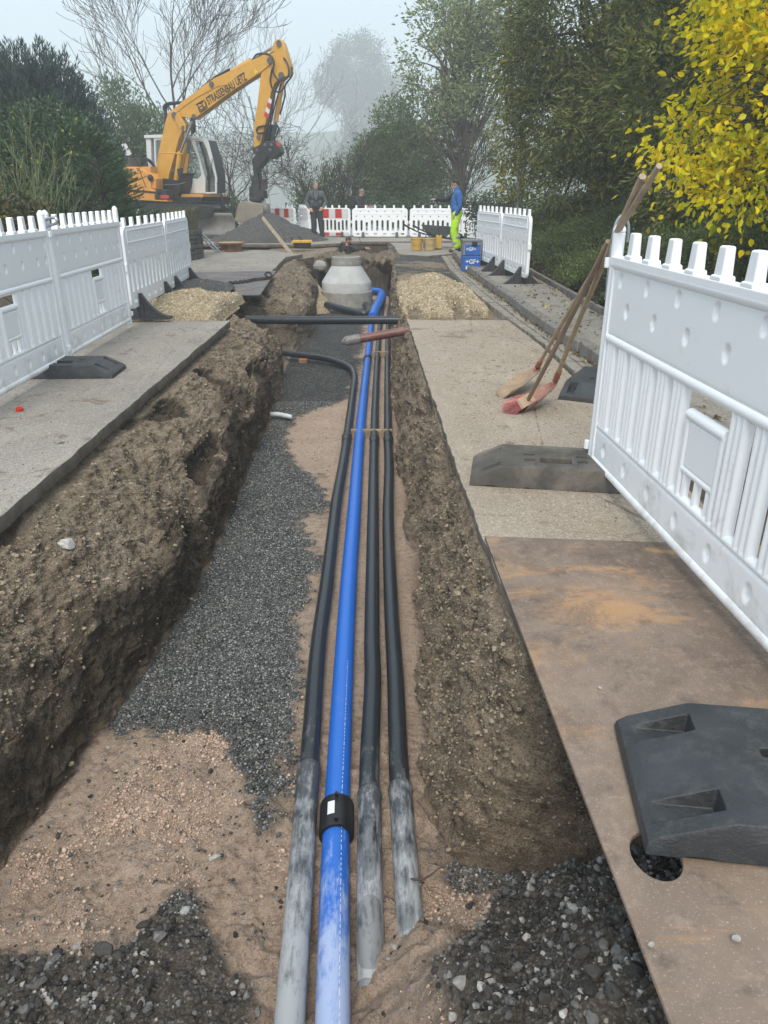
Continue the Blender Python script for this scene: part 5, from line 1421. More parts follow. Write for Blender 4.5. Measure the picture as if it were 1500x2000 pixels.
tree('green_shrub', 'loose pale green shrub with upright shoots behind the excavator engine', 'shrub', (-9.3, 31, g0 - .4), (-9.2, 31, 3.8), .12,
     [(-10.0, 31, 3.1, 1.2, 1.2, 2.3), (-8.6, 31, 2.5, 1.3, 1.2, 1.9), (-10.6, 31, 1.6, 1.3, 1, 1.6), (-7.6, 31.4, 1.2, 1.0, 1, 1.3)], 900, 30, .24, .15, .06, L_GRN, 24, up=.6, gap=.35, shell=.3)
bare('bare_tree', 'tall leafless tree with many fine grey branches behind the excavator', 'tree', (-8.1, 34, -.6), 8.2, .11, 41, 34, 4, (9, 6, 5, 3), lean=(-.0, 0, 1), up=.5, tw=.0085, lr=(.48, .72), split=.28, stems=1)
bare('bare_tree', 'low leafless spreading tree right of the excavator cab with sideways twigs', 'tree', (-6.0, 33, -.6), 3.6, .11, 42, 55, 4, (6, 5, 4, 3), up=.12, tw=.008, lr=(.6, .9), split=.2, stems=2)
K_ = 3.0
def push(p, k=K_): return (p[0] * k, p[1] * k, CAMH + (p[2] - CAMH) * k)
bare('bare_tree', 'faint leafless tree in the fog right of the excavator arm', 'tree', push((-8.2, 58, -5), 2.5), 13.5 * 2.5, .2 * 2.5, 43, 36, 4, (9, 6, 4, 3), lean=(-.10, 0, 1), up=.35, tw=.03, lr=(.45, .68))
bare('bare_tree', 'second faint leafless tree in the fog, between excavator bucket and tall misty tree', 'tree', push((-5.2, 62, -5), 2.5), 9.5 * 2.5, .2 * 2.5, 44, 40, 4, (8, 6, 4, 3), up=.35, tw=.03, lr=(.45, .7))
# ---- far misty tree
tree('misty_tree', 'tall tree fading into the fog in the middle of the sky', 'tree', push((-2.6, 88, -6)), push((-2.4, 88, 13)), .6,
     [push(b[:3]) + tuple(v * K_ for v in b[3:]) for b in [(-2.7, 88, 13.3, 3.0, 3, 3.2), (-5.0, 88, 11.4, 2.0, 2.2, 2.2), (.1, 88, 10.8, 1.9, 2, 2.6), (-2.2, 88, 8.2, 2.0, 2, 2.8), (-2.4, 88, 4.2, 2.3, 2.6, 3.2), (-5.0, 88, 2.0, 2.4, 2.5, 2.4), (.2, 88, 2.0, 2.2, 2.5, 2.6)]], 1800, 26, 1.2, .75, .36, L_FOG, 51, gap=.35, shell=.2, twigs=120)
# ---- middle
bare('bare_shrub', 'dark branched shrub with a few leaves on top behind the man in grey', 'shrub', (-1.7, 31, -.6), 2.9, .07, 45, 34, 3, (6, 6, 4), BARKD, stems=6, up=.55, tw=.010, leafm=L_MID, nleaf=420, ls=.15)
tree('round_tree', 'rounded dark green tree behind the barriers right of the misty tree', 'tree', (.75, 31, -.6), (.7, 31, 3.6), .13,
     [(.7, 31, 2.6, 1.25, 1.2, 1.35), (-.3, 31, 2.2, 1.0, 1, 1.2), (1.45, 31, 1.8, 1.0, 1, 1.0), (.4, 31, 3.5, .8, .8, 1.2)], 900, 30, .2, .12, .05, L_MID, 46, up=.35, gap=.5, shell=.5, twigs=50)
tree('willow', 'tall willow like tree with grey green leaves left of the dark right hand trees', 'tree', (3.3, 32, -.6), (2.7, 32, 6.0), .2,
     [(2.2, 32, 6.2, 1.6, 1.6, 2.4), (3.6, 32, 5.8, 2.0, 1.6, 2.4), (1.6, 31.6, 4.2, 1.15, 1.2, 1.6), (3.2, 31.8, 3.6, 1.9, 1.4, 1.3), (1.1, 31.6, 2.8, .8, 1, 1.0), (4.4, 31, 7.8, 1.8, 1.5, 1.6), (2.6, 32, 8.0, 1.2, 1.2, 1.3)], 1350, 24, .22, .19, .07, L_WIL, 47, gap=.12, shell=.3, twigs=90, droop=.1)
bare('bare_sapling', 'thin leafless sapling behind the man in the blue jacket', 'sapling', (2.45, 28.9, -.3), 3.4, .04, 48, 34, 3, (7, 5, 3), BARKD, stems=3, up=.4, tw=.009)
for i, (px, py, yv, w, h, lab, mt) in enumerate((
    (430, 395, 30, 1.0, .55, 'scrappy green weeds behind the excavator blade', L_MID), (610, 385, 30.5, .5, .9, 'small pale green bush directly behind the head of the man in grey', L_MID),
    (735, 395, 29.8, 1.1, .55, 'dark green bush around the man in the dark jacket', L_LAUR), (640, 395, 30.2, .8, .5, 'low bush between the man in grey and the dark jacket', L_MID), (830, 395, 29.4, 1.3, .6, 'dark green bush behind the white barriers left of the man in blue', L_LAUR),
    (930, 400, 28.8, 1.2, .55, 'bramble bush behind the barriers right of the man in blue', L_DARK), (985, 395, 24.5, .9, .75, 'dense dark bush behind the farther right kerb barriers', L_DARK))):
    c = Y(px, py, yv); tree('bush', lab, 'bush', (c.x, yv, -.4), (c.x, yv, c.z), .03, [(c.x, yv, c.z - .25, w, .6, h), (c.x - w * .6, yv, c.z - .45, w * .7, .5, h * .7), (c.x + w * .6, yv + .1, c.z - .4, w * .7, .5, h * .8)], 150, 26, .14, .10, .05, mt, 60 + i, gap=.5)
# ---- right
tree('dark_tree', 'big dark olive tree with narrow leaves overhanging the right side, seen down to the hedge', 'tree', (4.6, 17.5, 0), (4.4, 17.5, 4.8), .2,
     [(3.9, 17.5, 4.6, 1.5, 1.5, 1.5), (5.4, 17, 4.6, 1.6, 1.5, 1.6), (3.7, 17.5, 2.9, 1.0, 1.2, 1.2), (4.9, 16.6, 2.8, 1.5, 1.4, 1.3), (4.3, 16.8, 1.5, 1.2, 1.2, 1.0), (6.6, 16, 3.6, 1.6, 1.5, 2.0), (3.05, 17.8, 3.9, .7, .9, .8), (5.6, 16, 1.6, 1.5, 1.2, 1.3)], 2300, 32, .17, .155, .036, L_OLV, 71, gap=.55, shell=.5, twigs=110, bark=BARKD, droop=.25)
tree('dark_tree', 'dark broadleaved tree between the narrow leaved one and the yellow bush', 'tree', (4.9, 12.6, 0), (4.8, 12.6, 4.0), .14,
     [(4.4, 12.4, 2.9, 1.1, 1.2, 1.2), (5.4, 12, 3.2, 1.2, 1.2, 1.6), (4.6, 11.6, 1.7, 1.0, 1.0, .9), (5.8, 11, 1.6, 1.0, 1.0, 1.2), (4.5, 12.8, 4.2, 1.2, 1.0, 1.2)], 1200, 32, .13, .12, .038, L_OLV, 72, gap=.5, shell=.55, twigs=70, bark=BARKD, droop=.1)
tree('climber', 'yellow green leaved climber hanging at the left edge of the dark tree above the pole', 'climber', (3.25, 18.6, 0), (3.1, 18.6, 3), .05,
     [(2.75, 18.6, 2.3, .32, .4, .55), (2.95, 18.4, 1.75, .35, .4, .5), (3.3, 18.0, 2.2, .6, .4, .7), (3.0, 18.4, 3.0, .5, .4, .45)], 120, 18, .12, .10, .055, L_YG, 73, twigs=12, droop=.4)
tree('yellow_bush', 'bright yellow autumn bush hanging over the hedge at the upper right', 'bush', (4.15, 7.0, .3), (3.9, 7.0, 3.2), .035,
     [(3.08, 6.9, 2.25, .66, .75, .66), (3.95, 6.6, 2.5, .8, .8, .8), (3.05, 7.0, 2.95, .6, .7, .5), (2.68, 7.1, 1.92, .36, .45, .36), (3.55, 6.2, 1.72, .55, .6, .38), (3.0, 6.7, 1.50, .42, .45, .26), (4.4, 6.2, 1.9, .6, .6, .6)], 680, 22, .15, .069, .041, L_YEL, 74, oval=True, gap=.35, shell=.45, twigs=150, droop=.45)
# cotoneaster hedge: arching sprays on a low bank
def hedge():
    t = thing('hedge', 'dense dark green small leaved hedge spreading along the right pavement', 'hedge', (3.6, 10, .1)); rng = np.random.default_rng(15)
    n = 2700; yv = rng.uniform(3.6, 22, n) ** 1.0; u = rng.random(n)
    base = np.stack([3.0 + 1.9 * u + .1 * np.sin(yv), yv, .10 + 1.05 * u ** .7 + .18 * np.sin(yv * 1.3 + 5 * u)], 1)
    ax = unit(np.stack([-.75 + rng.normal(size=n) * .4, rng.normal(size=n) * .55, .55 + rng.normal(size=n) * .3], 1))
    per = 44; idx = np.repeat(np.arange(n), per); v = np.tile(np.linspace(0, 1, per), n); Ls = rng.uniform(.3, .65, n)[idx]
    side = unit(np.cross(ax[idx], rng.normal(size=(n * per, 3)) * [1, 1, .3])) * np.where(np.arange(n * per) % 2, 1, -1)[:, None]
    P_ = base[idx] + ax[idx] * (v * Ls)[:, None] + side * (.05 * rng.random(n * per))[:, None]; P_[:, 2] -= .38 * (v * Ls) ** 2 + .0
    P_ -= np.array([3.6, 10, .1])
    D = side * 1.0 + ax[idx] * .5; rn = np.clip(.2 * rng.random(n)[idx] + .25 * v + .5 * rng.random(n * per), 0, 1)
    link('foliage', leaves_mesh('foliage', P_, D, .034 * rng.uniform(.7, 1.4, n * per), .018, L_COT, 16, rnd=rn), t)
    m = MB()
    for i in range(0, n, 5):
        b = base[i] - [3.6, 10, .1]; a = ax[i]; m.tube([tuple(b - a * .25), tuple(b + a * .25), tuple(b + a * .5 + [0, 0, -.08])], [.008, .005, .002], 3, cap=False)
    m.build('stems', BARKD, t, 60)
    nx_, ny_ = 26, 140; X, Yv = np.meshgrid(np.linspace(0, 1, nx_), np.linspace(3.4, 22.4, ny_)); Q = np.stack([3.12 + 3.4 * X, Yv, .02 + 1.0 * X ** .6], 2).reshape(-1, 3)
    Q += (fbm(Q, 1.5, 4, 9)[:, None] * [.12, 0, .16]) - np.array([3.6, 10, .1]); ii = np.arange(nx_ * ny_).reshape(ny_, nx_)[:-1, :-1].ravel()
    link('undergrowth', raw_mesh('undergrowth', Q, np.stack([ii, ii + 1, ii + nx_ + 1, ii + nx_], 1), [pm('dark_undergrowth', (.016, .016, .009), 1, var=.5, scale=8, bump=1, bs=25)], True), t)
hedge()
for i, (x_, yv, lab) in enumerate(((3.05, 7.2, 'little yellow green sapling growing out of the hedge below the yellow bush'), (3.1, 9.6, 'small broadleaved shoots with yellow leaves in the middle of the hedge'))):
    tree('sapling', lab, 'sapling', (x_ + .2, yv, .3), (x_ + .1, yv, 1.1), .012, [(x_, yv, .85, .2, .2, .3), (x_ + .15, yv, 1.15, .2, .2, .2)], 14, 5, .1, .07, .045, L_YG, 81 + i, twigs=8)
tree('dark_backdrop_tree', 'darkest tall foliage behind the yellow bush at the right picture edge', 'tree', (6.6, 9.5, .3), (6.4, 9.5, 4), .16,
     [(5.6, 9.6, 3.0, 1.3, 1.2, 1.6), (6.6, 8.6, 2.2, 1.5, 1.2, 1.8), (5.4, 9.4, 1.6, 1.0, 1.0, .9)], 1300, 34, .14, .08, .03, L_DARK, 75, gap=.7, shell=.5, twigs=40, bark=BARKD)
# grey pole and the rail fence at the valley edge
MB().tube([(0, 0, 0), (0, 0, 1.95)], .055, 12).build('post', GALV, None, 60, 0, (Y(1012, 400, 18.5).x, 18.5, -.1)); tag(bpy.data.objects['post'], 'grey metal post at the foot of the dark right hand tree', 'post')
rf = thing('rail_fence', 'old brown rail fence at the edge of the foggy valley behind the gravel heap', 'fence', (-3.2, 30.5, -.4))
RAILM = pm('dark_rail', (.05, .045, .04), .8)
xa, xb = Y(430, 390, 30.5).x + 3.2, Y(600, 390, 30.5).x + 3.2
for k in range(5):
    xx = xa + (xb - xa) * k / 4; MB().tube([(xx, 0, -.3), (xx + .02, 0, 1.42 + .08 * (k % 2))], .035, 7).build('post', RAILM, rf)
for zz in (.85, 1.22):
    MB().tube([(xa, 0, zz), ((xa + xb) / 2, 0, zz + .04), (xb, 0, zz + .02)], .022, 7, sub=3).build('rail', RAILM, rf)

# ---------------------------------------------------------------- curved garden wall with palisade
STONE = pm('dark_wall_stone', (.075, .073, .068), .9, var=.5, scale=5, bump=.7, bs=40, dirt=(.09, .10, .05), dirt_amt=.4, dscale=4)
gw = thing('garden_wall', 'round dark dry stone garden wall with mossy top beyond the left barriers', 'wall', (-6.0, 18.9, 0))
m = MB(); rw = random.Random(9); rad = 1.62; z = 0.0; row = 0
while z < .60:
    hh = rw.uniform(.085, .12); a = -95 + row * 7
    while a < 70:
        da = rw.uniform(7, 13); r_ = rad + rw.uniform(-.015, .015)
        A0, A1 = R(a + .35), R(a + da - .35); p = []
        for q in range(3): t_ = A0 + (A1 - A0) * q / 2; p.append((r_ * math.cos(t_), r_ * math.sin(t_)))
        for q in range(2, -1, -1): t_ = A0 + (A1 - A0) * q / 2; p.append(((r_ - .2) * math.cos(t_), (r_ - .2) * math.sin(t_)))
        m.prism(p, z + .006, z + hh - .006); a += da
    z += hh; row += 1
m.build('stones', STONE, gw, bevel=.014)
m = MB(); m.lathe([(rad - .35, 0), (rad - .05, 0), (rad - .05, .58), (rad - .1, .62), (.1, .66), (0, .66)], 40); m.build('core', pm('mossy_soil', (.05, .048, .028), 1, var=.4, dirt=(.06, .085, .025), dirt_amt=.7, bump=1, bs=20), gw)
pf = thing('palisade', 'greenish weathered wooden palisade standing on the round stone wall', 'palisade', (-6.0, 18.9, .62))
PALM = pm('mossy_palisade', (.13, .125, .06), .85, var=.4, scale=14, dirt=(.05, .05, .03), dirt_amt=.5)
for k in range(64):
    a = R(-80 + k * 2.35); h_ = .50 + rw.uniform(-.04, .03) - (.25 * max(0, (k - 52) / 12)); m = MB(); m.tube([((rad - .12) * math.cos(a), (rad - .12) * math.sin(a), -.05), ((rad - .06) * math.cos(a), (rad - .06) * math.sin(a), h_)], [.024, .021], 6)
    m.build('stake', PALM, pf, 40)

# ================================================================ EXCAVATOR
YP = pm('excavator_yellow', (.62, .32, .035), .42, var=.14, scale=3, bump=.05, dirt=(.22, .15, .08), dirt_amt=.32, dscale=3.5)
OR = pm('excavator_orange', (.66, .30, .055), .42, var=.12, scale=3, dirt=(.3, .2, .12), dirt_amt=.25, dscale=3)
DG = pm('machine_dark_grey', (.035, .036, .036), .5, .3, var=.35, dirt=(.12, .10, .08), dirt_amt=.4)
MG = pm('machine_mid_grey', (.11, .115, .12), .5, var=.2, dirt=(.2, .18, .15), dirt_amt=.3)
CABW = pm('cab_white', (.62, .63, .63), .4, var=.08, dirt=(.3, .28, .24), dirt_amt=.25)
CHROME = pm('piston_rod', (.5, .5, .5), .2, 1.0, var=.1, bump=0)
HOSE = pm('hydraulic_hose', (.014, .014, .015), .45, var=.3)
BUCKM = pm('worn_bucket_steel', (.31, .27, .215), .65, .2, var=.3, scale=3, dirt=(.16, .13, .10), dirt_amt=.4)
BLADEM = pm('worn_blade_steel', (.27, .255, .235), .6, .3, var=.25, scale=3, dirt=(.17, .11, .08), dirt_amt=.35)
def glass_mat():
    t = NT('cab_glass'); t.fin((.55, .62, .60), .05, 0, None, .5); t.b.inputs['Transmission Weight'].default_value = .85; t.b.inputs['IOR'].default_value = 1.15
    return t.m
GLASS = glass_mat()
YAW = R(-17); EX0 = Vector((-6.9, 27.9, 0)); EF = Vector((math.cos(YAW), math.sin(YAW), 0)); ES = Vector((-EF.y, EF.x, 0))   # forward, far side
ex = thing('excavator', 'yellow and orange excavator with white cab, its arm reaching over the gravel heap', 'excavator', tuple(EX0), YAW)
EXI = Matrix.Translation(EX0) @ Matrix.Rotation(YAW, 4, 'Z'); EXV = EXI.inverted()
def zz(X, Y_): return 180 + .28 * X, 50 + .28 * Y_
def EP(X, Y_, off=0.0):
    """zoomed-photo coordinate -> local point on the machine's fore-aft plane at sideways offset"""
    px, py = zz(X, Y_); d = ray(px, py); o = Vector((0, 0, CAMH)); p0 = EX0 + ES * off
    t = (p0 - o).dot(ES) / d.dot(ES); w = o + d * t; l = EXV @ w; return (l.x, l.z)
def plate(name, pts, off, th, mat, parent=ex, holes=(), bevel=.015, ang=35):
    P_ = [EP(a, b, off) for a, b in pts]; hs = [[EP(a, b, off) for a, b in h] for h in holes]
    me = curve_mesh([P_] + hs, th, bevel); M = Matrix.Translation((0, off, 0)) @ Matrix.Rotation(R(90), 4, 'X')
    return put(me, name, mat, parent, M, ang)
def E3(X, Y_, off=0.0): a = EP(X, Y_, off); return Vector((a[0], off, a[1]))
def etube(name, pts, r, mat, off=0.0, parent=ex, n=12, sub=0):
    m = MB(); m.tube([E3(p[0], p[1], p[2] if len(p) > 2 else off) for p in pts], r, n, sub=sub); return m.build(name, mat, parent, 50)
# lower boom, upper boom, stick
lb = plate('lower_boom', [(520, 1170), (470, 1110), (466, 1000), (492, 860), (530, 690), (552, 615), (575, 598), (600, 600), (662, 690), (655, 735), (628, 790), (600, 900), (560, 1040), (545, 1165)], 0, .42, YP)
for (cx, cy, r) in ((573, 625, 17), (638, 718, 15), (560, 1012, 9)):
    etube('pivot_pin', [(cx, cy, -.27), (cx, cy, .27)], r * .0056, MG, parent=lb, n=16)
ub = plate('upper_boom', [(565, 600), (600, 575), (650, 530), (720, 480), (800, 420), (870, 372), (960, 330), (1080, 268), (1190, 222), (1225, 205), (1250, 215), (1262, 245), (1250, 285), (1180, 342), (1080, 405), (960, 485), (820, 590), (735, 652), (715, 657), (690, 648), (640, 640), (600, 650)], 0, .36, YP)
plate('boom_seam', [(585, 605), (640, 560), (740, 492), (880, 420), (985, 402), (985, 406), (880, 425), (740, 498), (640, 566), (588, 611)], -.188, .012, pm('yellow_shadow_seam', (.40, .2, .03), .5), ub, bevel=0)  # seam as a darker yellow strip, its shadow line put into the colour
for (cx, cy, r) in ((832, 408, 14), (1237, 243, 15), (708, 632, 12)):
    etube('pivot_pin', [(cx, cy, -.24), (cx, cy, .24)], r * .0056, MG, parent=ub, n=16)
# lettering and emblem on the boom
INK = pm('black_lettering', (.012, .011, .010), .5, var=.05, bump=0)
def boom_text(s, X0, Y0, X1, Y1, hpx, name='lettering', off=-.19, mat=None, parent=ub, flat=.003):
    a = E3(X0, Y0, off); b = E3(X1, Y1, off); me = text_mesh(s, 1.0, flat)
    xs = [v.co.x for v in me.vertices]; yv = [v.co.y for v in me.vertices]; w = max(xs) - min(xs); h = max(yv) - min(yv)
    L = (b - a).length; H = hpx * .28 / 1450 * 31.2; d = (b - a).normalized(); u = Vector((0, -1, 0)).cross(d) * -1
    u = Vector((-d.z, 0, d.x)); M = Matrix((d * (L / w), u * (H / h), Vector((0, -1, 0)))).transposed().to_4x4(); M.translation = a - d * (min(xs) * L / w)
    return put(me, name, mat or INK, parent, M, 0)
boom_text('STRASSENBAU', 812, 553, 1002, 432, 40); boom_text('UETZ', 1012, 418, 1082, 376, 40)
# emblem: framed round letter and a hooked letter
def strip(pts, w, name='emblem_stroke'):
    m = MB(); q = [E3(p[0], p[1], -.1905) for p in pts]
    for a, b in zip(q, q[1:]): m.bar(a, b, w, .004, up=(0, 1, 0))
    return m.build(name, INK, ub, 0)
strip([(733, 545), (752, 605), (803, 572), (790, 530)], .03); strip([(733, 545), (765, 540), (778, 520), (722, 552)], .028); strip([(742, 572), (770, 556), (778, 578), (756, 590), (744, 574)], .026); strip([(766, 545), (783, 575)], .026); strip([(784, 522), (795, 562), (782, 572)], .028)
# warning triangle
tri = [E3(1130, 297, -.192), E3(1133, 342, -.192), E3(1162, 325, -.192)]
MB().add([tuple(p) for p in tri] + [tuple(p + Vector((0, -.004, 0))) for p in tri], [(0, 1, 2), (5, 4, 3), (0, 3, 4, 1), (1, 4, 5, 2), (2, 5, 3, 0)]).build('warning_sign', pm('sign_yellow', (.75, .55, .02), .5, bump=0), ub, 0)
strip([(1139, 308), (1145, 322), (1138, 326), (1146, 334)], .014, 'sign_mark')
stk = plate('stick', [(1283, 118), (1300, 100), (1322, 100), (1342, 122), (1362, 190), (1385, 270), (1393, 330), (1385, 355), (1340, 365), (1310, 385), (1285, 410), (1262, 470), (1245, 560), (1232, 640), (1215, 720), (1195, 800), (1182, 845), (1142, 850), (1143, 700), (1160, 600), (1178, 450), (1192, 330), (1215, 270), (1245, 200), (1268, 160)], 0, .30, YP)
for (cx, cy, r) in ((1302, 122, 14), (1318, 345, 16), (1160, 780, 12)):
    etube('pivot_pin', [(cx, cy, -.21), (cx, cy, .21)], r * .0056, MG, parent=stk, n=16)
for k in range(4):
    a, b = (1222 + (k - 1.2) * -9.5, 500 + k * 33), (1250 + (k - 1.2) * -8, 505 + k * 33)
    plate('warning_stripe', [(a[0], a[1]), (b[0] - 2, b[1] + 18), (b[0] - 6, b[1] + 48), (a[0] - 7, a[1] + 33)], -.155, .006, REDR if k % 2 else GREYR, stk, bevel=0)
def cylinder(name, a, b, ra, c, rb, off, parent):
    """barrel a->b, rod b->c"""
    t = etube(name, [(a[0], a[1], off), (b[0], b[1], off)], ra, YP, parent=parent, n=16)
    etube('rod', [(b[0], b[1], off), (c[0], c[1], off)], rb, CHROME, parent=t, n=12); 
    etube('gland', [(b[0], b[1], off), (b[0] + (c[0] - b[0]) * .04, b[1] + (c[1] - b[1]) * .04, off)], ra * 1.12, YP, parent=t, n=16); return t
cylinder('stick_cylinder', (880, 385), (1100, 250), .085, (1300, 128), .045, 0, ex)
etube('pipe', [(905, 385, -.14), (1020, 330, -.14), (1110, 278, -.14), (1270, 180, -.14)], .018, MG)
etube('pipe', [(890, 372, .1), (1000, 308, .1), (1090, 262, .1)], .02, DG)
cylinder('boom_cylinder', (575, 1165), (612, 895), .085, (700, 668), .04, -.36, ex)
cylinder('boom_cylinder', (640, 1100), (670, 900), .085, (705, 700), .04, .34, ex)
cylinder('adjusting_cylinder', (622, 990), (650, 820), .06, (655, 700), .035, -.18, ex)
cylinder('bucket_cylinder', (1328, 375), (1282, 665), .075, (1268, 735), .04, -.0, ex)
plate('boom_lug', [(575, 640), (600, 600), (655, 690), (655, 735), (625, 740), (590, 680)], -.235, .05, YP)
plate('boom_lug', [(690, 640), (715, 650), (722, 740), (700, 755), (680, 700)], -.20, .10, DG)
# hoses
for k, (dx, dy, off) in enumerate(((0, 0, -.13), (9, 4, -.06), (-6, -5, .02), (16, 10, .10))):
    etube('hose', [(455 + dx, 1000, off), (478 + dx, 880, off), (508 + dx, 750, off), (512 + dx * .7, 640 + dy, off), (502 + dx, 575 + dy, off), (525 + dx * .6, 545 + dy, off), (580, 538 + dy, off), (640, 528 + dy * .5, off), (720, 470 + dy * .5, off), (810, 395 + dy * .5, off), (870, 352 + dy * .5, off), (960, 305 + dy, off)], .022, HOSE, n=8, sub=3)
for pts in ([(1120, 240, -.12), (1150, 200, -.12), (1230, 200, -.2), (1268, 250, -.25), (1262, 320, -.28), (1300, 380, -.28), (1350, 375, -.28), (1372, 330, -.25), (1360, 260, -.2), (1335, 225, -.18)],
            [(1258, 290, -.2), (1242, 380, -.22), (1262, 445, -.22), (1310, 462, -.22), (1345, 420, -.2)], [(1393, 290, -.1), (1392, 350, -.15), (1345, 420, -.18), (1345, 490, -.15), (1310, 620, -.15)],
            [(1300, 390, -.18), (1278, 450, -.2), (1262, 560, -.2), (1240, 650, -.2), (1215, 740, -.2), (1195, 820, -.2)], [(1320, 400, -.2), (1275, 560, -.22), (1250, 660, -.22), (1230, 740, -.2)],
            [(1310, 380, .1), (1265, 500, -.16), (1225, 680, -.18), (1190, 700, -.2), (1150, 715, -.2), (1158, 750, -.2), (1215, 740, -.2)], [(1285, 690, -.1), (1305, 720, -.1), (1290, 760, -.1), (1268, 800, -.1), (1290, 810, -.1)],
            [(1225, 720, 0), (1250, 700, 0), (1300, 710, 0), (1285, 770, 0)]):
    etube('hose', pts, .026, HOSE, n=8, sub=4)
# tool linkage, quick hitch and tilt arm
plate('link', [(1230, 700), (1262, 690), (1262, 730), (1225, 830), (1200, 870), (1205, 800)], .0, .30, DG)
plate('link', [(1262, 700), (1290, 700), (1286, 735), (1262, 800), (1250, 830), (1245, 780)], -.16, .05, DG)
hit = plate('quick_hitch', [(1130, 865), (1150, 850), (1200, 825), (1225, 808), (1290, 810), (1310, 830), (1330, 885), (1310, 905), (1270, 932), (1240, 912), (1205, 960), (1180, 990), (1160, 1005), (1128, 960), (1135, 930), (1165, 900), (1140, 888)], 0, .38, DG)
plate('reflector', [(1280, 812), (1304, 812), (1316, 842), (1290, 842)], -.20, .01, REDR, hit, bevel=0)
for (cx, cy) in ((1205, 830), (1250, 830), (1240, 865), (1150, 868)): etube('pin', [(cx, cy, -.23), (cx, cy, .23)], .05, MG, parent=hit, n=14)
rot_ = plate('rotator', [(1128, 955), (1165, 975), (1178, 1010), (1165, 1048), (1178, 1100), (1170, 1190), (1115, 1195), (1118, 1130), (1125, 1060), (1138, 1040), (1133, 1010)], 0, .26, DG)
plate('swivel_block', [(1110, 1120), (1205, 1150), (1212, 1205), (1110, 1200)], 0, .34, DG); plate('swivel_plate', [(1185, 1070), (1218, 1068), (1218, 1145), (1182, 1140)], -.1, .12, pm('dark_red_brown_steel', (.07, .04, .035), .6))
etube('hose', [(1160, 1010, -.15), (1190, 1010, -.16), (1212, 1060, -.16), (1195, 1110, -.15)], .022, HOSE, n=8, sub=4); etube('hose', [(1150, 1020, -.15), (1178, 1030, -.18), (1180, 1100, -.16)], .02, HOSE, n=8, sub=4)
q = E3(1148, 1215); m = MB(); m.lathe([(.12, .10), (.22, .06), (.26, .03), (.26, -.02), (.18, -.06), (.18, -.12)], 28, 0, Matrix.Translation(q)); m.build('turntable', DG, ex)
# ditching bucket, turned across the machine
bk = plate('bucket_side', [(1040, 1228), (1190, 1248), (1196, 1300), (1150, 1402), (1060, 1375), (998, 1358), (1005, 1300), (1020, 1245)], -.42, .04, BUCKM)
plate('bucket_side', [(1070, 1232), (1235, 1250), (1245, 1330), (1205, 1385), (1100, 1370), (1040, 1350), (1048, 1300)], .42, .04, BUCKM)
pa = [(1040, 1228), (1190, 1248), (1196, 1300), (1150, 1402)]; pb = [(1070, 1232), (1235, 1250), (1245, 1330), (1205, 1385)]
A_ = [E3(*p, -.42) for p in pa]; B_ = [E3(*p, .42) for p in pb]
m = MB(); m.add([tuple(p) for p in A_ + B_], [(0, 4, 5, 1), (1, 5, 6, 2)]); 
A2 = [E3(*p, -.42) for p in ((1150, 1402), (1060, 1375), (998, 1358), (1005, 1300), (1040, 1228))]; B2 = [E3(*p, .42) for p in ((1205, 1385), (1100, 1370), (1040, 1350), (1048, 1300), (1070, 1232))]
m.add([tuple(p) for p in A2 + B2], [(i, i + 1, i + 6, i + 5) for i in range(4)]); o = m.build('bucket_shell', BUCKM, ex, 30); sm = o.modifiers.new('s', 'SOLIDIFY'); sm.thickness = .03
plate('bucket_lip', [(998, 1340), (1170, 1380), (1150, 1405), (990, 1362)], -.43, .05, BUCKM, bevel=.005)
# house: engine cover, side panels, decks
plate('engine_cover', [(208, 985), (322, 985), (345, 1010), (380, 1000), (432, 1040), (440, 1140), (468, 1150), (468, 1195), (240, 1180), (226, 1100)], -1.0, .5, OR, bevel=.04)
plate('counterweight', [(190, 985), (300, 985), (330, 1180), (250, 1180), (215, 1090)], .2, 1.9, OR, bevel=.06)
plate('side_stripe', [(238, 1140), (468, 1160), (468, 1172), (240, 1155)], -1.262, .012, DG, bevel=0)
plate('panel_gap', [(322, 990), (326, 990), (378, 1130), (374, 1132)], -1.256, .008, INK, bevel=0)
plate('hood', [(200, 928), (322, 925), (330, 982), (205, 982)], -.55, 1.1, MG, bevel=.02)
plate('deck', [(240, 1172), (470, 1190), (470, 1215), (560, 1215), (560, 1228), (250, 1210)], -.95, .6, OR, bevel=.015)
plate('side_box', [(372, 985), (430, 985), (436, 1030), (470, 1070), (470, 1140), (380, 1130)], -.95, .45, OR, bevel=.02)
m = MB(); m.ball(E3(405, 1060, -1.24), (.10, .08, .10), 12); m.build('work_lamp', INK, ex)
plate('turntable_frame', [(340, 1195), (870, 1195), (860, 1250), (350, 1250)], 0, 1.9, INK, bevel=.02)
plate('boom_mount', [(468, 1060), (640, 1080), (672, 1030), (668, 1100), (640, 1215), (470, 1215)], -.05, .8, DG, bevel=.01)
plate('step_box', [(470, 1140), (540, 1150), (545, 1215), (470, 1215)], -1.05, .4, DG, bevel=.02); plate('lamp_cluster', [(478, 1182), (536, 1182), (536, 1206), (478, 1206)], -1.27, .03, REDR, bevel=.004)
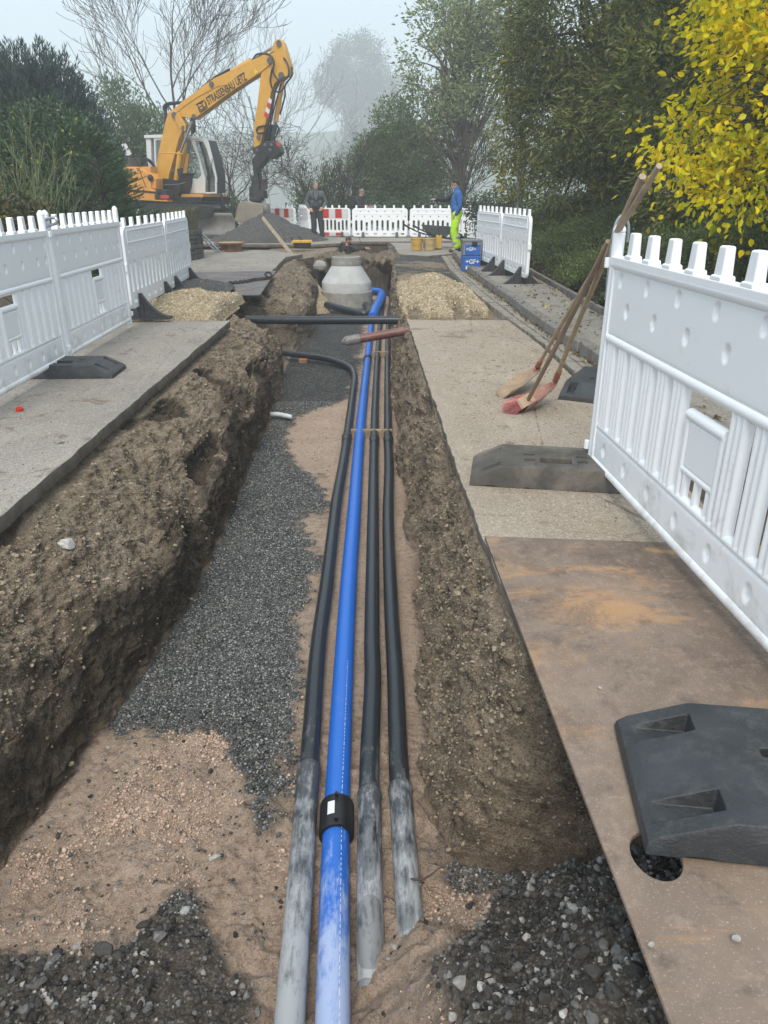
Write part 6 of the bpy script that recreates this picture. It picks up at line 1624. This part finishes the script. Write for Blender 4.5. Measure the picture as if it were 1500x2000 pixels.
# guard rail and mirror
etube('guard_rail', [(465, 1060, -1.0), (462, 935, -1.0), (480, 892, -1.0), (600, 892, -.9), (625, 910, -.8)], .018, OR, n=8, sub=3)
etube('guard_rail', [(500, 1110, -1.0), (600, 1108, -1.0), (650, 1095, -.9)], .016, MG, n=8)
plate('guard', [(595, 1000), (620, 995), (635, 1080), (615, 1085)], -.62, .1, INK, bevel=.02)
plate('mirror', [(205, 828), (235, 822), (275, 895), (262, 908), (232, 905)], -1.1, .04, CABW, bevel=.012)
etube('mirror_arm', [(268, 905, -1.08), (300, 930, -1.0), (330, 985, -.9)], .014, INK, n=8)
for k in range(3): etube('hose', [(330 + k * 12, 975, -.4), (350 + k * 14, 925 + k * 6, -.4), (400, 935 + k * 9, -.3), (440, 985 + k * 5, -.2)], .02, HOSE, n=8, sub=4)
# cab on the far side
CO = 1.15
cab = plate('cab_frame', [(432, 775), (700, 778), (795, 788), (812, 812), (840, 920), (872, 1060), (872, 1172), (650, 1175), (440, 1040)], .30, .06, CABW, bevel=.012,
            holes=[[(445, 800), (690, 800), (742, 930), (765, 1040), (740, 1070), (660, 1060), (470, 1020), (450, 960)], [(722, 805), (775, 810), (800, 860), (858, 1055), (860, 1160), (792, 1162), (790, 1060), (745, 900)]])
plate('cab_frame', [(450, 778), (720, 781), (800, 790), (812, 812), (840, 920), (868, 1060), (868, 1172), (650, 1175), (455, 1040)], CO + .25, .06, CABW, bevel=.012,
      holes=[[(465, 805), (780, 810), (810, 900), (850, 1060), (850, 1100), (480, 1100), (470, 960)]])
plate('cab_roof', [(430, 772), (560, 768), (700, 774), (800, 786), (805, 800), (700, 794), (432, 792)], .85, 1.22, CABW, bevel=.012)
plate('windshield_frame', [(795, 795), (808, 800), (845, 905), (876, 1050), (876, 1170), (862, 1170), (862, 1052), (832, 915)], .85, 1.14, INK, bevel=.008)
plate('side_window', [(448, 800), (690, 800), (742, 930), (765, 1040), (740, 1070), (660, 1060), (470, 1020), (450, 960)], .30, .012, GLASS, bevel=0)
plate('front_window', [(722, 805), (775, 810), (800, 860), (858, 1055), (860, 1160), (792, 1162), (790, 1060), (745, 900)], .32, .012, GLASS, bevel=0)
plate('door_panel', [(660, 1062), (740, 1072), (768, 1040), (792, 1065), (790, 1168), (655, 1172)], .262, .02, CABW, bevel=.004)
plate('seat', [(560, 960), (600, 940), (615, 1060), (700, 1075), (700, 1120), (580, 1120)], .85, .5, INK, bevel=.03)
plate('cab_rear_panel', [(436, 780), (470, 780), (480, 1050), (450, 1050)], .85, 1.1, CABW, bevel=.01)
plate('cab_floor', [(640, 1172), (860, 1180), (858, 1213), (640, 1215)], .55, 1.7, OR, bevel=.02)
etube('wiper', [(815, 1155, .2), (830, 1000, .2), (838, 930, .2)], .012, INK, n=6); etube('cab_rail', [(800, 1080, .2), (812, 1000, .2), (830, 985, .2), (838, 1060, .2)], .014, INK, n=6, sub=3)
etube('step_tube', [(875, 1095, .3), (905, 1190, .3), (925, 1270, .3)], .035, DG, n=8); etube('step_tube', [(890, 1130, .1), (915, 1260, .1)], .03, DG, n=8)
# undercarriage
for off in (-1.0, 1.0):
    tk = plate('track', [(350, 1255), (400, 1235), (660, 1235), (860, 1250), (880, 1275), (870, 1310), (820, 1345), (420, 1345), (360, 1320)], off, .5, DG, bevel=.03)
    for k in range(20):
        a = E3(395 + k * 24, 1236, off); MB().box((a.x, off, a.z + .01), (.10, .52, .05)).build('track_shoe', INK, tk, bevel=.006)
    for k in range(5): c = E3(410 + k * 100, 1305, off - .26); m = MB(); m.lathe([(.16, -.03), (.16, .03), (.06, .05)], 16, 0, Matrix.Translation(c) @ Matrix.Rotation(R(90), 4, 'X')); m.build('roller', INK, tk)
# dozer blade: curved sheet across the front
bl0, bl1 = Y(383, 437, 26.9), Y(458, 437, 25.9); vs = []; fs = []
w0 = Y(380, 412, 27.0); w1 = Y(456, 405, 26.0)
LB0 = Vector((w0.x - .1, 27.05, 0)); LB1 = Vector((w1.x + .02, 26.0, 0)); nbx = 14
dn = (LB1 - LB0).normalized(); nr = Vector((dn.y, -dn.x, 0))
for k in range(9):
    u = k / 8; zc = .12 + .72 * u; off = -.14 * math.sin(u * PI) + .05 * u
    for i in range(nbx): p = LB0.lerp(LB1, i / (nbx - 1)) + nr * (off + .1); p.z = zc; vs.append(EXV @ p)
for k in range(8):
    for i in range(nbx - 1): a = k * nbx + i; fs.append((a, a + 1, a + nbx + 1, a + nbx))
o = MB().add(vs, fs).build('dozer_blade', BLADEM, ex, 50); sm = o.modifiers.new('s', 'SOLIDIFY'); sm.thickness = .05; sm.offset = 1

# ================================================================ PEOPLE
SKIN = pm('skin', (.50, .29, .21), .55, var=.06, bump=0)
def remesh(m, name, mat, parent, vox, smooth=6):
    me = bpy.data.meshes.new(name); me.from_pydata([tuple(p) for p in m.v], [], m.f); o = bpy.data.objects.new(name, me); COL.objects.link(o)
    r = o.modifiers.new('r', 'REMESH'); r.mode = 'VOXEL'; r.voxel_size = vox; r.use_smooth_shade = True
    s = o.modifiers.new('s', 'SMOOTH'); s.iterations = smooth; s.factor = .5
    dg = bpy.context.evaluated_depsgraph_get(); me2 = bpy.data.meshes.new_from_object(o.evaluated_get(dg)); me2.name = name
    bpy.data.objects.remove(o); me2.materials.clear(); me2.materials.append(mat); me2.shade_smooth()
    return link(name, me2, parent)
def hand(m, wr, d, palm_n, curl=.5, s=1.0, side=1):
    """palm, four fingers of unequal length and a thumb, all capsules fused by the remesh"""
    d = Vector(d).normalized(); n = Vector(palm_n); n = (n - d * n.dot(d)).normalized(); x = d.cross(n) * side
    wr = Vector(wr)
    for k in range(4): o_ = (k - 1.5) * .0195 * s; m.cap(wr + x * o_ * .6, .015 * s, wr + d * .085 * s + x * o_, .0135 * s, 7)
    for k, L in enumerate((.066, .075, .070, .055)):
        o_ = (k - 1.5) * .0205 * s; p = wr + d * .088 * s + x * o_; dd = d.copy()
        for j in range(3):
            dd = (dd + n * curl * .55).normalized(); q_ = p + dd * L * s * (.45, .32, .23)[j]; m.cap(p, .0098 * s - j * .001, q_, .009 * s - j * .001, 6); p = q_
    p = wr + d * .02 * s - x * .032 * s; q_ = p + (d * .8 - x * .55 + n * .25).normalized() * .045 * s; m.cap(p, .0145 * s, q_, .0115 * s, 6); m.cap(q_, .0115 * s, q_ + (d + n * curl * .5).normalized() * .035 * s, .010 * s, 6)
def head(m, c, f, s=1.0, up=(0, 0, 1)):
    """skull, jaw, nose, brows, ears; c = centre of the head, f = facing"""
    f = Vector(f).normalized(); up = Vector(up).normalized(); x = f.cross(up).normalized(); up = x.cross(f); c = Vector(c)
    B = Matrix((x, f, up)).transposed().to_4x4()
    m.ball(c + f * -.008 + up * .022, (.074 * s, .094 * s, .092 * s), 14, M=B); m.ball(c + f * .022 - up * .048, (.056 * s, .062 * s, .062 * s), 12, M=B)
    m.ball(c + f * .062 - up * .088, (.026, .024, .022), 8, M=B)
    m.cap(c + f * .088 + up * .012, .010, c + f * .112 - up * .022, .0125, 7); m.cap(c + f * .078 - x * .034 + up * .030, .010, c + f * .078 + x * .034 + up * .030, .010, 6)
    m.cap(c + f * .083 - x * .018 - up * .052, .0075, c + f * .083 + x * .018 - up * .052, .0075, 6)
    for sgn in (-1, 1): m.ball(c + x * sgn * .077 - up * .004 - f * .005, (.011, .020, .031), 8, M=B)
    return c, f, up, x
def eyes(parent, hd):
    c, f, up, x = hd
    for sgn in (-1, 1): m = MB(); m.ball(c + f * .081 + x * sgn * .030 + up * .010, .0085, 8); m.build('eye', INK, parent)
def hair(parent, hd, mat, back=0, low=.0, name='hair', cut=.02):
    c, f, up, x = hd; B = Matrix((x, f, up)).transposed().to_4x4(); m = MB(); m.ball(c - f * .016 + up * .034, (.082, .098, .092), 16, M=B)
    m2 = MB(); keepv = []
    vs = [Vector(v) for v in m.v]; fs = [fc for fc in m.f if (sum((vs[i] - c).dot(up) for i in fc) / len(fc) > cut - .9 * max(0, -sum((vs[i] - c).dot(f) for i in fc) / len(fc)) and not (sum((vs[i] - c).dot(f) for i in fc) / len(fc) > .045 and sum((vs[i] - c).dot(up) for i in fc) / len(fc) < .075))]
    rr = random.Random(3); vs = [v + (v - c).normalized() * rr.uniform(-.003, .006) for v in vs]
    o = MB().add(vs, fs).build(name, mat, parent, 60); s = o.modifiers.new('s', 'SOLIDIFY'); s.thickness = .012; return o
def limb(m, pts, rs, n=10):
    for i in range(len(pts) - 1): m.cap(pts[i], rs[i], pts[i + 1], rs[i + 1], n)
def shell(parts, name, mat, parent, vox=.013, smooth=5):
    m = MB()
    for pts, rs in parts: limb(m, [Vector(p) for p in pts], rs)
    return remesh(m, name, mat, parent, vox, smooth)
def boot(m, ank, d, s=1):
    ank = Vector(ank); d = Vector(d).normalized(); g = Vector((ank.x, ank.y, 0))
    m.cap(ank + Vector((0, 0, .03)), .058, g + Vector((0, 0, .055)) - d * .02, .052, 10); m.cap(g + Vector((0, 0, .045)) - d * .04, .042, g + d * .14 + Vector((0, 0, .040)), .040, 10); m.cap(g + d * .10 + Vector((0, 0, .042)), .044, g + d * .17 + Vector((0, 0, .036)), .034, 10)
def person(label, loc, rz, J, cloth, hd_f, hd_c=(0, -.02, 1.655), hands_=None, haircol=None, group='workers on the site', legs=True):
    """J: joints of a figure facing -Y; cloth: list of (name, mat, parts)"""
    t = thing('person', label, 'person', loc, rz, group)
    m = MB(); hd = head(m, hd_c, hd_f)
    c = Vector(hd_c); m.cap(c - Vector((0, 0, .06)) - Vector(hd_f).normalized() * .02, .055, Vector(J['neck']), .06, 12)
    limb(m, [Vector(J['neck']), Vector(J['chest']), Vector(J['waist']), Vector(J['hip'])], [.06, .125, .115, .13])
    for s in 'LR':
        limb(m, [Vector(J['chest']) + Vector((0, 0, .10)), Vector(J['sh' + s]), Vector(J['el' + s]), Vector(J['wr' + s])], [.08, .06, .043, .029])
        h_ = hands_[s]; hand(m, J['wr' + s], h_[0], h_[1], h_[2], side=1 if s == 'L' else -1)
        if legs: limb(m, [Vector(J['hip']), Vector(J['hj' + s]), Vector(J['kn' + s]), Vector(J['an' + s])], [.12, .095, .062, .045]); m.cap(J['an' + s], .045, Vector(J['an' + s]) + Vector(J.get('toe' + s, (0, -1, 0))) * .14 - Vector((0, 0, .05)), .035, 8)
    remesh(m, 'body', SKIN, t, .0075, 3); eyes(t, hd)
    if haircol is not None: hair(t, hd, haircol)
    for nm, mt, parts in cloth:
        if callable(parts): parts(t, J, mt, nm)
        else: shell(parts, nm, mt, t)
    return t
SHIRT = pm('grey_work_shirt', (.085, .10, .105), .85, var=.2, scale=12, bump=.4, bs=60)
BIB = pm('dark_dungarees', (.030, .034, .038), .85, var=.3, scale=10, bump=.4, bs=60, dirt=(.10, .10, .09), dirt_amt=.3)
BOOTM = pm('dark_boots', (.025, .022, .02), .6, var=.3, dirt=(.15, .12, .09), dirt_amt=.4)
GHAIR = pm('grey_hair', (.22, .19, .17), .8, var=.3, scale=60, bump=.5, bs=200); DHAIR = pm('dark_brown_hair', (.035, .022, .015), .7, var=.3, scale=60, bump=.5, bs=200)
def boots(t, J, mt, nm):
    for s in 'LR': m = MB(); boot(m, J['an' + s], J.get('toe' + s, (0, -1, 0))); remesh(m, 'boot', mt, t, .010, 3)
# man in dungarees, hands on hips, looking to his left
J = dict(neck=(0, .01, 1.50), chest=(0, .01, 1.30), waist=(0, 0, 1.10), hip=(0, 0, .98), shL=(.19, .01, 1.43), shR=(-.19, .01, 1.43), elL=(.31, .05, 1.17), elR=(-.33, .05, 1.17), wrL=(.205, -.09, .99), wrR=(-.22, -.10, .965),
         hjL=(.10, 0, .94), hjR=(-.10, 0, .94), knL=(.13, -.03, .50), knR=(-.10, -.03, .50), anL=(.17, .02, .09), anR=(-.11, .02, .09), toeL=(.45, -.9, 0), toeR=(-.25, -1, 0))
def torso(J, g=.018): return [J['neck'] if 0 else (J['neck'][0], J['neck'][1], J['neck'][2] - .03), J['chest'], J['waist'], J['hip']]
def sleeve(J, s, f=.86): e, w = Vector(J['el' + s]), Vector(J['wr' + s]); return [J['chest'][:2] + (J['chest'][2] + .11,), J['sh' + s], J['el' + s], tuple(e.lerp(w, f))]
shirt = [(torso(J), [.075, .155, .145, .14]), ([(-.09, .01, 1.36), (.09, .01, 1.36)], [.11, .11]), ([(-.08, .01, 1.15), (.08, .01, 1.15)], [.12, .12]), (sleeve(J, 'L'), [.10, .078, .062, .046]), (sleeve(J, 'R'), [.10, .078, .062, .046]), ([(0, 0, 1.47), (0, 0, 1.53)], [.075, .068])]
trs = [([J['waist'], J['hip']], [.145, .150]), ([(-.07, 0, 1.0), (.07, 0, 1.0)], [.125, .125])] + [([J['hip'], J['hj' + s], J['kn' + s], (J['an' + s][0], J['an' + s][1], .13)], [.13, .115, .088, .078]) for s in 'LR'] + [([(-.06, -.085, 1.05), (.06, -.085, 1.05)], [.085, .085]), ([(-.06, -.085, 1.12), (.06, -.085, 1.27)], [.068, .062]), ([(.06, -.085, 1.12), (-.06, -.085, 1.27)], [.068, .062])]
straps = [([(s * .07, -.145, 1.29), (s * .085, -.10, 1.44), (s * .08, 0, 1.50), (s * .07, .12, 1.42), (s * .05, .165, 1.25), (0, .16, 1.08)], [.018] * 6) for s in (-1, 1)]
p0 = G(620, 470)
person('man in grey shirt and dark dungarees standing with hands on hips on the far road', (p0.x, p0.y, 0), R(4), J, [('shirt', SHIRT, shirt), ('dungarees', BIB, trs), ('straps', BIB, straps), ('boots', BOOTM, boots)], (.55, -1, -.02), hands_={'L': ((-.5, -.5, -.35), (-.3, .8, 0), .5), 'R': ((.5, -.55, -.4), (.3, .8, 0), .5)}, haircol=GHAIR)
# man in blue jacket and hi-vis trousers, in profile facing left, one arm stretched out
NAVY = pm('navy_panels', (.012, .016, .032), .8, var=.2, bump=.3); JBLUE = pm('royal_blue_fleece', (.030, .135, .40), .85, var=.15, scale=14, bump=.35, bs=80)
HIV = pm('hi_vis_yellow', (.50, .85, .02), .7, var=.18, scale=8, bump=.4, bs=30); REFL = pm('reflective_band', (.42, .43, .43), .35, .3, var=.1)
J = dict(neck=(0, .01, 1.50), chest=(0, .02, 1.30), waist=(0, .0, 1.10), hip=(0, .01, .97), shL=(.185, .02, 1.42), shR=(-.185, .0, 1.42), elL=(.24, .07, 1.14), elR=(-.19, -.27, 1.27), wrL=(.20, -.03, .93), wrR=(-.13, -.53, 1.285),
         hjL=(.10, .01, .94), hjR=(-.10, .01, .94), knL=(.11, -.06, .52), knR=(-.10, .0, .50), anL=(.12, .02, .09), anR=(-.10, .10, .09), toeL=(0, -1, 0), toeR=(0, -1, 0))
jac = [(torso(J), [.078, .158, .148, .135]), ([(-.09, .02, 1.36), (.09, .02, 1.36)], [.115, .115]), ([(-.07, .0, 1.05), (.07, .0, 1.05)], [.12, .12]), (sleeve(J, 'L', .95), [.105, .082, .066, .048]), ([(-.1, .01, 1.40), J['shR']], [.09, .082]), ([(0, 0, 1.47), (0, -.01, 1.555)], [.08, .070])]
navy = [([J['shR'], J['elR'], tuple(Vector(J['elR']).lerp(Vector(J['wrR']), .95))], [.078, .064, .044]), ([(.165, .06, 1.30), (.15, .05, 1.02)], [.022, .05]), ([(-.06, 0, .985), (.06, .0, .985)], [.128, .128]), ([(.225, .085, 1.30), (.262, .105, 1.14), (.238, .02, .98)], [.035, .040, .030])]
hv = [([J['waist'][:2] + (1.0,), J['hip']], [.135, .15]), ([(-.06, .02, .93), (.06, .02, .93)], [.14, .14])] + [([J['hip'], J['hj' + s], J['kn' + s], (J['an' + s][0], J['an' + s][1], .15)], [.13, .125, .098, .088]) for s in 'LR'] + [([(.17, .0, .62), (.17, .0, .76)], [.05, .055])]
bands = [([(J['kn' + s][0] * .4 + J['an' + s][0] * .6, J['kn' + s][1] * .4 + J['an' + s][1] * .6, zc - .012), (J['kn' + s][0] * .4 + J['an' + s][0] * .6, J['kn' + s][1] * .4 + J['an' + s][1] * .6, zc + .012)], [.096, .096]) for s in 'LR' for zc in (.24, .36)]
p0 = G(888, 492)
person('man in a blue jacket and neon yellow trousers standing in profile, pointing left', (p0.x, p0.y, 0), R(-86), J, [('jacket', JBLUE, jac), ('side_panels', NAVY, navy), ('trousers', HIV, hv), ('reflective_bands', REFL, bands), ('boots', BOOTM, boots)], (-.12, -1, -.30), hd_c=(0, -.04, 1.645), hands_={'L': ((-.1, -.4, -1), (-1, 0, 0), .4), 'R': ((.15, -1, .15), (0, 0, -1), 1.0)}, haircol=DHAIR)
# man in dark jacket behind the barrier, bent over to the right
DJ = pm('dark_navy_jacket', (.022, .026, .036), .75, var=.25, scale=8, bump=.4, bs=40)
J = dict(neck=(.0, -.06, 1.44), chest=(0, -.02, 1.25), waist=(0, .02, 1.06), hip=(0, .04, .95), shL=(.19, -.03, 1.36), shR=(-.19, -.03, 1.36), elL=(.24, -.16, 1.13), elR=(-.24, -.16, 1.13), wrL=(.12, -.36, 1.10), wrR=(-.12, -.36, 1.10),
         hjL=(.10, .04, .92), hjR=(-.10, .04, .92), knL=(.11, .0, .50), knR=(-.11, 0, .50), anL=(.12, .05, .09), anR=(-.12, .05, .09))
jac = [(torso(J), [.09, .165, .16, .155]), ([(-.1, -.02, 1.30), (.1, -.02, 1.30)], [.12, .12]), (sleeve(J, 'L', .92), [.11, .09, .07, .05]), (sleeve(J, 'R', .92), [.11, .09, .07, .05]), ([(-.08, .07, 1.40), (.08, .07, 1.40)], [.07, .07]), ([(-.07, .03, .98), (.07, .03, .98)], [.14, .14])]
tr2 = [([J['hip'], J['hj' + s], J['kn' + s], (J['an' + s][0], J['an' + s][1], .13)], [.14, .118, .09, .08]) for s in 'LR']
q = Y(700, 372, 28.6)
person('man in a dark navy jacket behind the white barriers, head bowed, turned to the right', (q.x, 28.6, -.12), R(62), J, [('jacket', DJ, jac), ('trousers', BIB, tr2), ('boots', BOOTM, boots)], (0, -1, -.55), hd_c=(0, -.13, 1.56), hands_={'L': ((0, -1, -.2), (-1, 0, 0), .7), 'R': ((0, -1, -.2), (1, 0, 0), .7)}, haircol=GHAIR)
# man down in the pit, right arm stretched towards the rod
BK = pm('black_hoodie', (.014, .017, .017), .85, var=.25, bump=.3)
J = dict(neck=(0, -.05, 1.47), chest=(0, -.03, 1.28), waist=(0, 0, 1.08), hip=(0, .02, .96), shL=(.19, -.04, 1.39), shR=(-.19, -.02, 1.39), elL=(.26, -.30, 1.33), elR=(-.24, .06, 1.12), wrL=(.20, -.56, 1.42), wrR=(-.2, -.16, 1.05),
         hjL=(.10, .02, .92), hjR=(-.10, .02, .92), knL=(.11, -.1, .50), knR=(-.11, 0, .50), anL=(.12, .05, .09), anR=(-.12, .05, .09))
jac = [(torso(J), [.085, .16, .15, .145]), ([(-.1, -.02, 1.33), (.1, -.02, 1.33)], [.115, .115]), (sleeve(J, 'L', .92), [.11, .084, .064, .046]), (sleeve(J, 'R', .92), [.11, .084, .064, .046]), ([(-.06, .05, 1.44), (.06, .05, 1.44)], [.07, .07])]
q = Y(678, 462, 23.3)
person('bearded man in a black hoodie down in the dark pit, reaching out to the right', (q.x - .05, 23.3, q.z - 1.74), R(66), J, [('hoodie', BK, jac), ('trousers', BIB, [([J['hip'], J['hj' + s], J['kn' + s], (J['an' + s][0], J['an' + s][1], .13)], [.14, .118, .09, .08]) for s in 'LR']), ('boots', BOOTM, boots), ('beard', DHAIR, [([(-.03, -.17, 1.535), (.03, -.17, 1.535)], [.035, .035]), ([(-.05, -.13, 1.56), (.05, -.13, 1.56)], [.035, .035])])], (0, -1, -.35), hd_c=(0, -.11, 1.62), hands_={'L': ((0, -1, .1), (0, 0, -1), 1.1), 'R': ((0, -1, -.2), (1, 0, 0), .7)}, haircol=DHAIR)
m = MB(); a = Y(701, 463, 22.8); b = Y(712, 497, 22.6); m.tube([a, b + (b - a) * .4], .008, 7); tag(m.build('measuring_rod', DG), 'thin dark rod held upright by the man in the pit', 'rod')

# ================================================================ fog
HZ = NT('fog_air'); HZ.t.nodes.remove(HZ.b)
pv = HZ.t.nodes.new('ShaderNodeVolumePrincipled'); pv.inputs['Color'].default_value = (.955, .98, 1, 1); pv.inputs['Density'].default_value = .0036; pv.inputs['Anisotropy'].default_value = .1
HZ.t.links.new(pv.outputs[0], HZ.out.inputs['Volume'])
m = MB(); m.box((0, 195, 15), (440, 520, 92)); o = m.build('haze', HZ.m, None, 0); tag(o, kind='stuff')
